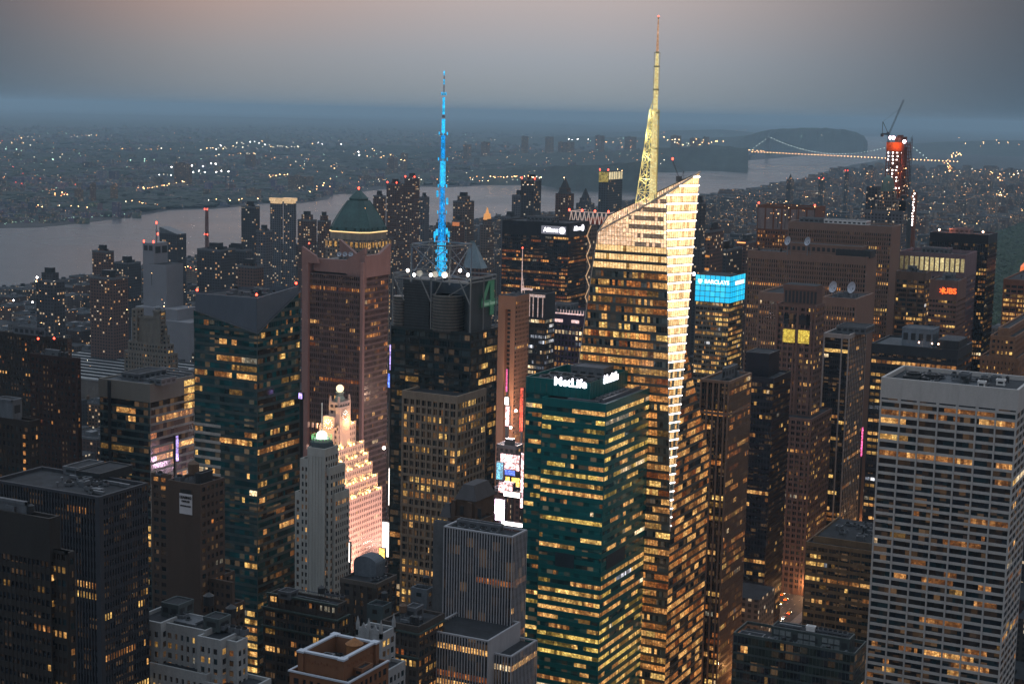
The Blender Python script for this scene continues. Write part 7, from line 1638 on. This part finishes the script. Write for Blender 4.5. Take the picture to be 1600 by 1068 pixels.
while y < 9600:
    far_ = y > 3600; xs = -2600
    while xs < 1100:
        w_ = rf.uniform(16, 34)*(1.5 if far_ else 1); d = 30*(1.0 if not far_ else 1.15)
        if rf.random() < .12: w_ *= 1.8
        bx = xs; xs += w_+rf.uniform(.5, 3); ave = (bx+40) % 250
        if ave < 26: continue
        if PARK[0] < bx+w_ and bx < PARK[1] and y > PARK[2] and y < PARK[3]: continue
        cx2, cy2 = bx+w_/2, y+d/2
        v = Vector((cx2, cy2, 20))-CAM; f = v.dot(FW)
        if f < 100: continue
        px, py = proj((cx2, cy2, 20))
        if not (-500 < px < 2500 and py < 1250): continue
        if inpoly(cx2, cy2, WATER) or inpoly(bx, cy2, WATER) or inpoly(cx2, cy2+40, WATER): continue
        if px < 640 and py < proj((*ny[-1], 0))[1] and False: continue
        D = math.hypot(cx2, cy2)
        # west of the river nothing is built by this loop
        q = min(ny[:], key=lambda p: abs(p[1]-cy2))
        if cy2 > 300 and bx < q[0]-60: continue
        if any(a0-4 < bx+w_ and bx < a1+4 and b0-4 < y+d and y < b1+4 for (a0, a1, b0, b1, z) in FOOT): continue
        u = rf.random()
        if y < 1000: h = rf.uniform(22, 55)
        elif y < 2050: h = rf.uniform(18, 45) if cx2 < -900 else rf.uniform(40, 95)
        elif y < 3600: h = rf.uniform(20, 55) if u < .78 else rf.uniform(55, 100)
        else: h = rf.uniform(16, 38) if u < .85 else rf.uniform(38, 75)
        if cx2 < -1500 and y < 2600 and u > .25: h = rf.uniform(8, 20)
        if y < 2050 and cx2 >= -900: h *= .8
        if D > 1500 and px < 1400:      # the blocks before the river stay below the water seen behind them
            sp2 = sorted(((1400,213),(1385,235),(1368,252),(1330,258),(1290,268),(1255,281),(1200,292),(1150,300),(1100,305),(1040,312),(980,316),(900,330),(800,340),(700,352),(600,366),(480,385),(330,400),(140,433),(0,452),(-400,500)))
            sh_ = 500
            for (xa, ya), (xb, yb) in zip(sp2, sp2[1:]):
                if xa <= px <= xb: sh_ = ya+(yb-ya)*(px-xa)/(xb-xa)
            h = max(8, min(h, zat((cx2, cy2), sh_+rf.uniform(-5, 14))))
        cand.append((bx, bx+w_, y, y+d, h, D, px))
    y += 40 if (int(y/40) % 2 == 0) else 44
print('fill', len(cand))
cms = [c_tan, c_grey, c_dark, c_brick, c_pale]
scored = []
for i, (a0, a1, b0, b1, h, D, px) in enumerate(cand):
    vis = 0
    for hh in (h, h*.6, h*.25):
        q = proj(((a0+a1)/2, b0, hh)); 
        if not hidden(q[0], q[1], D) and 0 < q[0] < 1600 and 0 < q[1] < 1068: vis += 1
    scored.append((-(a1-a0)*h/(D*D)*vis, i))
scored.sort(); chosen = set(i for s_, i in scored[:290] if s_ < 0)
ZN = lambda px, D: ('far uptown' if D > 3200 else 'near the river' if px < 300 and D > 1500 else 'on the west side' if px < 700 else 'in midtown' if D < 1600 else 'uptown')
KN = ['tan', 'grey', 'dark', 'brown brick', 'pale']
def bbox_(mb, a0, a1, b0, b1, h, r, z0=0):
    mb.box(a0, a1, b0, b1, z0, h, 0, 1, bottom=False)
grp = MB(); gm = [MB() for _ in cms]
for i, (a0, a1, b0, b1, h, D, px) in enumerate(cand):
    k = rf.choices(range(5), (5,4,3,4,1))[0]; tone = rf.choice(TONES); s_ = rf.uniform(.7, 1.1); tone = tuple(t*s_ for t in tone)
    tall = h > 55
    if i in chosen:
        c = Vector(((a0+a1)/2, (b0+b1)/2, 0)); hgt = 'tall' if h > 60 else 'mid height' if h > 32 else 'low'
        o = thing('apartment_block', '%s %s block %s among the ordinary city blocks' % (hgt, KN[k], ZN(px, D)), 'apartment block', c, '%s %s blocks %s' % (hgt, KN[k], ZN(px, D)))
        mb = MB(c); mb.tone = tone; mb.box(a0, a1, b0, b1, 0, h)
        if tall: mb.box(a0+2, a1-2, b0+3, b1-2, h, h+7)
        part(mb, 'wall', [cms[k]], o)
        mb = MB(Vector((c.x, c.y, h))); t = .5; hh = h+(7 if tall else 0)
        for a in ((a0-.1,a1+.1,b0-.1,b0+t),(a0-.1,a1+.1,b1-t,b1+.1),(a0-.1,a0+t,b0+t,b1-t),(a1-t,a1+.1,b0+t,b1-t)): mb.box(*a, h-.6, h+1.1, 1)
        if not tall: mb.box(a0+t, a1-t, b0+t, b1-t, h-.2, h+.06)
        u = rf.uniform(.2,.6); w_ = a1-a0; mb.box(a0+w_*u, a0+w_*u+min(7,w_*.3), b0+8, b0+16, hh, hh+rf.uniform(2.5,5), 1)
        for _ in range(rf.randint(1,4)): x_, y_ = rf.uniform(a0+2, a1-4), rf.uniform(b0+2, b1-4); mb.box(x_, x_+2, y_, y_+2, h, hh+1.4, 1)
        part(mb, 'roof', [roofm, steel], o)
        if rf.random() < .45:
            x_, y_ = a0+w_*.15+2, b0+6; mb = MB(Vector((x_, y_, hh)))
            for a in (-1,1):
                for b_ in (-1,1): mb.bar((x_+a,y_+b_,hh),(x_+a,y_+b_,hh+2.5),.15,1)
            mb.lathe((x_,y_), [(1.7,hh+2.5),(1.7,hh+5.5),(1.8,hh+5.6),(.1,hh+7)], 10); part(mb, 'water_tank', [wall('cedar', (.10,.07,.05)), dksteel], o)
    else:
        mb = gm[k]; mb.tone = tone; mb.box(a0, a1, b0, b1, 0, h, 0, 1, bottom=False)
        if tall: mb.box(a0+3, a1-3, b0+3, b1-3, h, h+6, 0, 1, bottom=False)
        if D < 5000: u = rf.uniform(.1,.6); mb.box(a0+(a1-a0)*u, a0+(a1-a0)*u+4, b0+6, b0+12, h, h+rf.uniform(2,4.5), 1, 1, bottom=False)
full = MB(); mats_ = []
for k, mb in enumerate(gm):
    n0 = len(full.v); full.v += mb.v; full.f += [tuple(n0+i for i in f) for f in mb.f]; full.m += [m_+2*k for m_ in mb.m]; full.t += mb.t
    mats_ += [cms[k], roofm]
tag(full.build('city_blocks', mats_), kind='stuff')
# ---------------------------------------------------------------- park canopy
def canopy(name, x0, x1, y0, y1, step, h, mat, ok=lambda x, y: True, seed=3):
    r = random.Random(seed); b = MB()
    y = y0
    while y < y1:
        x = x0
        while x < x1:
            cx2, cy2 = x+r.uniform(-.4,.4)*step, y+r.uniform(-.4,.4)*step
            if ok(cx2, cy2):
                px, py = proj((cx2, cy2, h))
                if -400 < px < 2300 and py < 1200:
                    s_ = step*r.uniform(.45,.85); hh = h*r.uniform(.6,1.25); n0 = len(b.v); k = 6
                    for (rr_, zz_) in ((.7,.0),(1,.45),(.8,.8),(.35,1.0)):
                        for i in range(k): t = 6.2832*i/k+r.random()*.6; q = s_*rr_*r.uniform(.75,1.2); b.v.append((cx2+math.cos(t)*q, cy2+math.sin(t)*q, hh*zz_*r.uniform(.92,1.08)))
                    for a in range(3):
                        for i in range(k): j = (i+1) % k; b.f.append((n0+a*k+i, n0+a*k+j, n0+(a+1)*k+j, n0+(a+1)*k+i)); b.m.append(0); b.t.append((1,1,1))
                    b.f.append(tuple(n0+3*k+i for i in range(k))); b.m.append(0); b.t.append((1,1,1))
            x += step
        y += step
    return tag(b.build(name, mat), kind='stuff')
leaf = wall('foliage_dark', (.035,.055,.032), .95, 0, .55, .05)
canopy('park_trees', PARK[0]+10, PARK[1], PARK[2], PARK[3], 15, 15, leaf)
flat('park_lawn', [(PARK[0],PARK[2]),(PARK[1],PARK[2]),(PARK[1],PARK[3]),(PARK[0],PARK[3])], .3, landmat('park_ground', (.03,.045,.025), .02))
# ---------------------------------------------------------------- the far shore: low houses, woods, towers, lamps
njb = MB(); rj = random.Random(8)
def njpt(px, py): p = G(px, py, 0); return p
cntn = 0
for _ in range(9000):
    px, py = rj.uniform(-20, 1180), 200+rj.random()**1.3*150; p = G(px, py, 0)
    if p.y > 22000 or p.x > 200: continue
    # keep west of the water
    s_ = min(nj[:-1], key=lambda q: (proj((*q, 0))[0]-px)**2); sy = proj((*s_, 0))[1]
    if py > sy-3: continue
    D = math.hypot(p.x, p.y); w_ = rj.uniform(10, 26)*(1 if D < 6000 else 1.8); h = rj.uniform(7, 14)*(1 if D < 6000 else 1.3)
    if rj.random() < .05: h = rj.uniform(20, 45)
    n_ = rj.choice(TONES); njb.tone = tuple(t*rj.uniform(.5,.9) for t in n_)
    bs_ = 0
    njb.box(p.x-w_/2, p.x+w_/2, p.y-w_*.3, p.y+w_*.3, bs_, bs_+h, 0, 1, bottom=False); cntn += 1
tag(njb.build('far_shore_houses', [citymat('city_shore_hazed', (.17,.20,.25), .10), roofl]), kind='stuff')  # blue of the haze is put into the masonry colour
TW = [(126,296,5200,116,130),(148,288,5300,140,150),(180,290,5350,172,184),(294,256,6500,272,300),(402,296,5600,384,408),(395,240,8500,383,400),(478,276,6200,450,490),(616,246,8200,606,622),(632,240,8400,626,637),(588,276,7000,560,600),(820,213,11500,815,830),(880,222,11000,872,888),(892,222,11100,884,898),(940,212,12500,930,948),(990,214,12500,976,1000),(1020,217,12500,1006,1028),(1060,212,12000,1048,1066),(1086,216,12200,1078,1094),(1104,214,12000,1098,1112),(760,222,11000,752,766),(730,226,10500,724,740),(1090,216,12200,1084,1096),(860,214,12000,852,868)]
for i, (xc, yc, D, xl, xr) in enumerate(TW):
    x0,x1,y0,y1,z = foot(xc, yc, D, xl, xr); z = min(z, 190); c = Vector(((x0+x1)/2,(y0+y1)/2,0))
    o = thing('apartment_tower', 'distant apartment slab on the far shore beyond the river', 'apartment tower', c, 'apartment slabs on the far shore')
    mb = MB(c); mb.tone = rj.choice(TONES[:4]); y1 = min(y1, y0+60); mb.box(x0,x1,y0,y1,0,z); mb.box(x0+(x1-x0)*.3,x0+(x1-x0)*.6,y0+4,y0+14,z,z+5); part(mb, 'wall', [c_brick if i % 2 else c_tan], o)
# woods of the far shore
if True: canopy('far_shore_woods', -9000, -1500, 3200, 12000, 60, 16, woods, ok=lambda x, y: (not inpoly(x, y, WATER)) and (not inpoly(x+60, y, WATER)) and x < min(nj, key=lambda p: abs(p[1]-y))[0] and math.sin(x*.004+y*.002)+math.sin(x*.0013-y*.003) > -.2, seed=5)

# lamps
lc = {'o': glow('lamp_sodium', (1,.42,.12), 9), 'O': glow('lamp_sodium_bright', (1,.55,.22), 20), 'w': glow('lamp_pale', (1,.85,.62), 10), 'W': glow('lamp_white', (1,.9,.86), 30), 'r': glow('lamp_red', (1,.08,.04), 16), 'g': glow('lamp_greenish', (.6,1,.75), 9)}
rl_ = random.Random(17); LP = []
def row(x0, y0, x1, y1, n, kinds, jy=.6, jx=2, s=1.0):
    for i in range(n):
        if rl_.random() < .3: continue
        t = i/max(1, n-1); LP.append((x0+(x1-x0)*t+rl_.uniform(-jx,jx)*1.6, y0+(y1-y0)*t+rl_.uniform(-jy,jy)*1.5, rl_.choice(kinds), s*rl_.uniform(.7,1.2)))
row(110,213,155,212,9,'wwo'); row(158,234,266,233,20,'oow'); row(330,232,410,224,24,'wWOw',3,3,1.1); row(300,237,345,229,5,'Ow'); row(400,228,466,230,26,'ww',1.2); row(340,243,400,240,16,'wOo',1)
for x, y in ((268,262),(300,260),(317,261),(330,256),(337,257),(302,270),(311,268),(320,270),(338,270),(346,268),(357,269),(560,238),(561,243)): LP.append((x, y, 'W', 1.5))
row(237,274,268,274,6,'Ww',.4,1); row(215,296,240,294,8,'oO',1); row(240,294,292,284,16,'OOo',.8,1.5); row(303,316,400,311,14,'OwO',1.5,3,1.2); row(0,351,255,331,42,'g',.8,2,.7)
row(75,300,110,305,9,'oO',3,5); row(60,326,135,327,16,'wOo',3,5); row(195,317,245,322,12,'owO',2,5); row(0,222,60,220,14,'oOwr',5,5); row(0,240,130,248,20,'owgo',5,6); row(200,252,240,250,8,'wg',1.5)
row(0,262,110,290,26,'oor',12,8,.9); row(410,240,530,262,34,'wOwo',9,8); row(490,224,530,225,6,'OW',1); row(420,276,450,274,10,'Oo',1); row(470,300,520,286,10,'OwO',4,3); row(560,240,640,250,16,'woO',6,5)
row(560,284,680,279,14,'wwo',2,4); row(732,278,830,277,34,'OOo',.9,1.5,1.1); row(736,283,810,292,20,'owO',3,3); row(830,278,882,279,18,'Ow',2,2,1.2); row(868,272,905,276,8,'wWO',2,2); LP.append((914,283,'r',2.4)); LP.append((910,283,'r',2)); row(800,292,850,292,10,'ow',.5)
row(888,218,915,218,4,'W',.5,3); row(925,222,1000,226,16,'oO',4,4); row(1040,220,1135,226,26,'OwO',4,3,1.2); row(1060,228,1110,238,18,'owO',3,4); row(1035,252,1130,262,24,'OwOw',5,4,1.1); row(940,262,1030,268,20,'oOw',5,4); row(870,240,1000,250,20,'oo',6,6,.8); row(700,232,860,245,24,'oow',8,8,.8)
row(1172,235,1195,236,8,'O',.4,1); row(1150,204,1170,203,5,'o',.3,1); row(1240,213,1282,213,4,'wg',1,2); row(540,330,600,330,3,'o')
row(1500,222,1596,230,14,'oO',5,5); row(1484,244,1502,240,14,'O',2,3,1.3); row(1478,250,1488,270,12,'Oo',2,3,1.2); row(1510,268,1600,270,18,'Oow',3,4,1.1); row(1555,276,1575,282,10,'Oo',2,3); row(1560,306,1562,302,4,'O',2,2,1.4)
for _ in range(420): LP.append((rl_.uniform(1110,1600), 265+rl_.random()**1.2*90, rl_.choice('ooowoO'), rl_.uniform(.45,.8)))
for _ in range(330): LP.append((rl_.uniform(0,1130), 206+rl_.random()**1.1*95, rl_.choice('ooowwg'), rl_.uniform(.4,.8)))
for _ in range(60): LP.append((rl_.uniform(0,300), rl_.uniform(430,600), rl_.choice('oOwo'), rl_.uniform(.6,1.1)))
row(10,438,62,434,9,'OOw',2,3,1.2); LP.append((58,438,'W',2.6)); LP.append((57,444,'O',2)); LP.append((21,472,'W',2.2)); LP.append((51,475,'W',2.4)); row(290,418,310,422,6,'Or',2,3); row(0,487,16,487,4,'o')
rest = MB(); rest_m = list(lc.values()); keys = list(lc); LP.sort(key=lambda q: -q[3]*(2 if q[2] in 'WO' else 1)); made = 0
WAT2 = WATER
bpy.context.view_layer.update(); DG = bpy.context.evaluated_depsgraph_get()
for (px, py, k, s_) in LP:
    d_ = ray(px, py).normalized(); hit, p, nn, fi, ob, mw_ = sc.ray_cast(DG, CAM, d_, distance=60000)
    if not hit: continue
    p = p-d_*25; D = math.hypot(p.x, p.y); p.z += 3
    if D < 1500 or ob.name.startswith('river'): continue
    if inpoly(p.x, p.y, WAT2) or p.y > 40000: continue
    rad = D*.00018*s_
    if made < 280:
        zone = 'beyond the river' if px < 1170 and py < 360 else 'uptown' if px > 1100 else 'on the west side'; cn = {'o':'orange','O':'bright orange','w':'warm white','W':'bright white','r':'red','g':'greenish'}[k]
        o = thing('street_lamp', '%s street lamp far away %s' % (cn, zone), 'street lamp', (p.x, p.y, 0), '%s lamps %s' % (cn, zone))
        b = MB(Vector((p.x, p.y, 0))); b.bar((p.x,p.y,p.z-14), (p.x,p.y,p.z-rad), .3); part(b, 'pole', [dksteel], o)
        h_ = bpy.data.objects.new('lamp_head', lampmesh('lamp_head', round(rad, 1) or .1, lc[k])); COL.objects.link(h_); h_.parent = o; h_.location = (0,0,p.z); made += 1
    else:
        mi = keys.index(k); n0 = len(rest.v); x, y, z = p
        rest.v += [(x-rad,y,z),(x,y-rad,z),(x+rad,y,z),(x,y+rad,z),(x,y,z-rad),(x,y,z+rad)]
        for f in ((0,1,5),(1,2,5),(2,3,5),(3,0,5),(1,0,4),(2,1,4),(3,2,4),(0,3,4)): rest.f.append(tuple(n0+i for i in f)); rest.m.append(mi); rest.t.append((1,1,1))
tag(rest.build('distant_lamps', rest_m), kind='stuff')
# ---------------------------------------------------------------- haze
def haze_box(dens):
    b = MB(); b.box(-62000, 62000, -3200, 74000, -6, 405)
    m = bpy.data.materials.new('haze'); m.use_nodes = True; nt = m.node_tree; nt.nodes.remove(nt.nodes['Principled BSDF'])
    v = nt.nodes.new('ShaderNodeVolumePrincipled'); v.inputs['Color'].default_value = (.52,.78,.96,1); v.inputs['Density'].default_value = dens
    v.inputs['Anisotropy'].default_value = .55
    nt.links.new(v.outputs[0], nt.nodes['Material Output'].inputs['Volume'])
    return tag(b.build('haze', m), kind='stuff')
haze_box(.46e-4)
